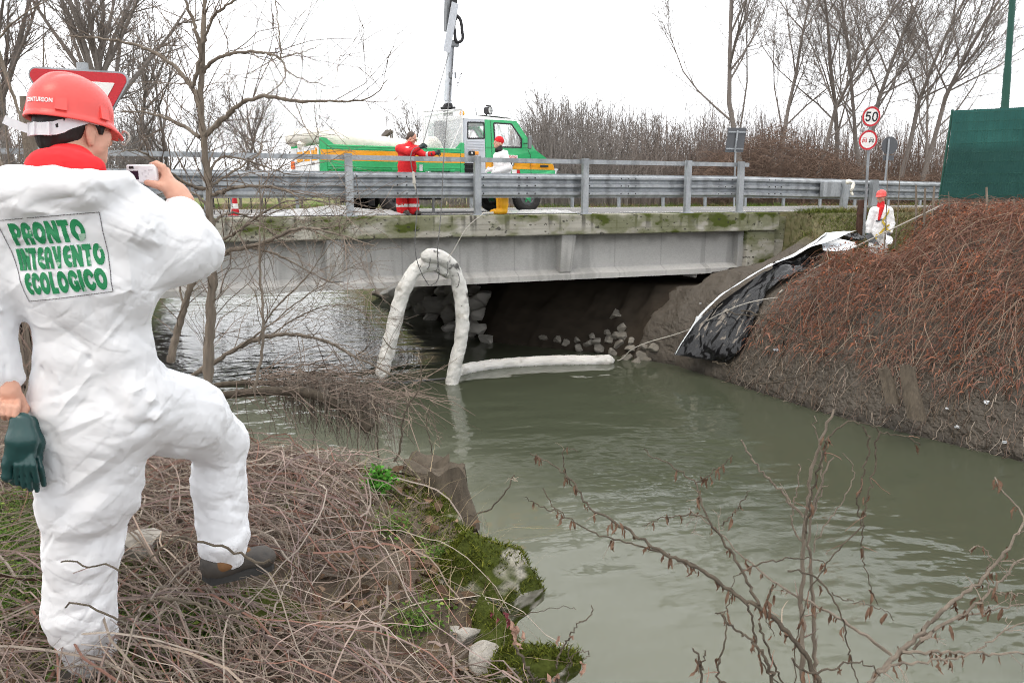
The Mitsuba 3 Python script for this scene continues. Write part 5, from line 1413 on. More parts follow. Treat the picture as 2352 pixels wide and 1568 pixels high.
# ---------------------------------------------------------------- absorbent booms, ropes, sheets
def sausage(key, pts, r, n=120, seed=0, bsdf='boom_skin', ends=(1, 1)):
    p = spline(pts, n); s = np.linspace(0, 1, n); L = np.linalg.norm(np.diff(p, axis=0), axis=1).sum()
    taper = np.ones(n)
    if ends[0]: taper *= np.sqrt(np.clip(s * L / (r * 1.1), .02, 1))
    if ends[1]: taper *= np.sqrt(np.clip((1 - s) * L / (r * 1.1), .02, 1))
    m = tube(p, r * taper * (1 + .05 * np.sin(s * L * 9 + seed) * (meshkit.noise(np.column_stack([s * L * 2, s * 0, s * 0]), seed))), 22)
    v = np.array(m.vertices); v += (np.stack([meshkit.fbm(v * 6, 3, seed + j) for j in range(3)], 1) - .5) * r * .40
    m = trimesh.Trimesh(v, m.faces, process=False).subdivide()
    m = crumple(m, folds(m, seed + 3, 60, lambda q: rng(int(abs(q[0] * 999)) + seed).normal(0, 1, 3), (.08, .25), (.008, .014), (-.010, .006), None, .5), .012)
    put(key, m, bsdf, True)


Yb = lambda x: float(np.interp(x, [860, 1080], [15.55, 16.1]))
bp = lambda x, y, o=0.0: at(x, y, Yb(x) - .22 - o)
sausage('hanging_boom', [bp(872, 872), bp(888, 815), bp(910, 725), bp(935, 650), bp(975, 608), bp(1010, 612), bp(1030, 640), ], .145, 110, 3)
lab('hanging_boom', 'pale soaked absorbent boom, left leg of the arch hanging from the ropes', 'absorbent boom')
sausage('hanging_boom_001', [bp(966, 592, .10), bp(990, 587, .14), bp(1022, 598, .10), bp(1048, 632), bp(1060, 690), bp(1060, 770), bp(1050, 820), bp(1040, 868), bp(1036, 900)], .140, 120, 9)
lab('hanging_boom_001', 'stained absorbent boom, right leg of the hanging arch dipping into the water', 'absorbent boom')
for i, (x, y0, y1) in enumerate(((985, 572, 618), (1003, 574, 624), (1026, 590, 636), (1052, 625, 660))):
    a = [bp(x + 20 * math.cos(t) * .35 - 4, (y0 + y1) / 2 + (y1 - y0) / 2 * math.sin(t), .10 + .17 * math.cos(t)) for t in np.linspace(0, 2 * math.pi, 15)]
    put('hanging_boom_001__binding' + (f'_{i:03d}' if i else ''), tube(a, .008, 5), 'cable', 40)
g0 = lambda x, z=0.03: None
fl = [at(1045, 862, 16.45), at(1090, 838, 17.0), at(1160, 828, 17.4), at(1240, 824, 17.65), at(1330, 827, 17.75), at(1412, 832, 17.8)]
fl = [np.array([p[0], p[1], .055]) for p in fl]
sausage('floating_boom', fl, .135, 110, 5); lab('floating_boom', 'whitish absorbent boom floating on the water under the bridge edge', 'absorbent boom')
put('floating_boom__rope', tube(spline([fl[-1] + [.05, 0, 0], fl[-1] + [.18, .02, .05], at(1440, 812, 17.7), at(1560, 765, 17.2), at(1640, 728, 16.6), at(1790, 683, 16.0)], 60), .011, 5), 'rope', 40)
put('floating_boom__rope_001', tube(spline([at(868, 856, 15.7) * [1, 1, 0] + [0, 0, .02], at(960, 862, 15.9) * [1, 1, 0] + [0, 0, .03], at(1040, 866, 16.2) * [1, 1, 0] + [0, 0, .02]], 20), .02, 6), 'cable', 40)

# ropes from the crane over the handrail down to the booms
tip = truck_xyz(np.array([[3.47, .93, 3.72], [3.47, .90, 2.9]]))
gl = W(1.34, .62, DECK); glp = gl + np.array([BU[0], BU[1], 0]) * .2 + np.array([BN[0], BN[1], 0]) * -.43 + [0, 0, 1.36]
put('crane_rope', tube(np.vstack([np.linspace(tip[0], glp, 12), spline([glp, at(949, 400, 15.75), at(957, 440, 15.7), at(955, 520, 15.45), at(955, 585, 15.35), at(975, 640, 15.45), at(985, 655, 15.5)], 40)[1:]]), .009, 5), 'cable', 40)
lab('crane_rope', 'thin rope running from the crane through the red worker glove to the booms', 'rope')
put('crane_rope__knot', body([('cone', at(949, 397, 15.75), at(952, 420, 15.72), .025, .03, .02), ('cone', at(950, 420, 15.72), at(956, 436, 15.72), .022, .015, .02)], .008), 'rope', True)
t1 = truck_xyz(np.array([[3.38, .85, 2.5]]))[0]
put('crane_rope_001', tube(np.vstack([np.linspace(truck_xyz(np.array([[3.60, .85, 4.5]]))[0], t1, 6), spline([t1, at(1020, 350, 15.9), at(1018, 385, 15.75), at(1012, 500, 15.5), at(1008, 540, 15.4), at(1005, 590, 15.4), at(1000, 650, 15.5), at(990, 655, 15.5)], 50)[1:]]), .009, 5), 'cable', 40)
lab('crane_rope_001', 'rope hanging straight from the crane clevis over the handrail to the booms', 'rope')
put('tether_rope', tube(spline([at(1110, 488, 15.9), at(1098, 500, 15.6), at(1075, 520, 15.5), at(1050, 560, 15.5), at(1020, 600, 15.5)], 24), .007, 5), 'rope', 40)
lab('tether_rope', 'slack tether tied to the guard rail post and leading down to the arch of boom', 'rope')


def sheet(key, corners, n, m, bsdf, seed, amp, cell, along, thick=0.0, follow=None, res=1.0):
    """a crumpled film over a bilinear patch; corners: 4 rows of points along each edge pair"""
    n, m = int(n * res), int(m * res); A_, B_ = spline(corners[0], n), spline(corners[1], n)
    u = np.linspace(0, 1, m); P = A_[:, None] * (1 - u)[None, :, None] + B_[:, None] * u[None, :, None]
    if follow is not None: P[..., 2] = np.maximum(P[..., 2], follow(P[..., 0], P[..., 1]))
    v = P.reshape(-1, 3); i, j = np.meshgrid(np.arange(n - 1), np.arange(m - 1), indexing='ij')
    q = np.stack([i * m + j, (i + 1) * m + j, (i + 1) * m + j + 1, i * m + j + 1], -1).reshape(-1, 4)
    mm = trimesh.Trimesh(v, np.vstack([q[:, [0, 1, 2]], q[:, [0, 2, 3]]]), process=False)
    for k, (c, a) in enumerate(((cell * 2.6, amp * 1.25), (cell * 1.25, amp), (cell * .40, amp * .45))): mm = crinkle(mm, seed + k, stretch(along, 7 if k < 2 else 4), c, a)
    if thick:
        v = np.array(mm.vertices); nn = vnormals(v, mm.faces); v2 = v - nn * thick
        e = np.r_[np.arange(0, m - 1), ]
        mm = join(mm, (v2, np.asarray(mm.faces)[:, ::-1]))
    put(key, mm, bsdf, 20)
    return mm


hz = lambda X, Y: height(X, Y).reshape(np.shape(X))
# black plastic sheeting laid down the bank, with its white outer edge
top = [np.array(p) for p in ((6.95, 17.6, 2.95), (6.3, 17.35, 2.60), (5.6, 17.15, 2.25), (4.95, 17.0, 1.88), (4.35, 16.85, 1.48), (3.85, 16.75, 1.0), (3.45, 16.7, .42))]
bot = [ground_hit(x, y, 9, 24) for x, y in ((1985, 566), (1890, 602), (1805, 655), (1750, 700), (1728, 752), (1712, 800), (1672, 848))]
def ptop(P): P = np.array(P, float); P[:, 2] = np.maximum(P[:, 2], height(P[:, 0], P[:, 1]) + .10); return P
top, bot = ptop(top), ptop(bot)
sheet('plastic_sheet', (top, bot), 90, 40, 'black_sheet', 31, .24, .22, nrm(top[-1] - top[0]) + np.array([.2, -.2, .1]), .004, lambda X, Y: hz(X, Y) + .20, 2.2)
lab('plastic_sheet', 'black plastic sheeting draped down the bank beside the bridge', 'plastic sheet')
wtop = top + np.array([-.04, .07, .02]); wb = top + np.array([.03, -.05, .06])
wb[0] += [.5, -.10, .02]; wb[1] += [.12, -.05, 0]; wtop[-2:] = top[-2:] + np.array([.0, .02, .02]); wb[-2:] = top[-2:] + np.array([.02, -.02, .02])
sheet('plastic_sheet__white_edge', (wtop, wb), 90, 8, 'white_sheet', 41, .18, .16, nrm(top[-1] - top[0]), .004)
sheet('plastic_sheet__white_fold', ([ground_hit(x, y, 9, 24) + [-.12, -.22, .22] for x, y in ((1606, 745), (1600, 772), (1606, 800), (1617, 826))], [ground_hit(x, y, 9, 24) + [-.12, -.22, .22] for x, y in ((1619, 745), (1620, 775), (1621, 805), (1624, 828))]), 30, 6, 'white_sheet', 42, .10, .10, (0, 0, 1), .003)
sheet('plastic_sheet_001', ([at(1885, 548, 18.3), at(1930, 552, 18.0), at(1965, 562, 17.6)], [at(1890, 575, 17.3), at(1930, 580, 17.2), at(1968, 570, 17.3)]), 30, 20, 'white_sheet', 43, .16, .2, (1, 0, 0), .004); lab('plastic_sheet_001', 'white plastic sheet folded over the top of the black sheeting', 'plastic sheet')
sheet('plastic_sheet_002', ([at(1985, 540, 18.0), at(1995, 552, 17.7), at(2008, 560, 17.4)], [at(2000, 534, 17.9), at(2012, 548, 17.6), at(2020, 560, 17.3)]), 16, 14, 'black_sheet', 44, .2, .2, (1, 0, 0), .004); lab('plastic_sheet_002', 'small black plastic flap standing up beside the bank worker', 'plastic sheet')
sheet('plastic_sheet_003', ([at(2035, 542, 17.9), at(2045, 545, 17.8), at(2052, 551, 17.6)], [at(2034, 556, 17.6), at(2044, 560, 17.5), at(2050, 558, 17.5)]), 12, 10, 'white_sheet', 45, .2, .15, (1, 0, 0), .004); lab('plastic_sheet_003', 'scrap of white plastic behind the knees of the bank worker', 'plastic sheet')
# thin clear sheets on the road edge
for k, (s0, s1, t0, hgt, txt) in enumerate(((-2.0, 1.4, .35, .16, 'crumpled clear plastic sheet lying on the bridge edge left of the red worker'), (2.95, 5.4, .55, .13, 'crumpled clear plastic sheet lying in front of the front truck wheel'))):
    n, m = 60, 24; S, Tt = np.meshgrid(np.linspace(s0, s1, n), np.linspace(t0, t0 + .55, m), indexing='ij')
    e = np.sin(np.pi * np.linspace(0, 1, n))[:, None] * np.sin(np.pi * np.linspace(0, 1, m))[None]
    Z = DECK + .015 + hgt * e * meshkit.fbm(np.stack([S * 2.1, Tt * 3, S * 0], -1), 3, 4 + k) * 1.7
    v = np.column_stack([S.ravel(), Tt.ravel(), Z.ravel()]); i, j = np.meshgrid(np.arange(n - 1), np.arange(m - 1), indexing='ij')
    q = np.stack([i * m + j, (i + 1) * m + j, (i + 1) * m + j + 1, i * m + j + 1], -1).reshape(-1, 4)
    mm = trimesh.Trimesh(v, np.vstack([q[:, [0, 1, 2]], q[:, [0, 2, 3]]]), process=False)
    mm = crinkle(mm, 61 + k, stretch((1, .3, 0), 2), .14, .28); vv = np.array(mm.vertices); vv[:, 2] = np.maximum(vv[:, 2], DECK + .012)
    key = f'plastic_sheet_{4 + k:03d}'; put(key, moved((vv, mm.faces), bridge_xyz), 'clear_sheet'); lab(key, txt, 'plastic sheet')

# ---------------------------------------------------------------- signs, pole, screen, cone
def facing(c, deg, lean=0.0):
    """frame of a flat sign at c: deg = heading its face turns to (0 = towards -y)"""
    a = math.radians(deg); r = np.array([math.cos(a), math.sin(a), 0]); b = np.array([-r[1], r[0], 0]); u = nrm(np.array([0, 0, 1.]) + r * lean)
    return lambda v: np.asarray(c) + np.asarray(v)[:, :1] * r + np.asarray(v)[:, 1:2] * b + np.asarray(v)[:, 2:] * u


def ring_(r0, r1): return Point(0, 0).buffer(r1, 32).difference(Point(0, 0).buffer(r0, 32))


sp = at(2001, 268, 18.6); F1 = facing(sp, 8, .06); dz = sp[2] - at(1998, 322, 18.6)[2]
lab('speed_sign', 'round white sign with red rim reading 50, upper of the two on the pole', 'road sign')
R_ = .226
for key, off, tilt in (('speed_sign', 0, 8), ('overtaking_sign', -dz, 6)):
    Fs = facing(sp + np.array([.06 * off, 0, off]), tilt, .06)
    put(key, moved(extrude(Point(0, 0).buffer(R_, 32), .012, 'y', 0), Fs), 'sign_back')
    put(key + '__face', moved(extrude(Point(0, 0).buffer(R_ - .004, 32), .003, 'y', -.0035), Fs), 'sign_white')
    put(key + '__rim', moved(extrude(ring_(R_ * .78, R_ * .97), .003, 'y', -.0068), Fs), 'sign_red')
    if off == 0:
        t = meshkit.text_mesh('50', .20, .003, True); v = np.array(t.vertices); w = v[:, 0].max()
        put(key + '__number', moved((np.column_stack([(v[:, 0] - w / 2) * .92, -.0068 - v[:, 2], v[:, 1] - .10]), t.faces), Fs), 'print_black')
    else:
        car = unary_union([sbox(-.055, .055, -.035, .01), Polygon([(-.05, .01), (.05, .01), (.035, .05), (-.035, .05)]), sbox(-.055, -.03, -.055, -.03), sbox(.03, .055, -.055, -.03)]).difference(Polygon([(-.036, .012), (.036, .012), (.027, .04), (-.027, .04)])).difference(sbox(-.045, .045, -.012, .0))
        for k, (x, b) in enumerate(((-.082, 'sign_red'), (.082, 'print_black'))): put(key + '__car_symbol' + (f'_{k:03d}' if k else ''), moved(extrude(affinity.translate(car, x, 0), .003, 'y', -.0068), Fs), b)
lab('overtaking_sign', 'round no overtaking sign with a red and a black car, below the 50 sign', 'road sign')
b = at(1986, 512, 18.75)
put('sign_pole', tube([b - [0, 0, .3], sp + [0.0, .04, .2]], .030, 12), 'galvanised', 30); lab('sign_pole', 'leaning grey pole carrying the 50 and no overtaking signs', 'pole')
for k, o in enumerate((0, -dz)): put('sign_pole__clamp' + (f'_{k:03d}' if k else ''), bx(-.06, .06, .008, .075, -.02, .02).apply_translation(sp + [.06 * o, .0, o]), 'galvanised')
p = at(1978, 505, 18.9); put('wooden_post', join(bx(-.085, .085, -.08, .08, -.4, .46, .012).apply_translation(p), bx(-.16, .16, -.10, -.082, .12, .18).apply_translation(p)), 'rust'); lab('wooden_post', 'short rusty brown post at the road edge under the sign pole', 'post')
rag = spline([at(1946, 420, 20.3), at(1952, 416, 20.2), at(1960, 420, 20.15), at(1958, 432, 20.1), at(1957, 445, 20.1)], 16)
m = tube(rag, .035, 8); v = np.array(m.vertices) + (np.stack([meshkit.noise(np.array(m.vertices) * 14, k) for k in range(3)], 1) - .5) * .07
put('rag', (v, m.faces), 'boom_cream', True); lab('rag', 'dirty cream rag hung over the end of the guard rail', 'rag')

c = at(1690, 322, 30); Fs = facing(c, 12, .10)
put('square_sign', moved(join(bx(-.36, .36, 0, .02, -.44, .44, .004)), Fs), 'sign_back'); lab('square_sign', 'grey back of a square road sign across the road', 'road sign')
put('square_sign__bracket', moved(bx(-.34, .34, -.04, -.001, .26, .31), Fs), 'galvanised'); put('square_sign__bracket_001', moved(bx(-.34, .34, -.04, -.001, -.34, -.29), Fs), 'galvanised'); put('square_sign__bracket_002', moved(bx(-.03, .03, -.06, -.041, -.44, .34), Fs), 'galvanised')
put('square_sign__pole', cyl(c + [.0, -.02, -.4], c + [.08, .02, -3.0], .035, 10), 'galvanised', 30)
c = at(2043, 340, 28); Fs = facing(c, 10)
put('round_sign', moved(extrude(Point(0, .08).buffer(.30, 24), .015, 'y', 0), Fs), 'sign_back'); lab('round_sign', 'dark back of a round road sign on a grey pole across the road', 'road sign'); put('round_sign__pole', cyl(c + [-.06, -.05, .3], c + [-.10, -.05, -2.6], .033, 10), 'galvanised', 30); put('round_sign__plate', moved(bx(-.2, .2, .0, .015, -.42, -.25), Fs), 'sign_back')

# give-way sign seen above the photographer
Y0 = 4.6; P = [at(62, 152, Y0), at(296, 166, Y0)]; c = (P[0] + P[1]) / 2; w = np.linalg.norm(P[1] - P[0]) * 1.10; rx = nrm(P[1] - P[0])
tri = Polygon([(-w / 2, 0), (w / 2, 0), (0, -w * .866)]).buffer(-.045).buffer(.045)
Fs = lambda v, c=c, rx=rx: c + v[:, :1] * rx + v[:, 1:2] * np.cross((0, 0, 1), rx) + v[:, 2:] * np.cross(rx, np.cross((0, 0, 1), rx))
put('give_way_sign', moved(extrude(tri, .012, 'y', 0), Fs), 'galvanised'); put('give_way_sign__red_rim', moved(extrude(tri.buffer(-.010), .003, 'y', -.0035), Fs), 'sign_red'); put('give_way_sign__centre', moved(extrude(affinity.scale(Polygon([(-w / 2, 0), (w / 2, 0), (0, -w * .866)]), .66, .66, origin=(0, -w * .30)).buffer(-.004).buffer(.004), .003, 'y', -.0068), Fs), 'sign_white')
lab('give_way_sign', 'red and white inverted triangle give way sign behind the hard hat', 'road sign')
put('give_way_sign__pole', cyl(c + [0, .05, -w * .8], c + [.0, .05, -2.2], .03, 12), 'galvanised', 30); put('give_way_sign__pole_cap', cyl(c + [0, .05, -.3], c + [.0, .05, .04], .03, 12), 'galvanised', 30)

# green mesh screen on its wall, tall green pole behind
tl, tr = at(2190, 254, 19.2), at(2420, 243, 18.4); z0 = at(2176, 455, 19.2)[2]
n, m = 40, 30; u, w_ = np.meshgrid(np.linspace(0, 1, n), np.linspace(0, 1, m), indexing='ij')
base = tl[None, None] * (1 - u)[..., None] + tr[None, None] * u[..., None]; zt = tl[2] * (1 - u) + tr[2] * u
Pm = base.copy(); Pm[..., 2] = zt + (z0 - zt) * w_; Pm[..., 0] -= .10 * w_ * (1 - u) * 1.2
bulge = .07 * np.sin(np.pi * w_) * meshkit.fbm(np.stack([u * 5, w_ * 4, u * 0], -1), 3, 4) + .012 * np.sin(u * 60) ** 2; Pm[..., 1] -= bulge
v = Pm.reshape(-1, 3); i, j = np.meshgrid(np.arange(n - 1), np.arange(m - 1), indexing='ij'); q = np.stack([i * m + j, (i + 1) * m + j, (i + 1) * m + j + 1, i * m + j + 1], -1).reshape(-1, 4)
F_ = np.vstack([q[:, [0, 1, 2]], q[:, [0, 2, 3]]])
lab('screen_fence', 'dark green privacy net stretched on a wire fence above the brushy bank', 'fence')
scene['net_cloth'] = {'type': 'mask', 'opacity': .90, 'bsdf': {'type': 'twosided', 'bsdf': {'type': 'diffuse', 'reflectance': proc(lambda p, n, uv: mix((.008, .085, .075), (.02, .13, .11), fbm(p.x * 2.4, p.y * 2.4, p.z * 1.4, 3)))}}}
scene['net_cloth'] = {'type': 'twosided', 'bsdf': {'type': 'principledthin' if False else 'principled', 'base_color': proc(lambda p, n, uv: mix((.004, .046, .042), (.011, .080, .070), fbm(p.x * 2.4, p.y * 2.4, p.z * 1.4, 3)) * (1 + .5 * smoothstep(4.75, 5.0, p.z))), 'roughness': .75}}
put('screen_fence__net', (v, F_), 'net_cloth', True)
wires = [cyl(Pm[0, int(k)] + [0, -.06, 0], Pm[-1, int(k)] + [0, -.06, 0], .004, 4) for k in np.linspace(1, m - 2, 9)] + [tube(Pm[int(k), :] + [0, -.065, 0], .004, 4) for k in np.linspace(0, n - 1, 30)]
put('screen_fence__wire_grid', join(*wires), 'pole_green'); labels['screen_fence__wire_grid'] = {'kind': 'stuff'}
for k, uu in enumerate((0.0, .5, 1.0)):
    b = tl * (1 - uu) + tr * uu; put('screen_fence__post' + (f'_{k:03d}' if k else ''), cyl([b[0] - .1 * (1 - uu), b[1] + .08, z0 - .3], [b[0] + .02, b[1] + .08, b[2] + .03], .03, 10), 'pole_green', 30)
a, b = at(2160, 456, 19.6), at(2450, 456, 18.6)
d_ = nrm((b - a) * [1, 1, 0]); nn = np.array([-d_[1], d_[0], 0])
put('fence_wall', worn(hull([p + nn * o + [0, 0, z] for p in (a * [1, 1, 0] , b * [1, 1, 0]) for o in (0, .25) for z in (2.6, z0 + .03)]), .02, 4, .4), 'concrete_wall', 30); lab('fence_wall', 'low grey concrete wall under the green privacy net', 'wall')
b = at(2308, 247, 21.5); t = at(2330, -60, 21.5)
put('green_pole', tube([[b[0] - .15, b[1], 2.8], b, b + (t - b) * .30, b + (t - b) * .303, t + (t - b) * 1.2], [.10, .095, .092, .080, .07], 16), 'pole_green', 30); lab('green_pole', 'tall dark green steel pole rising behind the privacy net', 'pole')

# traffic cone
c = W(-2.02, 1.3, DECK)
def lathe(prof, n=24): 
    V = np.array([(r * math.cos(a), r * math.sin(a), z) for r, z in prof for a in np.arange(n) * 2 * math.pi / n]); return V, np.array([(i * n + j, i * n + (j + 1) % n, (i + 1) * n + (j + 1) % n, (i + 1) * n + j) for i in range(len(prof) - 1) for j in range(n)])
for k, (z0_, z1_, b_) in enumerate(((.03, .14, 'sign_red'), (.14, .24, 'sign_white'), (.24, .40, 'sign_red'))):
    r = lambda z: .085 - .12 * z; V, F_ = lathe([(r(z0_), z0_), (r(z1_), z1_), (.001, z1_)]); put('traffic_cone' + ('__band' + (f'_{k:03d}' if k else '')), (V + c, F_), b_, 40)
put('traffic_cone__base', bx(-.11, .11, -.11, .11, .0, .03, .006).apply_translation(c), 'sign_red'); lab('traffic_cone', 'small red and white traffic cone on the bridge road behind the sapling', 'traffic cone')
# orange panels under the tail of the truck
for k, (x0, x1) in enumerate(((-1.75, -1.35), (-.95, -.55))):
    m = moved(bx(x0, x1, 2.2, 2.215, .34, .52, .004), truck_xyz); key = 'warning_panel' + (f'_{k:03d}' if k else ''); put(key, m, 'sign_orange')
    put(key + '__leg', moved(join(bx(x0 + .03, x0 + .05, 2.216, 2.236, .0, .5), bx(x1 - .05, x1 - .03, 2.216, 2.236, .0, .5)), truck_xyz), 'chassis')
    lab(key, ('left' if k == 0 else 'right') + ' of the two low orange warning panels on the road behind the truck', 'road barrier')

# lattice tower far off beyond the truck
c = at(885, 348, 70); K = 'lookout_tower'; lab(K, 'distant steel tower with a slanted roof beyond the truck bed', 'tower')
def TW(v): v = np.asarray(v, float); return c + v
put(K + '__legs', join(*[cyl(TW([x, y, -3.5]), TW([x, y, 1.3 + .5 * (x > 0)]), .07, 6) for x in (-.55, .55) for y in (-.5, .5)], *[cyl(TW([-.55, y, z]), TW([.55, y, z]), .05, 6) for y in (-.5, .5) for z in (-2, -.5, .6)], cyl(TW([-.55, -.5, -.5]), TW([.55, -.5, .6]), .03, 5)), 'far_bark')
put(K + '__roof', hull([TW([x, y, z]) for x, z in ((-.75, .75), (.2, 1.75), (.65, 1.75)) for y in (-.7, .7)] + [TW([x, y, z - .12]) for x, z in ((-.75, .75), (.2, 1.75), (.65, 1.75)) for y in (-.7, .7)]), 'far_bark')
put(K + '__cabin', bx(-.5, .45, -.45, .45, -.45, .15).apply_translation(c), 'far_bark'); put(K + '__mast', cyl(TW([.2, 0, 1.7]), TW([.2, 0, 2.9]), .04, 6), 'far_bark')

# ---------------------------------------------------------------- stones
def stone(key, c, r, seed, bsdf='rock', sub=3, flat=.7):
    g = rng(seed); m = trimesh.creation.icosphere(sub, 1.0); v = np.array(m.vertices)
    for _ in range(13):
        n = nrm(g.normal(0, 1, 3)); h = g.uniform(.42, .82); d = v @ n; v = v - np.maximum(d - h, 0)[:, None] * n
    v = v * (1 + .28 * (meshkit.fbm(v * 1.6 + seed, 3, seed) - .5))[:, None] * [1, g.uniform(.7, 1.1), flat] @ rot((0, 0, 1), g.uniform(0, 360))
    v = v @ rot(nrm(g.normal(0, 1, 3)), g.uniform(-25, 25)) * r
    put(key, (v + c, m.faces), bsdf, 48)


ORD = ['first', 'second', 'third', 'fourth', 'fifth', 'sixth', 'seventh', 'eighth', 'ninth', 'tenth', 'eleventh', 'twelfth', 'thirteenth', 'fourteenth', 'fifteenth', 'sixteenth', 'seventeenth', 'eighteenth', 'nineteenth', 'twentieth', 'twenty-first', 'twenty-second', 'twenty-third', 'twenty-fourth', 'twenty-fifth']
stones, blocks = [], []


g = rng(77); k = 0
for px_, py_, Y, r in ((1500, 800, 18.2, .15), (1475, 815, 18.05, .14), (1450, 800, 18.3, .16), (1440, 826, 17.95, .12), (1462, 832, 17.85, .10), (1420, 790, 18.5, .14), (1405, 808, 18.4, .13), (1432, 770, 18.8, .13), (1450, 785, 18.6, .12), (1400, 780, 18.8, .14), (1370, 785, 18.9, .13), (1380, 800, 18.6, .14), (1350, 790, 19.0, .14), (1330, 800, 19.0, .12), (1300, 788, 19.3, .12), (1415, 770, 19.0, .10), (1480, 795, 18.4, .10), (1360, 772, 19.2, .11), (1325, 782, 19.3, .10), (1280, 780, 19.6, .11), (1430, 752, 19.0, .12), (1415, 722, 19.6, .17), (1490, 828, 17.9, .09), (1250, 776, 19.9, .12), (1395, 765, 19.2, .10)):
    P = ground_hit(px_, py_, 14, 26); P[2] = max(P[2], .03); key = 'pale_stone' + (f'_{k:03d}' if k else ''); stone(key, P, r * 1.35, 300 + k, 'shaded_rubble')
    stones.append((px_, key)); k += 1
for o, (_, key) in enumerate(sorted(stones)): lab(key, f'{ORD[o]} from left of the pale stones heaped under the bridge', 'stone', 'pale stones heaped under the bridge')
k = 0
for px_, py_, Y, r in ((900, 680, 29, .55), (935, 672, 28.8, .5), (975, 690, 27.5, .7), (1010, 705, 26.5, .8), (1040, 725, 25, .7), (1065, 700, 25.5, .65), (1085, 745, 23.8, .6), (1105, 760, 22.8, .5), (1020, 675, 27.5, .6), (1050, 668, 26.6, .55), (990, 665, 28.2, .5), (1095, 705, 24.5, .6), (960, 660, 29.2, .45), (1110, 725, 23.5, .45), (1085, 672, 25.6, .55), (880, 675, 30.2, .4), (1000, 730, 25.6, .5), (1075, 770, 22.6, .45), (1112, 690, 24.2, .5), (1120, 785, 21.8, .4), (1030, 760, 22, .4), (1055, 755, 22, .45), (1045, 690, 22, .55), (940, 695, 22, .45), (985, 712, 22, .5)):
    P = ground_hit(px_, py_, 19, 45); key = 'riprap_block' + (f'_{k:03d}' if k else ''); stone(key, P + [0, 0, .05], r * .038 * P[1], 400 + k, 'lit_rock', flat=.65); blocks.append((px_, key)); k += 1
for o, (_, key) in enumerate(sorted(blocks)): lab(key, f'{ORD[o]} from left of the grey blocks on the bank seen through the boom arch', 'rock', 'riprap blocks on the far bank')
# mossy revetment blocks at the photographer's feet
for k, (x, y, Y, r, fl_, txt) in enumerate(((1085, 1345, 2.98, .31, .85, 'mossy conglomerate block jutting over the water in the middle of the near bank edge'), (965, 1215, 3.75, .40, .50, 'low block covered in bright moss between the stump and the jutting block'),
                                    (1215, 1535, 2.42, .17, .6, 'small dark mossy stone at the bottom edge of the picture'), (570, 1400, 2.64, .24, .45, 'stone half buried under the raised boot'), (1065, 1450, 2.6, .085, .8, 'whitish rough stone below the jutting mossy block'), (1120, 1500, 2.45, .07, .9, 'bare white pebbly stone beside the small mossy stone'), (325, 1225, 2.9, .10, .9, 'squared grey stone behind the standing leg'), (1130, 1455, 2.62, .25, .9, 'dark mossy block under the jutting one, down to the water'), (1000, 1300, 3.3, .29, .75, 'mossy block wedged between the bright slab and the jutting block'), (880, 1190, 4.0, .25, .55, 'low mossy stone beside the feathery plant'))):
    key = 'bank_stone' + (f'_{k:03d}' if k else ''); stone(key, at(x, y, Y) - [0, 0, r * fl_ * (.05 if k < 3 else .4)], r, 500 + k, 'moss_rock' if k < 4 or k > 6 else 'rock', 5 if k < 2 else 4, fl_); lab(key, txt, 'stone')
# stumps
def stump(key, base, top, r0, r1, seed, hollow=False):
    n, m = 28, 14; V = []
    for i in range(m):
        u = i / (m - 1); c_ = base * (1 - u) + top * u
        for j in range(n):
            a = 2 * math.pi * j / n; r = (r0 + (r1 - r0) * u) * (1 + .06 * math.sin(a * 3 + seed) + .04 * math.sin(a * 11 + 2 * seed)) * (1 + .65 * (meshkit.noise(np.array([[math.cos(a) * 1.9, math.sin(a) * 1.9, u * 1.2 + seed]]))[0] - .5))
            V.append(c_ + np.array([math.cos(a) * r, math.sin(a) * r, (.16 * (meshkit.noise(np.array([[math.cos(a) * 1.6 + seed, math.sin(a) * 1.6, 3.]]))[0] - .5) * (u > .6) * (u - .6) / .4)]))
    V += [top - [0, 0, .02]]; F = [(i * n + j, i * n + (j + 1) % n, (i + 1) * n + (j + 1) % n) for i in range(m - 1) for j in range(n)] + [(i * n + j, (i + 1) * n + (j + 1) % n, (i + 1) * n + j) for i in range(m - 1) for j in range(n)] + [((m - 1) * n + j, (m - 1) * n + (j + 1) % n, m * n) for j in range(n)]
    put(key, (np.array(V), np.array(F)), 'stump_wood', 40)
stump('tree_stump', at(1045, 1205, 3.95), at(1033, 1085, 4.02), .12, .10, 3); lab('tree_stump', 'weathered rotten stump leaning over the water at the near bank edge', 'stump')
stump('tree_stump_001', at(985, 1130, 4.25), at(985, 1065, 4.3), .17, .12, 8); lab('tree_stump_001', 'broad grey stump overgrown with dead stems behind the leaning stump', 'stump')
stump('tree_stump_002', at(2105, 960, 11.6), at(2088, 842, 12.0), .13, .11, 5); lab('tree_stump_002', 'cut grey log end standing in the mud of the far bank, right of two', 'stump')
stump('tree_stump_003', at(2055, 925, 11.9), at(2030, 845, 12.2), .10, .085, 6); lab('tree_stump_003', 'cut log end half buried in the mud of the far bank, left of two', 'stump')
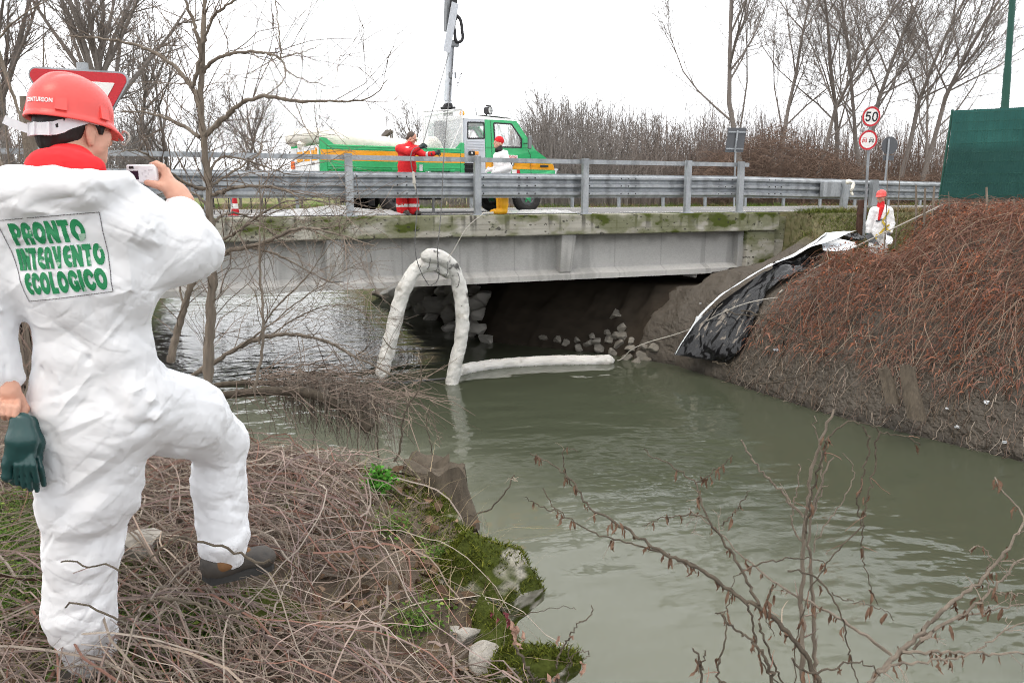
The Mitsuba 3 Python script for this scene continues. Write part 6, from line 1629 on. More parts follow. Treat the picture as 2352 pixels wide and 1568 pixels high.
# ---------------------------------------------------------------- trees and brush
def grow(g, p, d, L, r, lvl, P, out, rmin):
    n = 8 if lvl == 0 else 6 if lvl == 1 else 4 if lvl < P['levels'] else 3
    pts = [np.asarray(p, float)]; d = nrm(d)
    for i in range(n - 1):
        d = nrm(d + g.normal(0, P['wob'][min(lvl, len(P['wob']) - 1)], 3) + np.array([0, 0, P['up'][min(lvl, len(P['up']) - 1)]]) + P.get('lean', np.zeros(3)) * (lvl == 0))
        pts.append(pts[-1] + d * L / (n - 1))
    pts = np.array(pts); rr = np.maximum(np.linspace(r, r * P['taper'], n), rmin)
    out.append((lvl, pts, rr))
    if lvl >= P['levels']: return
    k = P['kids'][lvl]; k = int(g.integers(max(1, int(k * .75)), int(k * 1.25) + 1))
    us = np.sort(g.uniform(P['from'][lvl], 1, k)); us[-1:] = .98
    for u in us:
        i = min(int(u * (n - 1)), n - 2); f = u * (n - 1) - i
        q = pts[i] * (1 - f) + pts[i + 1] * f; t = nrm(pts[i + 1] - pts[i])
        a = g.normal(0, 1, 3); a = nrm(a - t * (a @ t)); ang = g.uniform(*P['angle'])
        cd = t * math.cos(ang) + a * math.sin(ang)
        cl = L * P['ratio'][lvl] * (1.15 - .6 * u) * g.uniform(.7, 1.2)
        cr = max(rmin, min((rr[i] * (1 - f) + rr[i + 1] * f) * .72, r * P['rk'][lvl]))
        grow(g, q, cd, cl, cr, lvl + 1, P, out, rmin)


UPSWEPT = dict(wob=[.07, .10, .14, .18], up=[.06, .12, .10, .04], taper=.25, levels=4, kids=[12, 11, 8, 3], angle=(.35, .9), ratio=[.55, .45, .42, .45], rk=[.34, .36, .45, .5])
UPSWEPT['from'] = [.26, .12, .1, .1]
FAN = dict(wob=[.05, .06, .10, .14], up=[.02, .05, .05, .03], taper=.35, levels=4, kids=[18, 13, 8, 3], angle=(.25, .8), ratio=[1.35, .34, .42, .45], rk=[.40, .32, .45, .5])
FAN['from'] = [.55, .10, .1, .1]
BUSHY = dict(wob=[.10, .12, .16, .2], up=[.10, .12, .08, .03], taper=.3, levels=3, kids=[13, 9, 5], angle=(.35, .9), ratio=[.6, .45, .45], rk=[.5, .5, .5])
BUSHY['from'] = [.12, .1, .1]


def make_tree(seed, hgt, r, P, lean=(0, 0, 0), rmin=.006):
    g = rng(seed); out = []; P = dict(P); P['lean'] = np.array(lean, float)
    grow(g, (0, 0, -.3), np.array([0, 0, 1.]) + np.array(lean) * 2, hgt, r, 0, P, out, rmin)
    B0, B1 = Bundle(), Bundle()
    for lvl, p, rr in out: (B0 if lvl == 0 else B1).add(p, rr, 8 if lvl == 0 else 5 if lvl == 1 else 3)
    return B0.build()[0], B1.build()[0]


def plant_tree(key, base, protos, yaw, sc, label, cat, group):
    to = T().translate([float(c) for c in base]).rotate([0, 0, 1], yaw).scale(sc)
    scene[key + '__trunk'] = {**protos[0], 'to_world': to}; scene[key + '__crown'] = {**protos[1], 'to_world': to}
    lab(key, label, cat, group)


def proto(seed, hgt, r, P, lean=(0, 0, 0), rmin=.006):
    a, b = make_tree(seed, hgt, r, P, lean, rmin); return mikit.ply(a, 'far_bark', 40), mikit.ply(b, 'far_bark', False)


def onroad(px, t):
    """ground point at bridge offset t seen at picture column px"""
    k = (px - 1176) / FOCAL * 1.0
    s = (k * (BO[1] + BN[1] * t) * 1.0 - (BO[0] + BN[0] * t)) / (BU[0] - k * BU[1])
    return s, np.array([*(BO + BU * s + BN * t), 3.12])


ups = [proto(18, 11, .145, UPSWEPT, (-.03, 0, 0)), proto(12, 12, .125, UPSWEPT, (.05, 0, 0)), proto(15, 12, .12, UPSWEPT, (.09, 0, 0))]
n = 0
for px, t, pr, sc, yaw, txt in ((1702, 11.8, 0, 1.02, 0, 'bare upswept tree behind the square sign back, apart from the row'), (1775, 14.5, 1, 1.0, 30, 'slim bare tree rising from the vine covered brush'), (1850, 13.5, 2, .92, -25, 'bare tree left of the 50 sign'), (1912, 15.0, 1, 1.05, 200, 'dark bare tree just left of the 50 sign, ivy on its stem'),
                                (1948, 13.0, 2, 1.06, 15, 'bare twin stemmed tree directly behind the 50 sign'), (1972, 14.2, 1, 1.0, 80, 'bare tree close to the right of the 50 sign'), (2036, 13.2, 2, 1.05, 10, 'bare tree behind the round sign back'), (2085, 12.6, 2, 1.1, -15, 'wide bare tree leaning right, next to the privacy net'), (2120, 17, 1, .85, 60, 'bare tree farthest right, partly hidden by the privacy net')):
    s, p = onroad(px, t); plant_tree('bare_tree' + (f'_{n:03d}' if n else ''), p, ups[pr], yaw, sc, txt, 'tree', 'bare trees along the far side of the road'); n += 1
fan = proto(21, 5.6, .24, FAN, (0, 0, 0), .007)
plant_tree('pollard_tree', at(222, 450, 26) * [1, 1, 0] + [0, 0, 3.0], fan, 0, 1.0, 'large bare tree with fan of upright limbs above the give way sign', 'tree', None)
plant_tree('pollard_tree_001', at(45, 450, 30) * [1, 1, 0] + [0, 0, 3.0], fan, 140, 1.05, 'large bare tree at the far left behind the give way sign', 'tree', None)
bush = [proto(31, 5.0, .07, BUSHY, (0, 0, 0), .006), proto(32, 5.4, .06, BUSHY, (.03, 0, 0), .006)]
n = 0
for px, t, k, sc, txt in ((500, 26, 0, 1.0, 'twiggy small tree beyond the road, left of the sapling'), (560, 24, 1, 1.05, 'twiggy small tree beyond the road, right of the sapling'), (610, 25, 0, 1.05, 'dark twiggy tree left of the truck tailboard'), (655, 23, 1, .95, 'dark twiggy tree close to the truck tailboard'), (700, 26, 0, .85, 'twiggy tree behind the truck tailboard'), (800, 44, 1, .9, 'low twiggy bush behind the truck load'),
                          (985, 24, 0, .95, 'slender twiggy tree behind the mesh bulkhead, left one'), (1045, 26, 1, 1.0, 'slender twiggy tree behind the crane boom'), (1230, 22, 0, .95, 'twiggy tree in front of the truck windscreen'), (1280, 25, 1, 1.15, 'pale twiggy tree above the truck bonnet'), (1340, 21, 0, .95, 'twiggy tree right of the truck nose'), (1420, 24, 1, .95, 'twiggy tree in the grey thicket right of the truck'), (1500, 22, 0, .85, 'twiggy tree in the middle of the grey thicket'), (1575, 20, 1, .9, 'low spreading tree left of the square sign back'),
                          (330, 22, 0, 1.4, 'twiggy tree behind the photographer camera arm'), (400, 25, 1, 1.4, 'twiggy tree above the raised camera')):
    s, p = onroad(px, t); plant_tree('thicket_tree' + (f'_{n:03d}' if n else ''), p, bush[k], n * 67, sc, txt, 'tree', 'twiggy trees in the thicket'); n += 1

# the thicket that reads as one mass: stems and side twigs, and the brown vine-covered mounds
g = rng(5); B = Bundle()
PXT, YT = [-300, 0, 300, 460, 520, 600, 700, 760, 860, 960, 1060, 1180, 1250, 1320, 1400, 1480, 1560, 1640, 1760, 1900, 2050, 2200, 2500], [250, 250, 260, 270, 240, 240, 270, 350, 400, 380, 340, 290, 240, 235, 250, 270, 300, 310, 320, 330, 340, 350, 350]
N = 11600
for i in range(N):
    px = g.uniform(-350, 2520) if i < 5000 else g.uniform(1170, 1720) if i < 7200 else g.uniform(300, 770) if i < 9200 else g.uniform(1580, 2230); t = g.uniform(12.5, 34) if i < 9200 else g.uniform(18, 34); s, p = onroad(px, t)
    if RIVER.buffer(.8).contains(Point(p[0], p[1])): continue
    top = (450 - np.interp(px, PXT, YT) + g.normal(0, 18) + (70 if i >= 9200 else 0)) / FOCAL * p[1] + H - p[2]; hgt = max(.8, top * g.uniform(.35, 1.0))
    az = g.uniform(0, 6.28); sp = g.uniform(.02, .22); d = np.array([math.cos(az) * sp, math.sin(az) * sp, 1]); q = p.copy(); pts = [q - [0, 0, .3]]
    for k in range(3): d = nrm(d + g.normal(0, .08, 3) + [0, 0, .05]); q = q + d * hgt / 3; pts.append(q)
    sh = g.uniform(.7, 1.15); brown = np.clip((px - 1350) / 500, 0, 1) * np.clip((30 - t) / 14, 0, 1)
    col = np.array([.195, .178, .168]) * sh * (1 - brown) + np.array([.165, .110, .085]) * sh * brown
    B.add(pts, np.linspace(.017, .008, 4) * g.uniform(.7, 1.3), 3, col)
    for k in range(4):
        u = g.uniform(.25, 1); j = min(int(u * 3), 2); a = pts[j] + (pts[j + 1] - pts[j]) * (u * 3 - j); az = g.uniform(0, 6.28); l = g.uniform(.4, 1.1)
        b = a + np.array([math.cos(az) * .6, math.sin(az) * .6, g.uniform(.2, .9)]) * l; B.add([a, (a + b) / 2 + g.normal(0, .05, 3), b], [.010, .008, .006], 3, col * 1.05)
for i in range(7000):     # dead vines hanging in heaps
    px = g.uniform(1575, 2180); t = g.uniform(11.6, 15.5); s, p = onroad(px, t)
    top = max(.9, (450 - np.interp(px, [1560, 1620, 1700, 1760, 1830, 1900, 1960, 2050, 2120, 2180], [430, 360, 330, 285, 330, 345, 390, 410, 400, 420])) / FOCAL * p[1] + H - p[2]) * (1 - .25 * abs(t - 13) / 2.5)
    z = top * g.uniform(.05, 1) ** .7; a = p + [0, 0, z]; az = g.uniform(0, 6.28); l = g.uniform(.35, .95)
    b = a + np.array([math.cos(az) * l, math.sin(az) * l * .6, g.uniform(-.5, .35) * l]); m_ = (a + b) / 2 + np.array([0, 0, .18 * l]) + g.normal(0, .06, 3)
    c_ = np.array([.19, .135, .108]) * g.uniform(.6, 1.25); B.add([a, m_, b], [.011, .010, .008], 3, c_)
m, c = B.build(); put('thicket', m, 'twig_mat', False, color=c); lab('thicket', 'grey and brown leafless thicket filling the far side of the road', 'thicket', None, 'stuff')


def blades(g, P, hgt, wid, cols, lean=.5):
    """grass blades: two triangles each"""
    n = len(P); az = g.uniform(0, 6.28, n); h = g.uniform(*hgt, n); w = g.uniform(*wid, n)
    side = np.column_stack([np.cos(az), np.sin(az), 0 * az]); ln = g.normal(0, lean, (n, 2))
    tip = P + np.column_stack([ln * h[:, None], h * g.uniform(.55, 1, n)]); mid = (P + tip) / 2 + np.column_stack([-ln * h[:, None] * .12, h * .10])
    v = np.stack([P - side * w[:, None] / 2, P + side * w[:, None] / 2, mid + side * w[:, None] * .4, mid - side * w[:, None] * .4, tip], 1).reshape(-1, 3)
    f = (np.array([[0, 1, 2], [0, 2, 3], [3, 2, 4]])[None] + (np.arange(n) * 5)[:, None, None]).reshape(-1, 3)
    return v, f, np.repeat(cols, 5, axis=0)


def leaves(g, P, size, cols, flat=.5, curl=.4):
    """dead or small leaves: bent along the midrib, four triangles each"""
    n = len(P); s = g.uniform(*size, n)[:, None]; a = g.normal(0, 1, (n, 3)); a[:, 2] *= flat; a /= np.linalg.norm(a, axis=1, keepdims=True)
    b = np.cross(a, g.normal(0, 1, (n, 3)) * [flat, flat, 1]); b /= np.linalg.norm(b, axis=1, keepdims=True) + 1e-9; c = np.cross(a, b); k = g.uniform(-curl, curl, n)[:, None]
    v = np.stack([P - a * s * .5, P + b * s * .32 + c * s * k, P + a * s * .5, P - b * s * .32 + c * s * k, P + a * s * .18 + b * s * .24 + c * s * k * .7, P + a * s * .18 - b * s * .24 + c * s * k * .7], 1)
    v[:, 1] -= a * s * .14; v[:, 3] -= a * s * .14; v = v.reshape(-1, 3)
    f = (np.array([[0, 1, 3], [1, 4, 5], [1, 5, 3], [4, 2, 5]])[None] + (np.arange(n) * 6)[:, None, None]).reshape(-1, 3)
    return v, f, np.repeat(cols, 6, axis=0)


def tint(g, n, base, var=.25, alt=None, p=.3):
    c = np.array(base)[None] * (1 + g.normal(0, var, (n, 1))) * (1 + g.normal(0, .03, (n, 3)))
    if alt is not None: k = g.random(n) < p; c[k] = np.array(alt)[None] * (1 + g.normal(0, var, (k.sum(), 1)))
    return np.clip(c, .005, .9)


def stuff(key, parts, label, cat, bsdf='twig_mat'):
    vs, fs, cs, n = [], [], [], 0
    for v, f, c in parts: vs.append(v); fs.append(f + n); cs.append(c); n += len(v)
    put(key, trimesh.Trimesh(np.vstack(vs), np.vstack(fs), process=False), bsdf, False, color=np.vstack(cs)); lab(key, label, cat, None, 'stuff')


def lying(g, x, y, head, L, arch, lift, npt, wig):
    """stems lying over the ground: arrays of start, heading, length -> (k, npt, 3)"""
    k = len(x); u = np.linspace(0, 1, npt)[None]
    th = head[:, None] + g.normal(0, wig, (k, 1)) * u + g.normal(0, wig * .5, (k, 1)) * np.sin(u * 5 + g.uniform(0, 6, (k, 1)))
    st = L[:, None] / (npt - 1); dx = np.cumsum(np.cos(th) * st, 1); dy = np.cumsum(np.sin(th) * st, 1)
    X, Y = x[:, None] + dx - dx[:, :1], y[:, None] + dy - dy[:, :1]
    Z = height(X, Y).reshape(X.shape)
    Zs = Z.copy()
    for i in range(1, npt): Zs[:, i] = np.maximum(Z[:, i], Zs[:, i - 1] - st[:, 0] * .9)
    Zs = Zs + lift[:, None] + arch[:, None] * np.sin(np.pi * u) + g.normal(0, .008, X.shape)
    return np.stack([X, Y, Zs], -1)


def pack(P, r, cols, sides=3):
    n = P.shape[1]; v, f = tubes(P, r[:, None] * np.linspace(1, .55, n)[None], sides); return v, f, np.repeat(cols, n * sides, axis=0)


# ---- left bank: tangle of dead bramble canes, thin stems, litter, weeds
g = rng(8)
def left_spots(n, x0=-3.6, x1=.75, y0=1.5, y1=7.4, edge=(-.05, 9), gen=None):
    gg = gen or g; out = []
    while sum(map(len, out)) < n:
        q = np.column_stack([gg.uniform(x0, x1, n * 2), gg.uniform(y0, y1, n * 2)])
        dl = seg_dist(q, LEFT_BANK); ins = contains_xy(RIVER, q[:, 0], q[:, 1]); d_ = np.where(ins, -dl, dl); out.append(q[(d_ > edge[0]) & (d_ < edge[1])])
    return np.vstack(out)[:n]
BARE = [(*at(x, y, Y)[:2], r) for x, y, Y, r in ((1085, 1345, 2.98, .28), (965, 1215, 3.75, .30), (1000, 1300, 3.3, .20), (1215, 1535, 2.42, .15), (800, 1400, 2.75, .13), (930, 1480, 2.5, .08), (610, 1350, 2.75, .10), (1065, 1450, 2.6, .10), (1030, 1130, 4.05, .12), (872, 1150, 4.15, .14))]
def bramble_density(q):
    d = np.clip(npss(-1.80, -1.05, q[:, 0] + .22 * (q[:, 1] - 2.4)) + npss(3.6, 4.6, q[:, 1]), .04, 1)
    for x, y, r in BARE: d = d * np.clip(npss(r * .5, r * 1.5, np.hypot(q[:, 0] - x, q[:, 1] - y)), .10, 1)
    return d * (.72 + .5 * meshkit.fbm(np.column_stack([q * 1.6, q[:, :1] * 0]), 3, 12))
q = left_spots(7600); q = q[g.random(len(q)) < bramble_density(q)]; k = len(q)
P1 = lying(g, q[:, 0], q[:, 1], g.normal(-.62, .50, k) + np.pi * (g.random(k) < .45), g.uniform(.45, 1.5, k), (g.uniform(.0, .26, k) ** 1.3) * np.where(q[:, 1] > 4.1, .5, 1), g.uniform(.005, .10, k) * np.where(q[:, 1] > 4.1, .6, 1) + .10 * np.exp(-((q[:, 0] + .75) / .45) ** 2 - ((q[:, 1] - 3.1) / .8) ** 2) * g.random(k), 14, .85)
c1 = tint(g, k, (.255, .200, .175), .22, (.22, .125, .10), .16); pale = g.random(k) < .22; c1[pale] = np.array([.36, .31, .265]) * (1 + g.normal(0, .12, (pale.sum(), 1)))
q = left_spots(8500); q = q[g.random(len(q)) < bramble_density(q)]; k2 = len(q)
P2 = lying(g, q[:, 0], q[:, 1], g.uniform(0, 6.28, k2), g.uniform(.15, 1.0, k2), g.uniform(.0, .16, k2), g.uniform(.0, .09, k2) * np.where(q[:, 1] > 4.1, .6, 1), 6, .8)
c2 = tint(g, k2, (.27, .225, .185), .28, (.17, .12, .095), .3)
def dry(P):
    e = P[:, :, :2].reshape(-1, 2); d_ = seg_dist(e, LEFT_BANK) * contains_xy(RIVER, e[:, 0], e[:, 1]); k_ = d_.reshape(P.shape[:2]).max(1) < np.where(g.random(len(P)) < .12, .18, .02)
    for x, y, r in BARE:
        k_ &= (np.hypot(P[:, :, 0] - x, P[:, :, 1] - y).min(1) > r * .95) | (g.random(len(P)) < .08)
    return k_
s1, s2 = dry(P1), dry(P2); P1, c1, P2, c2 = P1[s1], c1[s1], P2[s2], c2[s2]; k, k2 = len(P1), len(P2)
stuff('bramble_tangle', [pack(P1, (.0013 + .0046 * g.random(k) ** 1.8), c1, 3), pack(P2, g.uniform(.0006, .0017, k2), c2, 3)], 'tangle of dead bramble canes covering the near bank', 'bramble')
q = left_spots(3600, y0=1.4); P = np.column_stack([q, height(q[:, 0], q[:, 1]) + g.uniform(.002, .03, len(q))])
stuff('leaf_litter', [leaves(g, P, (.02, .075), tint(g, len(P), (.13, .085, .058), .3, (.25, .175, .125), .3), .45, .5)], 'brown fallen leaves lying on the near bank', 'leaf litter')
spots = [(60, 1190, .26), (70, 1290, .22), (40, 1390, .18), (75, 1420, .14), (900, 1230, .10), (1010, 1290, .08), (960, 1450, .10), (240, 1460, .20), (300, 1520, .22), (420, 1500, .18), (430, 1170, .12), (340, 1330, .12), (500, 1440, .12), (20, 1250, .16), (720, 1065, .16), (780, 1070, .14), (650, 1190, .08)]
W_, cW = [], []
for px, py, r in spots:
    c_ = ground_hit(px, py); m_ = int(900 * (r / .2) ** 2); a = g.normal(0, r * .55, (m_, 2)); z = height(c_[0] + a[:, 0], c_[1] + a[:, 1]); W_.append(np.column_stack([c_[0] + a[:, 0], c_[1] + a[:, 1], z + g.uniform(.005, .07, m_)]))
W_ = np.vstack(W_); stuff('ground_weeds', [leaves(g, W_, (.010, .026), tint(g, len(W_), (.075, .135, .030), .3, (.19, .24, .06), .22), .25, .2), blades(g, W_[::3], (.03, .10), (.002, .004), tint(g, len(W_[::3]), (.10, .15, .04), .3), .6)], 'low green weeds and chickweed between the canes', 'weeds')
q = left_spots(5200, y0=1.4); q = q[(bramble_density(q) < .5) | (g.random(len(q)) < .35)]; P = np.column_stack([q, height(q[:, 0], q[:, 1]) - .005])
stuff('dry_grass', [blades(g, P, (.04, .22), (.0015, .004), tint(g, len(P), (.34, .28, .18), .25, (.16, .17, .06), .25), 1.0)], 'flattened dry grass on the near bank', 'grass')
# moss fuzz on the blocks
for i, key in enumerate(('bank_stone', 'bank_stone_001', 'bank_stone_002', 'bank_stone_007', 'bank_stone_008', 'bank_stone_009')):
    v, f, nn = meshkit.WRITTEN[scene[key]['filename']][:3]; v = np.asarray(v, float); n_ = vnormals(v, np.asarray(f)); sel = np.nonzero((n_[:, 2] > .15) & (meshkit.fbm(v * 6, 3, 2) > .42))[0]; sel = g.choice(sel, min(len(sel) * 3, 5200)); P = v[sel] + g.normal(0, .006, (len(sel), 3))
    vv, ff, cc = blades(g, P, (.008, .022), (.003, .006), tint(g, len(P), (.060, .074, .013), .35, (.12, .13, .025), .3), .7); put(key + '__moss', trimesh.Trimesh(vv, ff, process=False), 'twig_mat', False, color=cc); labels[key + '__moss'] = {'kind': 'stuff'}
q = left_spots(26000, -1.6, .6, 2.1, 4.9, (.0, .55)); q = q[meshkit.fbm(np.column_stack([q * 3.2, q[:, :1] * 0]), 3, 31) > .55]; P = np.column_stack([q, height(q[:, 0], q[:, 1]) - .004])
stuff('edge_moss', [blades(g, P, (.008, .028), (.003, .007), tint(g, len(P), (.060, .078, .014), .35, (.13, .14, .03), .3), .7)], 'thin dark moss spreading over the near bank edge', 'moss')
# bright green feathery plant
c_ = ground_hit(872, 1145) + [0, -.02, .06]; FB = Bundle(); Lp = []
for i in range(70):
    az = g.uniform(0, 6.28); el = g.uniform(.3, 1.5); d = np.array([math.cos(az) * math.cos(el), math.sin(az) * math.cos(el), math.sin(el)]); L = g.uniform(.06, .13); pts = [c_ + d * L * u + [0, 0, -.05 * u * u * (1.5 - el)] for u in np.linspace(0, 1, 5)]; FB.add(pts, [.0022, .0018, .0014, .001, .0008], 3, (.07, .17, .03))
    for u in np.linspace(.25, 1, 9): Lp.append(c_ + d * L * u + g.normal(0, .010, 3))
Lp = np.array(Lp); lv = leaves(g, Lp, (.012, .028), tint(g, len(Lp), (.075, .22, .035), .25), .8, .3); m, c = FB.build([(lv[0], lv[1], lv[2])]); put('feathery_plant', m, 'twig_mat', False, color=c); lab('feathery_plant', 'small bright green feathery plant beside the stump', 'plant')

# ---- right bank: heap of cut red-brown brush, roots on the mud face, rough grass by the bridge
g = rng(9)
def right_spots(n, lo, hi, brush=True, y0=6, y1=20.5):
    out = []
    while sum(map(len, out)) < n:
        q = np.column_stack([g.uniform(3, 16, n * 3), g.uniform(y0, y1, n * 3)]); ins = contains_xy(RIVER, q[:, 0], q[:, 1]); dr_ = seg_dist(q, RIGHT_BANK); s, t = st_of(q[:, 0], q[:, 1]); u = q[:, 0] - .35 * (q[:, 1] - 16)
        ok = ~ins & (dr_ > lo) & (dr_ < hi) & (t < (-1.6 if brush else -.5))
        edge = np.interp(dr_, [0, .6, 1.6, 2.6, 4, 6], [15.9, 15.8, 15.7, 15.9, 16.7, 17.5])
        ok &= (q[:, 1] < edge + .25 * meshkit.noise(np.column_stack([q * 2, q[:, :1] * 0]), 3)) if brush else (q[:, 1] > edge - .2)
        out.append(q[ok])
    return np.vstack(out)[:n]
def heap(q): 
    d = seg_dist(q, RIGHT_BANK); return .07 + .46 * npss(.15, 1.1, d) * (.55 + .9 * meshkit.fbm(np.column_stack([q * .9, q[:, :1] * 0]), 3, 6))
q = right_spots(7400, .35, 7.5); k = len(q); hp = heap(q)
P1 = lying(g, q[:, 0], q[:, 1], g.normal(3.55, .55, k), g.uniform(.4, 1.5, k), hp * g.uniform(.1, .7, k), hp * g.uniform(.1, .95, k), 7, .45)
c1 = tint(g, k, (.185, .110, .085), .30, (.30, .23, .175), .26)
q2 = right_spots(9500, .3, 7.5); k2 = len(q2); hp2 = heap(q2)
P2 = lying(g, q2[:, 0], q2[:, 1], g.uniform(0, 6.28, k2), g.uniform(.15, .55, k2), g.uniform(0, .1, k2), hp2 * g.uniform(.3, 1.25, k2), 4, .6); c2 = tint(g, k2, (.19, .088, .060), .3, (.27, .20, .15), .25)
q3 = right_spots(46000, .5, 7.5); hp3 = heap(q3); cl = meshkit.fbm(np.column_stack([q3 * 1.5, q3[:, :1] * 0]), 3, 21); sel = g.random(len(q3)) < npss(.30, .54, cl); q3, hp3 = q3[sel], hp3[sel]
P3 = np.column_stack([q3, height(q3[:, 0], q3[:, 1]) + hp3 * g.uniform(.6, 1.35, len(q3))])
lv = leaves(g, P3, (.020, .060), tint(g, len(P3), (.26, .092, .050), .35, (.22, .125, .09), .35), .7, .5)
def high(P, lim):
    e = P[:, :, :2].reshape(-1, 2); d_ = np.where(contains_xy(RIVER, e[:, 0], e[:, 1]), -1, seg_dist(e, RIGHT_BANK)); return d_.reshape(P.shape[:2]).min(1) > g.uniform(.02, .35, len(P))
s1, s2 = high(P1, .7), high(P2, .7); P1, c1, P2, c2 = P1[s1], c1[s1], P2[s2], c2[s2]; k, k2 = len(P1), len(P2)
q4 = right_spots(21000, .28, 7.5); hp4 = heap(q4); k4 = len(q4); az = g.normal(3.7, .8, k4); l4 = g.uniform(.08, .30, k4); w4 = g.uniform(.009, .027, k4)
A4 = np.column_stack([q4, height(q4[:, 0], q4[:, 1]) + hp4 * g.uniform(.25, 1.15, k4)]); D4 = np.column_stack([np.cos(az), np.sin(az), g.uniform(-1.1, .25, k4)]); D4 /= np.linalg.norm(D4, axis=1, keepdims=True); S4 = np.column_stack([-np.sin(az), np.cos(az), g.normal(0, .5, k4)])
M4 = A4 + D4 * l4[:, None] * .5 + [0, 0, .02]; E4 = A4 + D4 * l4[:, None] - np.array([0, 0, 1.]) * (l4 * .25)[:, None]
v4 = np.stack([A4, M4 + S4 * w4[:, None] * .5, E4, M4 - S4 * w4[:, None] * .5, M4 + [0, 0, .012]], 1).reshape(-1, 3); f4 = (np.array([[0, 1, 4], [1, 2, 4], [2, 3, 4], [3, 0, 4]])[None] + (np.arange(k4) * 5)[:, None, None]).reshape(-1, 3)
cn = meshkit.fbm(np.column_stack([q4 * 1.1, q4[:, :1] * 0]), 3, 44)[:, None]; c4 = tint(g, k4, (.160, .082, .062), .34, (.225, .098, .062), .4) * (.7 + .9 * cn) + np.array([.05, .05, .045]) * (cn < .42) * .5
lv4 = (v4, f4, np.repeat(c4, 5, axis=0))
stuff('brush_heap', [lv4, pack(P1, g.uniform(.003, .0075, k), c1), pack(P2, g.uniform(.002, .004, k2), c2), lv], 'red brown heap of cut dead brush and leaves on the far bank', 'brush')
q = right_spots(1700, -.0, .8); k = len(q); z = height(q[:, 0], q[:, 1]); hd = np.full(k, 3.75) + g.normal(0, .5, k)
Pr = np.stack([np.column_stack([q[:, 0] + np.cos(hd) * l * .35, q[:, 1] + np.sin(hd) * l * .35, z + .10 - .55 * l * (1 + 0 * hd)]) for l in np.linspace(0, .5, 5)], 1); Pr += g.normal(0, .025, Pr.shape); hh = height(Pr[..., 0], Pr[..., 1]).reshape(Pr.shape[:2]); Pr[..., 2] = np.maximum(Pr[..., 2], np.maximum(hh + .015, .02))
stuff('hanging_roots', [pack(Pr, g.uniform(.002, .007, k), tint(g, k, (.17, .128, .10), .35, (.32, .27, .225), .25))], 'roots and dead stems hanging over the mud face of the far bank', 'roots')
q = bridge_xyz(np.column_stack([g.uniform(10.45, 16, 24000), -.35 - 3.4 * g.random(24000), np.zeros(24000)]))[:, :2]; e = seg_dist(q, RIGHT_BANK); q = q[(e > 1.2) & (q[:, 0] - .35 * (q[:, 1] - 16) < 9)]; P = np.column_stack([q, height(q[:, 0], q[:, 1]) - .01]); gr = meshkit.fbm(np.column_stack([q * 1.2, q[:, :1] * 0]), 3, 4); c_ = tint(g, len(q), (.105, .125, .032), .25); dry = gr + g.normal(0, .08, len(q)) > .52; c_[dry] = tint(g, int(dry.sum()), (.25, .19, .11), .25)
stuff('bank_grass', [blades(g, P, (.06, .22), (.006, .014), c_, .9)], 'rough green and dry grass on the bank beside the bridge end', 'grass')
S = g.uniform(-25, 45, 14000); Tt = g.uniform(8.95, 11.8, 14000); P = bridge_xyz(np.column_stack([S, Tt, np.full(14000, 3.33)])); gn = meshkit.fbm(np.column_stack([S * .5, Tt, S * 0]), 3, 9); c_ = tint(g, len(P), (.10, .15, .035), .25); dry = gn > .50; c_[dry] = tint(g, int(dry.sum()), (.20, .13, .09), .25)
stuff('verge_grass', [blades(g, P, (.05, .25), (.006, .014), c_, .6)], 'grass and dead stems on the far road verge', 'grass')
# cut stakes sticking up from the crest, long pale stems over the brush
ORD_OF = np.argsort(np.argsort([2110, 2126, 2142, 2272, 2040, 2064, 2185, 2330]))
for k, (x, y0, y1, Y) in enumerate(((2110, 470, 425, 16.6), (2126, 470, 432, 16.3), (2142, 465, 428, 16.4), (2272, 480, 430, 15.6), (2040, 470, 390, 17.2), (2064, 470, 380, 17.0), (2185, 470, 440, 16.0), (2330, 490, 455, 14.8))):
    a, b = at(x, y0, Y), at(x - 6 + 5 * (k % 3), y1, Y + .1); a[2] = min(a[2], height(a[0], a[1])[0]); key = 'cut_stem' + (f'_{k:03d}' if k else ''); put(key, tube([a, (a + b) / 2 + [.02, 0, 0], b], [.028, .024, .020] if k < 4 or k > 7 else [.016, .012, .006], 7), 'bark', 40)
    lab(key, f'{ORD[ORD_OF[k]]} from left of the cut stems sticking up out of the brown brush', 'stem', 'cut stems on the far bank')
g = rng(10)
for k, pts in enumerate(((( 1705, 735), (1790, 768), (1850, 800), (1905, 822), (1990, 838)), ((1940, 640), (2030, 650), (2120, 665), (2200, 672)), ((1640, 852), (1740, 838), (1800, 790)), ((1740, 905), (1860, 880), (1950, 850), (2000, 838)), ((1625, 592 + 120), (1800, 740), (1880, 720)))):
    Pp = np.array([ground_hit(x, y, 9, 19) + [-.05, -.10, .22] for x, y in pts]); key = 'dead_branch' + (f'_{k:03d}' if k else ''); p = spline(Pp, 24) + g.normal(0, .012, (24, 3)); put(key, tube(p, np.linspace(.016, .006, 24), 6), 'stump_wood', 40)
    lab(key, ('pale forked dead branch lying below the black sheeting', 'long pale dead branch across the middle of the red brush', 'dead branch at the foot of the black sheeting above the water', 'thin dead branch over the bare mud left of the cut logs', 'dead branch across the black sheeting')[k], 'branch')
lin = np.array([ground_hit(1790, 683, 9, 25) + [0, 0, .1], at(1900, 600, 17.0), at(2030, 535, 16.6), at(2165, 470, 16.4)]); put('guide_rope', tube(spline(lin, 30), .014, 5), 'rope', 40); lab('guide_rope', 'taut pale rope running up over the brush heap to the privacy net', 'rope')
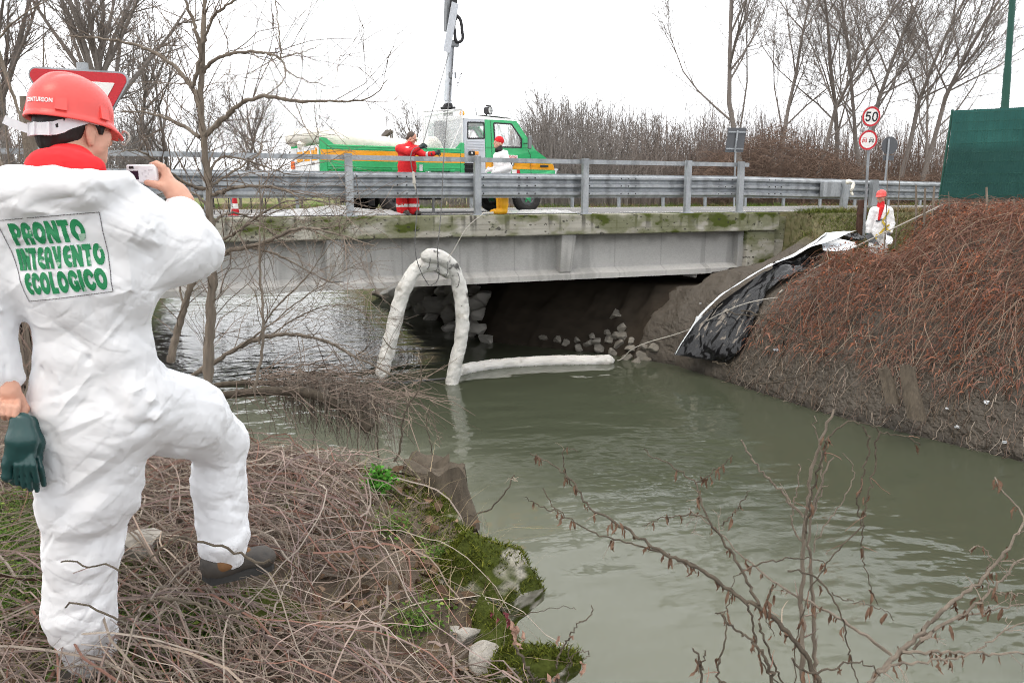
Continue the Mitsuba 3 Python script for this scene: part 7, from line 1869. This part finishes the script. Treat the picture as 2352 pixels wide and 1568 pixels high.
for k, (x, y, r, txt) in enumerate(((1785, 808, .13, 'grey scrap of plastic caught under the brush left of the logs'), (2200, 985, .10, 'white shred of plastic on the mud right of the logs'), (2270, 930, .14, 'white shreds of plastic caught in the roots near the right edge'), (2175, 942, .06, 'small white scrap on the mud beside the log'), (2310, 1020, .10, 'pale shred hanging above the water near the right edge'), (1610, 700, .05, 'tiny white scrap beside the black sheeting'))):
    c_ = ground_hit(x, y, 8, 22) + [-.02, -.05, .04]; key = 'plastic_scrap' + (f'_{k:03d}' if k else ''); a = np.linspace(-1, 1, 7); X, Z = np.meshgrid(a, a, indexing='ij'); r *= .6; w_ = 1 - .8 * np.abs(meshkit.fbm(np.column_stack([X.ravel() * 1.3 + 5 * k, Z.ravel() * 1.3, X.ravel() * 0]), 3, 30 + k)); v = np.column_stack([X.ravel() * r * w_, meshkit.fbm(np.column_stack([X.ravel() * 2 + k, Z.ravel() * 2, X.ravel() * 0]), 3, k) * r * 1.4, Z.ravel() * r * .55 * w_]) + c_; i, j = np.meshgrid(np.arange(6), np.arange(6), indexing='ij'); qd = np.stack([i * 7 + j, (i + 1) * 7 + j, (i + 1) * 7 + j + 1, i * 7 + j + 1], -1).reshape(-1, 4); put(key, (v, qd), 'white_sheet', 30); lab(key, txt, 'plastic scrap')
# ---------------------------------------------------------------- young trees and shrubs close to the camera
def branchwork(key, mains, g, twig_len, twig_n, rmin, mats=('bark', 'twig_mat'), col=(.20, .165, .135), up=.15, sub=True, droop=0.0, names=('trunk', 'twigs')):
    """mains: list of (points, r0, r1). Main limbs are laid out; side twigs grow from them"""
    main, tw = [], Bundle()
    for idx, (P, r0, r1) in enumerate(mains):
        P = np.array(P, float); n = max(14, len(P) * 6); p = spline(P, n); L = np.linalg.norm(np.diff(p, axis=0), axis=1).sum(); p[1:-1] += g.normal(0, .0035, (n - 2, 3))
        rr = np.linspace(r0, r1, n) * (1 + .10 * g.normal(0, 1, n) * (r0 > .008)); main.append(tube(p, rr, 8 if r0 > .008 else 5))
        for _ in range(int(twig_n * L + .5)):
            u = g.uniform(.12, 1); i = min(int(u * (n - 1)), n - 2); t = nrm(p[i + 1] - p[i]); a = g.normal(0, 1, 3); a = nrm(a - t * (a @ t)); ang = g.uniform(.4, 1.1); d = t * math.cos(ang) + a * math.sin(ang) + np.array([0, 0, up]); l = g.uniform(.35, 1.0) * twig_len * (1.2 - .6 * u)
            q = [p[i]]; d = nrm(d)
            for k in range(5): d = nrm(d + g.normal(0, .16, 3) + [0, 0, -droop * .2]); q.append(q[-1] + d * l / 5)
            c = np.array(col) * g.uniform(.7, 1.25); r_ = max(rmin, min(rr[i] * .45, .0045)); tw.add(q, np.linspace(r_, rmin * .7, 6), 3, c)
            if sub:
                for _ in range(int(g.integers(1, 5))):
                    j = int(g.integers(1, 5)); t2 = nrm(np.array(q[j]) - q[j - 1]); d2 = nrm(t2 + g.normal(0, .6, 3)); l2 = l * g.uniform(.2, .55); tw.add([q[j], q[j] + d2 * l2 * .5 + g.normal(0, .008, 3), q[j] + d2 * l2 + g.normal(0, .015, 3) - [0, 0, droop * l2 * .3]], [rmin, rmin * .85, rmin * .6], 3, c)
    if names[0] == 'stem':
        for i_, m_ in enumerate(main): put(f'{key}__stem' + (f'_{i_:03d}' if i_ else ''), m_, mats[0], 40)
    else: put(f'{key}__{names[0]}', join(*main), mats[0], 40)
    m, c = tw.build(); put(f'{key}__{names[1]}', m, mats[1], False, color=c); labels[f'{key}__{names[1]}'] = {'kind': 'stuff'}


g = rng(40); S = lambda *a, Y=6.0, dY=0.0: [at(x, y, Y + dY * i / max(1, len(a) - 1)) for i, (x, y) in enumerate(a)]
branchwork('sapling', [(S((478, 900), (482, 760), (487, 620), (482, 480), (472, 370), (462, 260), (463, 170), (467, 80), (470, -40)), .042, .014),
    (S((469, 313), (522, 264), (564, 233), (614, 222), (688, 233), (760, 232), (825, 231), (890, 183), dY=-.5), .020, .003), (S((458, 315), (406, 282), (346, 261), (282, 257), dY=.5), .016, .004), (S((466, 168), (494, 139), (550, 120), (600, 121), (642, 134), (656, 162), (610, 219), dY=-.6), .015, .004), (S((645, 134), (640, 60), (625, -30), Y=5.4), .006, .003), (S((642, 134), (700, 118), (740, 100), Y=5.4), .006, .002), (S((656, 162), (720, 190), (780, 200), Y=5.4), .005, .002),
    (S((458, 245), (441, 201), (399, 152), (342, 115), (265, 93), (152, 83), dY=.4), .020, .005), (S((441, 201), (459, 134), (490, 42), (533, 4), (580, -30), dY=-.3), .014, .006), (S((462, 172), (455, 88), (436, 30), (418, -20)), .018, .010), (S((469, 434), (399, 402), (335, 353), (280, 350), dY=-.7), .014, .003), (S((483, 430), (540, 391), (600, 346), (560, 320), dY=.6), .012, .003), (S((490, 448), (540, 432), (600, 427), (660, 440), (705, 458), dY=-.6), .016, .003), (S((484, 402), (520, 360), (600, 380), (690, 400), dY=.5), .010, .003),
    (S((487, 602), (535, 574), (593, 561), (662, 532), (700, 524), (764, 535), (859, 564), dY=-.9), .020, .003), (S((488, 604), (551, 570), (605, 574), (700, 618), (764, 650), dY=.4), .014, .003), (S((484, 520), (530, 490), (580, 500), (650, 560), (700, 590), dY=.6), .011, .003), (S((486, 560), (560, 520), (640, 470), (720, 460), (790, 480), dY=-.8), .012, .003), (S((482, 480), (430, 440), (400, 450), (370, 470), dY=.4), .010, .003)], g, 1.05, 11, .0021, col=(.185, .150, .125), up=.05)
lab('sapling', 'bare young tree standing just right of the photographer on the near bank', 'tree')
g = rng(41)
branchwork('sapling_001', [(S((584, 900), (602, 796), (605, 733), (596, 605), (598, 500), (596, 415), Y=5.6), .012, .004)], g, .7, 7, .0018); lab('sapling_001', 'thin upright shoot right of the bare sapling, reaching up to the bridge', 'shoot')
g = rng(42)
branchwork('leaning_tree', [(S((392, 830), (405, 770), (425, 700), (442, 650), (490, 600), (530, 580), Y=6.4), .036, .016), (S((420, 700), (412, 640), (404, 560), Y=6.4), .010, .004)], g, .9, 9, .002); lab('leaning_tree', 'dark leaning stem crossing behind the bare sapling', 'tree')
g = rng(43)
branchwork('arching_branch', [(S((400, 885), (495, 829), (552, 795), (606, 775), (701, 771), (764, 790), (812, 817), (875, 848), (939, 897), Y=7.0, dY=-.6), .026, .006), (S((540, 800), (600, 760), (690, 690), (760, 640), (840, 600), Y=6.8), .008, .003), (S((620, 770), (700, 720), (790, 700), (860, 760), Y=6.8), .007, .003), (S((596, 790), (640, 700), (700, 640), (760, 560), (800, 520), Y=6.5), .009, .003), (S((480, 840), (470, 780), (500, 700), Y=6.8), .008, .003)], g, .95, 13, .0021); lab('arching_branch', 'long bare branch arching over the water below the sapling', 'branch')
P = S((430, 902), (541, 880), (637, 880), (735, 884), Y=7.6); put('bare_pole', tube(spline(P, 20), np.linspace(.032, .020, 20), 8), 'stump_wood', 40); lab('bare_pole', 'smooth tan pole lying level above the water behind the sapling', 'pole')
P = S((490, 912), (560, 902), (640, 898), (720, 905), (790, 935), (850, 985), Y=7.25, dY=-.5); put('drift_log', tube(spline(P, 30), np.linspace(.034, .056, 30), 12), 'stump_wood', 40); lab('drift_log', 'dark log with flood debris caught on it over the water', 'log')
# flood debris hung up on the log
g = rng(44); c0 = spline(np.array(S((590, 880), (680, 868), (760, 880), (830, 905), (880, 940), Y=7.4, dY=-.6)), 200); B = Bundle()
for i in range(430):
    a = c0[g.integers(200)] + g.normal(0, [.16, .2, .05]); l = g.uniform(.15, .75); d = np.array([g.normal(.6, .5), g.normal(0, .4), g.normal(-.25, .35)]); b = a + nrm(d) * l; m_ = (a + b) / 2 + g.normal(0, .04, 3) + [0, 0, .04]; B.add([a, (a + m_) / 2 + g.normal(0, .01, 3), m_, b], np.array([.004, .0035, .003, .002]) * g.uniform(.5, 1.4), 3, np.array([.19, .15, .125]) * g.uniform(.4, 1.5))
for i in range(340):
    a = c0[g.integers(60, 200)] + g.normal(0, [.10, .12, .04]); l = g.uniform(.15, .5); B.add([a, a + [g.normal(0, .02), 0, -l * .5], a + [g.normal(0, .04), g.normal(0, .03), -l]], np.array([.005, .004, .002]), 3, np.array([.26, .225, .19]) * g.uniform(.6, 1.3))
m, c = B.build(); put('flood_debris', m, 'twig_mat', False, color=c); lab('flood_debris', 'matted flood debris and dead stems hung up on the log over the water', 'debris', None, 'stuff')
for k, pts in enumerate((((966, 850), (968, 870), (940, 940), (925, 980), (918, 1030)), ((905, 800), (950, 820), (966, 850)), ((918, 1030), (870, 1050), (800, 1075)))):
    pass
g = rng(45); branchwork('reed_stem', [(S((905, 1060), (922, 1000), (930, 945), (962, 890), (968, 850), (955, 815), (905, 800), (880, 775), Y=4.7), .007, .003), (S((985, 1060), (985, 1000), (982, 950), (1000, 930), Y=4.7), .004, .002), (S((824, 1060), (822, 1000), (828, 950), Y=4.9), .004, .002), (S((870, 1050), (866, 1000), (870, 940), Y=4.8), .006, .003)], g, .22, 5, .0014, ('stump_wood', 'twig_mat'), (.33, .28, .22)); lab('reed_stem', 'pale dead stems bending over the water above the stump', 'stem')
g = rng(46); branchwork('bank_twig', [(S((945, 1340), (1010, 1240), (1060, 1190), (1120, 1170), (1160, 1130), (1182, 1090), Y=3.6), .006, .003), (S((960, 1330), (1010, 1265), (1045, 1195), Y=3.5), .005, .002)], g, .12, 3, .0013, ('stump_wood', 'twig_mat'), (.36, .30, .24)); lab('bank_twig', 'pale twig reaching out over the water beside the stump', 'twig')
g = rng(47); branchwork('red_cane', [(S((620, 1285), (500, 1255), (400, 1240), (320, 1300), (250, 1305), (140, 1290), Y=1.75), .0035, .002), (S((560, 1400), (470, 1395), (330, 1390), (300, 1418), (240, 1405), (150, 1395), Y=1.7), .004, .0022)], g, .05, 2, .0012, ('stump_wood', 'twig_mat'), (.24, .12, .09), sub=False); lab('red_cane', 'reddish bramble canes arching in front of the standing leg', 'cane')
# hedge of tall shoots at the far left, behind the photographer
g = rng(48)
def shoots(px0, px1, Y0, Y1, n, top):
    out = []
    for i in range(n):
        x = g.uniform(px0, px1); Y = g.uniform(Y0, Y1); b = at(x, 450, Y); b[2] = height(b[0], b[1])[0]; t = at(x + g.normal(0, 60), top + g.uniform(-60, 200), Y); m_ = (b + t) / 2 + g.normal(0, .12, 3); out.append(([b, m_, t], g.uniform(.010, .022), .004))
    return out
branchwork('hedge_shrub', shoots(-120, 110, 8.5, 11, 20, 60), g, 1.0, 5, .0028, ('bark', 'twig_mat'), (.20, .16, .14)); lab('hedge_shrub', 'tangled leafless shrub at the left edge behind the photographer', 'shrub')
g = rng(49); branchwork('hedge_shrub_001', shoots(-140, 40, 6.2, 7.4, 9, 330) + [(S((-20, 330), (60, 480), (120, 560), Y=6.5), .02, .006), (S((-30, 40), (20, 190), (70, 330), (110, 420), Y=7.5), .022, .006), (S((-30, 130), (60, 30), (140, -10), Y=8), .012, .005)], g, .8, 5, .0024, ('bark', 'twig_mat'), (.24, .17, .14)); lab('hedge_shrub_001', 'low tangle of brown stems left of the photographer shoulder', 'shrub')
a, b = at(62, 420, 10.5), at(60, 222, 10.5); a[2] = 2.6; put('snag', tube([a, (a + b) / 2 + [.03, 0, 0], b], [.10, .085, .075], 12), 'bark', 40); lab('snag', 'broken off mossy trunk behind the give way sign', 'trunk')

# the shrub in the right foreground
g = rng(50)
Z = lambda *a, Y=2.5, dY=0.0: [at((1400 + x / 1.639) / 1.2054, (1150 + y / 1.639) / 1.2054, Y + dY * i / max(1, len(a) - 1)) for i, (x, y) in enumerate(a)]
pale = [(Z((1345, 1330), (1345, 900), (1350, 600), (1370, 380), (1400, 200), (1450, 60), (1490, -30), Y=2.65), .0105, .0045), (Z((1405, 1330), (1400, 1000), (1385, 700), (1375, 500), (1410, 360), (1450, 250), (1490, 190), Y=2.7), .0095, .003), (Z((1350, 460), (1240, 340), (1150, 240), (1070, 110), Y=2.65), .0050, .0030), (Z((1345, 570), (1300, 480), (1320, 350), (1330, 220), Y=2.65), .0035, .002), (Z((1400, 620), (1470, 470), (1580, 250), (1530, 170), Y=2.6), .003, .0015), (Z((1390, 460), (1440, 300), (1420, 130), (1400, 0), Y=2.7), .0035, .002)]
branchwork('foreground_shrub', pale, g, .10, 3.5, .0011, ('bark', 'twig_mat'), (.27, .22, .19), .3, False, 0, ('stem', 'twigs')); lab('foreground_shrub', 'upright pale stems with buds standing out of the right foreground', 'shrub')
diag = [(Z((1500, 1330), (1430, 1213), (1220, 920), (1080, 830), (900, 710), (700, 610), (540, 510), (430, 450), (370, 410), (310, 310), (230, 235), (110, 170), Y=2.3, dY=.9), .0095, .002), (Z((900, 710), (690, 615), (470, 555), (250, 440), (190, 370), (170, 330), Y=2.75), .0045, .0018), (Z((250, 440), (160, 410), (90, 370), Y=2.9), .003, .0015), (Z((300, 320), (268, 240), (270, 150), (330, 165), Y=3.1), .003, .0015), (Z((1150, 860), (1090, 740), (1010, 600), (900, 420), (860, 310), (750, 230), (630, 150), Y=2.5, dY=.5), .0060, .002), (Z((860, 310), (960, 240), (1030, 180), Y=2.85), .003, .0015), (Z((980, 500), (1060, 410), (1110, 340), Y=2.7), .003, .0015), (Z((920, 465), (820, 450), (700, 470), (620, 500), Y=2.7), .003, .0015)]
branchwork('foreground_shrub_001', diag, g, .10, 3, .0010, ('stump_wood', 'twig_mat'), (.30, .25, .20), -.1, False, .5, ('stem', 'twigs')); lab('foreground_shrub_001', 'long branch with withered leaves reaching left over the water', 'shrub')
rt = [(Z((1600, 1330), (1700, 1160), (1800, 1060), (1990, 880), (2220, 680), (2330, 520), (2350, 460), (2260, 340), (2220, 280), Y=2.35, dY=.35), .010, .0025), (Z((1750, 1085), (1530, 930), (1430, 870), (1230, 760), (1010, 570), (830, 420), Y=2.4, dY=.5), .006, .0018), (Z((1800, 1070), (2000, 1072), (2200, 1078), (2400, 1070), Y=2.4), .006, .003), (Z((1880, 1020), (2000, 940), (2200, 800), (2300, 690), (2400, 600), Y=2.4), .006, .003), (Z((1850, 1060), (2000, 940), (2150, 890), (2400, 850), Y=2.45), .005, .002), (Z((2210, 800), (2400, 810), Y=2.4), .003, .002), (Z((1640, 1213), (1750, 1140), (1980, 1110), (2150, 1060), (2300, 960), (2400, 930), Y=2.3), .005, .002), (Z((2110, 620), (2150, 590), (2185, 620), (2165, 720), Y=2.55), .0025, .0015)]
branchwork('foreground_shrub_002', rt, g, .14, 4.5, .0010, ('bark', 'twig_mat'), (.25, .20, .17), 0, True, .5, ('stem', 'twigs')); lab('foreground_shrub_002', 'forked grey shrub with withered leaves at the bottom right', 'shrub')
vn = [(Z((1360, 560), (1400, 330), (1440, 180), (1500, 50), (1560, 30), (1640, 40), (1700, 70), (1790, 90), (1880, 135), Y=2.6), .0042, .002), (Z((1620, 50), (1645, 120), (1635, 220), (1612, 300), (1600, 450), (1620, 500), Y=2.6), .0032, .0022), (Z((1700, 70), (1678, 110), (1678, 200), (1660, 300), (1622, 500), (1620, 600), (1640, 730), (1690, 860), Y=2.6), .0032, .0015), (Z((1280, 705), (1400, 730), (1480, 820), (1530, 930), (1560, 1060), (1600, 1213), Y=2.4), .0035, .002), (Z((1060, 720), (1150, 670), (1250, 655), (1350, 645), (1450, 670), Y=2.45), .003, .0018), (Z((1620, 500), (1500, 620), (1400, 760), (1330, 960), (1310, 1213), Y=2.5), .0025, .002), (Z((1480, 800), (1600, 850), (1690, 870), (1760, 930), Y=2.45), .002, .0012), (Z((1000, 1213), (1000, 1000), (980, 900), (950, 895), Y=2.3), .004, .002), (Z((1210, 1213), (1150, 1060), (1100, 1010), (1030, 960), (980, 900), Y=2.25), .006, .003), (Z((880, 1300), (885, 1150), (850, 1055), Y=2.2), .005, .003), (Z((885, 1150), (905, 1065), Y=2.2), .003, .002), (Z((1090, 850), (1130, 980), (1150, 1080), (1240, 1213), Y=2.3), .004, .002), (Z((1150, 940), (1190, 1060), (1260, 1213), Y=2.3), .004, .003), (Z((960, 900), (1020, 830), (1040, 740), (1100, 700), Y=2.4), .002, .001), (Z((1230, 760), (1180, 900), (1220, 1000), Y=2.4), .0025, .0012), (Z((1300, 1100), (1450, 1160), (1560, 1120), (1700, 1180), Y=2.2), .004, .002)]
branchwork('red_vine', vn, g, .10, 4, .0009, ('stump_wood', 'twig_mat'), (.27, .15, .12), -.1, False, .3, ('stem', 'tendrils')); lab('red_vine', 'reddish vine looping over the upright stems in the right foreground', 'vine')
lw = [(Z((40, 1040), (80, 1110), (120, 1190), (180, 1300), Y=2.3), .005, .003), (Z((240, 1213), (235, 1120), (260, 1050), (300, 985), (340, 940), (390, 900), (388, 860), Y=2.35), .0035, .0018), (Z((280, 1213), (282, 1120), (285, 1060), Y=2.35), .002, .0015), (Z((300, 1130), (330, 1070), (370, 1075), (350, 1110), Y=2.35), .002, .0012), (Z((-10, 900), (60, 905), (180, 880), (320, 880), Y=2.6), .002, .001), (Z((200, 1213), (150, 1190), (40, 1250), Y=2.3), .003, .002)]
branchwork('edge_vine', lw, g, .09, 4, .0009, ('stump_wood', 'twig_mat'), (.28, .2, .17), 0, False, .3, ('stem', 'twigs')); lab('edge_vine', 'thin dead vines with curled leaves over the small mossy stone', 'vine')


# withered leaves: each a curled leaf of its own
def leaf_mesh(seed, long_=1.9):
    g = rng(seed); n = 7; u = np.linspace(0, 1, n); w = np.sin(np.pi * u ** .8) * .32 * g.uniform(.7, 1.1); V = []
    for i in range(n):
        b = g.normal(0, .07); tw_ = u[i] * g.uniform(-1.2, 1.2)
        for s, k in ((-1, .5), (0, 0), (1, .5)): V.append([s * w[i] * math.cos(tw_) * .8 + .12 * math.sin(u[i] * 4 + seed), s * w[i] * math.sin(tw_) + (abs(s) * w[i] * .9) + b, -u[i] * long_])
    F = [(3 * i + j, 3 * i + j + 1, 3 * i + j + 4, 3 * i + j + 3) for i in range(n - 1) for j in range(2)]
    return np.array(V), np.array(F)


mat('dead_leaf', proc(lambda p, n, uv: mix((.085, .052, .036), (.20, .125, .085), fbm(p.x * 60, p.y * 60, p.z * 60, 2))), .8, spec=.2)
mat('pink_leaf', proc(lambda p, n, uv: mix((.25, .13, .10), (.42, .30, .23), fbm(p.x * 50, p.y * 50, p.z * 50, 2))), .8, spec=.2)
mat('wine_leaf', (.16, .035, .045), .6)
LF = [mikit.ply(leaf_mesh(700 + k), 'dead_leaf', True) for k in range(6)]; LP = [mikit.ply(leaf_mesh(720 + k, 1.1), 'pink_leaf', True) for k in range(3)]; LW = [mikit.ply(leaf_mesh(730 + k, 1.1), 'wine_leaf', True) for k in range(2)]
g = rng(60); cnt = {}
def hang(owner, forms, pos, size):
    k = cnt.get(owner, 0); cnt[owner] = k + 1; f = forms[int(g.integers(len(forms)))]
    scene[f'{owner}__leaf' + (f'_{k:03d}' if k else '')] = {**f, 'to_world': T().translate([float(c) for c in pos]).rotate([0, 0, 1], float(g.uniform(0, 360))).rotate([1, 0, 0], float(g.uniform(-30, 30))).scale(float(size))}
for owner, mains, n in (('foreground_shrub_001', diag, 62), ('foreground_shrub_002', rt, 60), ('red_vine', vn, 44)):
    cur = [spline(np.array(P), 60) for P, _, _ in mains]; L = np.array([np.linalg.norm(np.diff(c, axis=0), axis=1).sum() for c in cur])
    for _ in range(n):
        c = cur[g.choice(len(cur), p=L / L.sum())]; p = c[int(g.integers(10, 60))]
        for _ in range(int(g.integers(1, 3))): hang(owner, LF, p + g.normal(0, .006, 3), g.uniform(.012, .030))
for x, y, s in ((50, 990, .055), (20, 960, .045), (40, 1030, .05), (75, 1000, .04), (190, 1200, .05), (250, 1020, .035), (300, 1015, .03), (340, 1140, .035), (360, 1160, .035), (230, 1190, .04)): hang('edge_vine', LP, Z((x, y), (x, y + 1), Y=2.32)[0] + [0, 0, s * .5], s * 1.0)
for x, y, s in ((-10, 910, .04), (10, 940, .035), (-40, 930, .03), (-70, 905, .03)): hang('edge_vine', LW, Z((x, y), (x, y + 1), Y=2.45)[0] + [0, 0, s * .5], s)
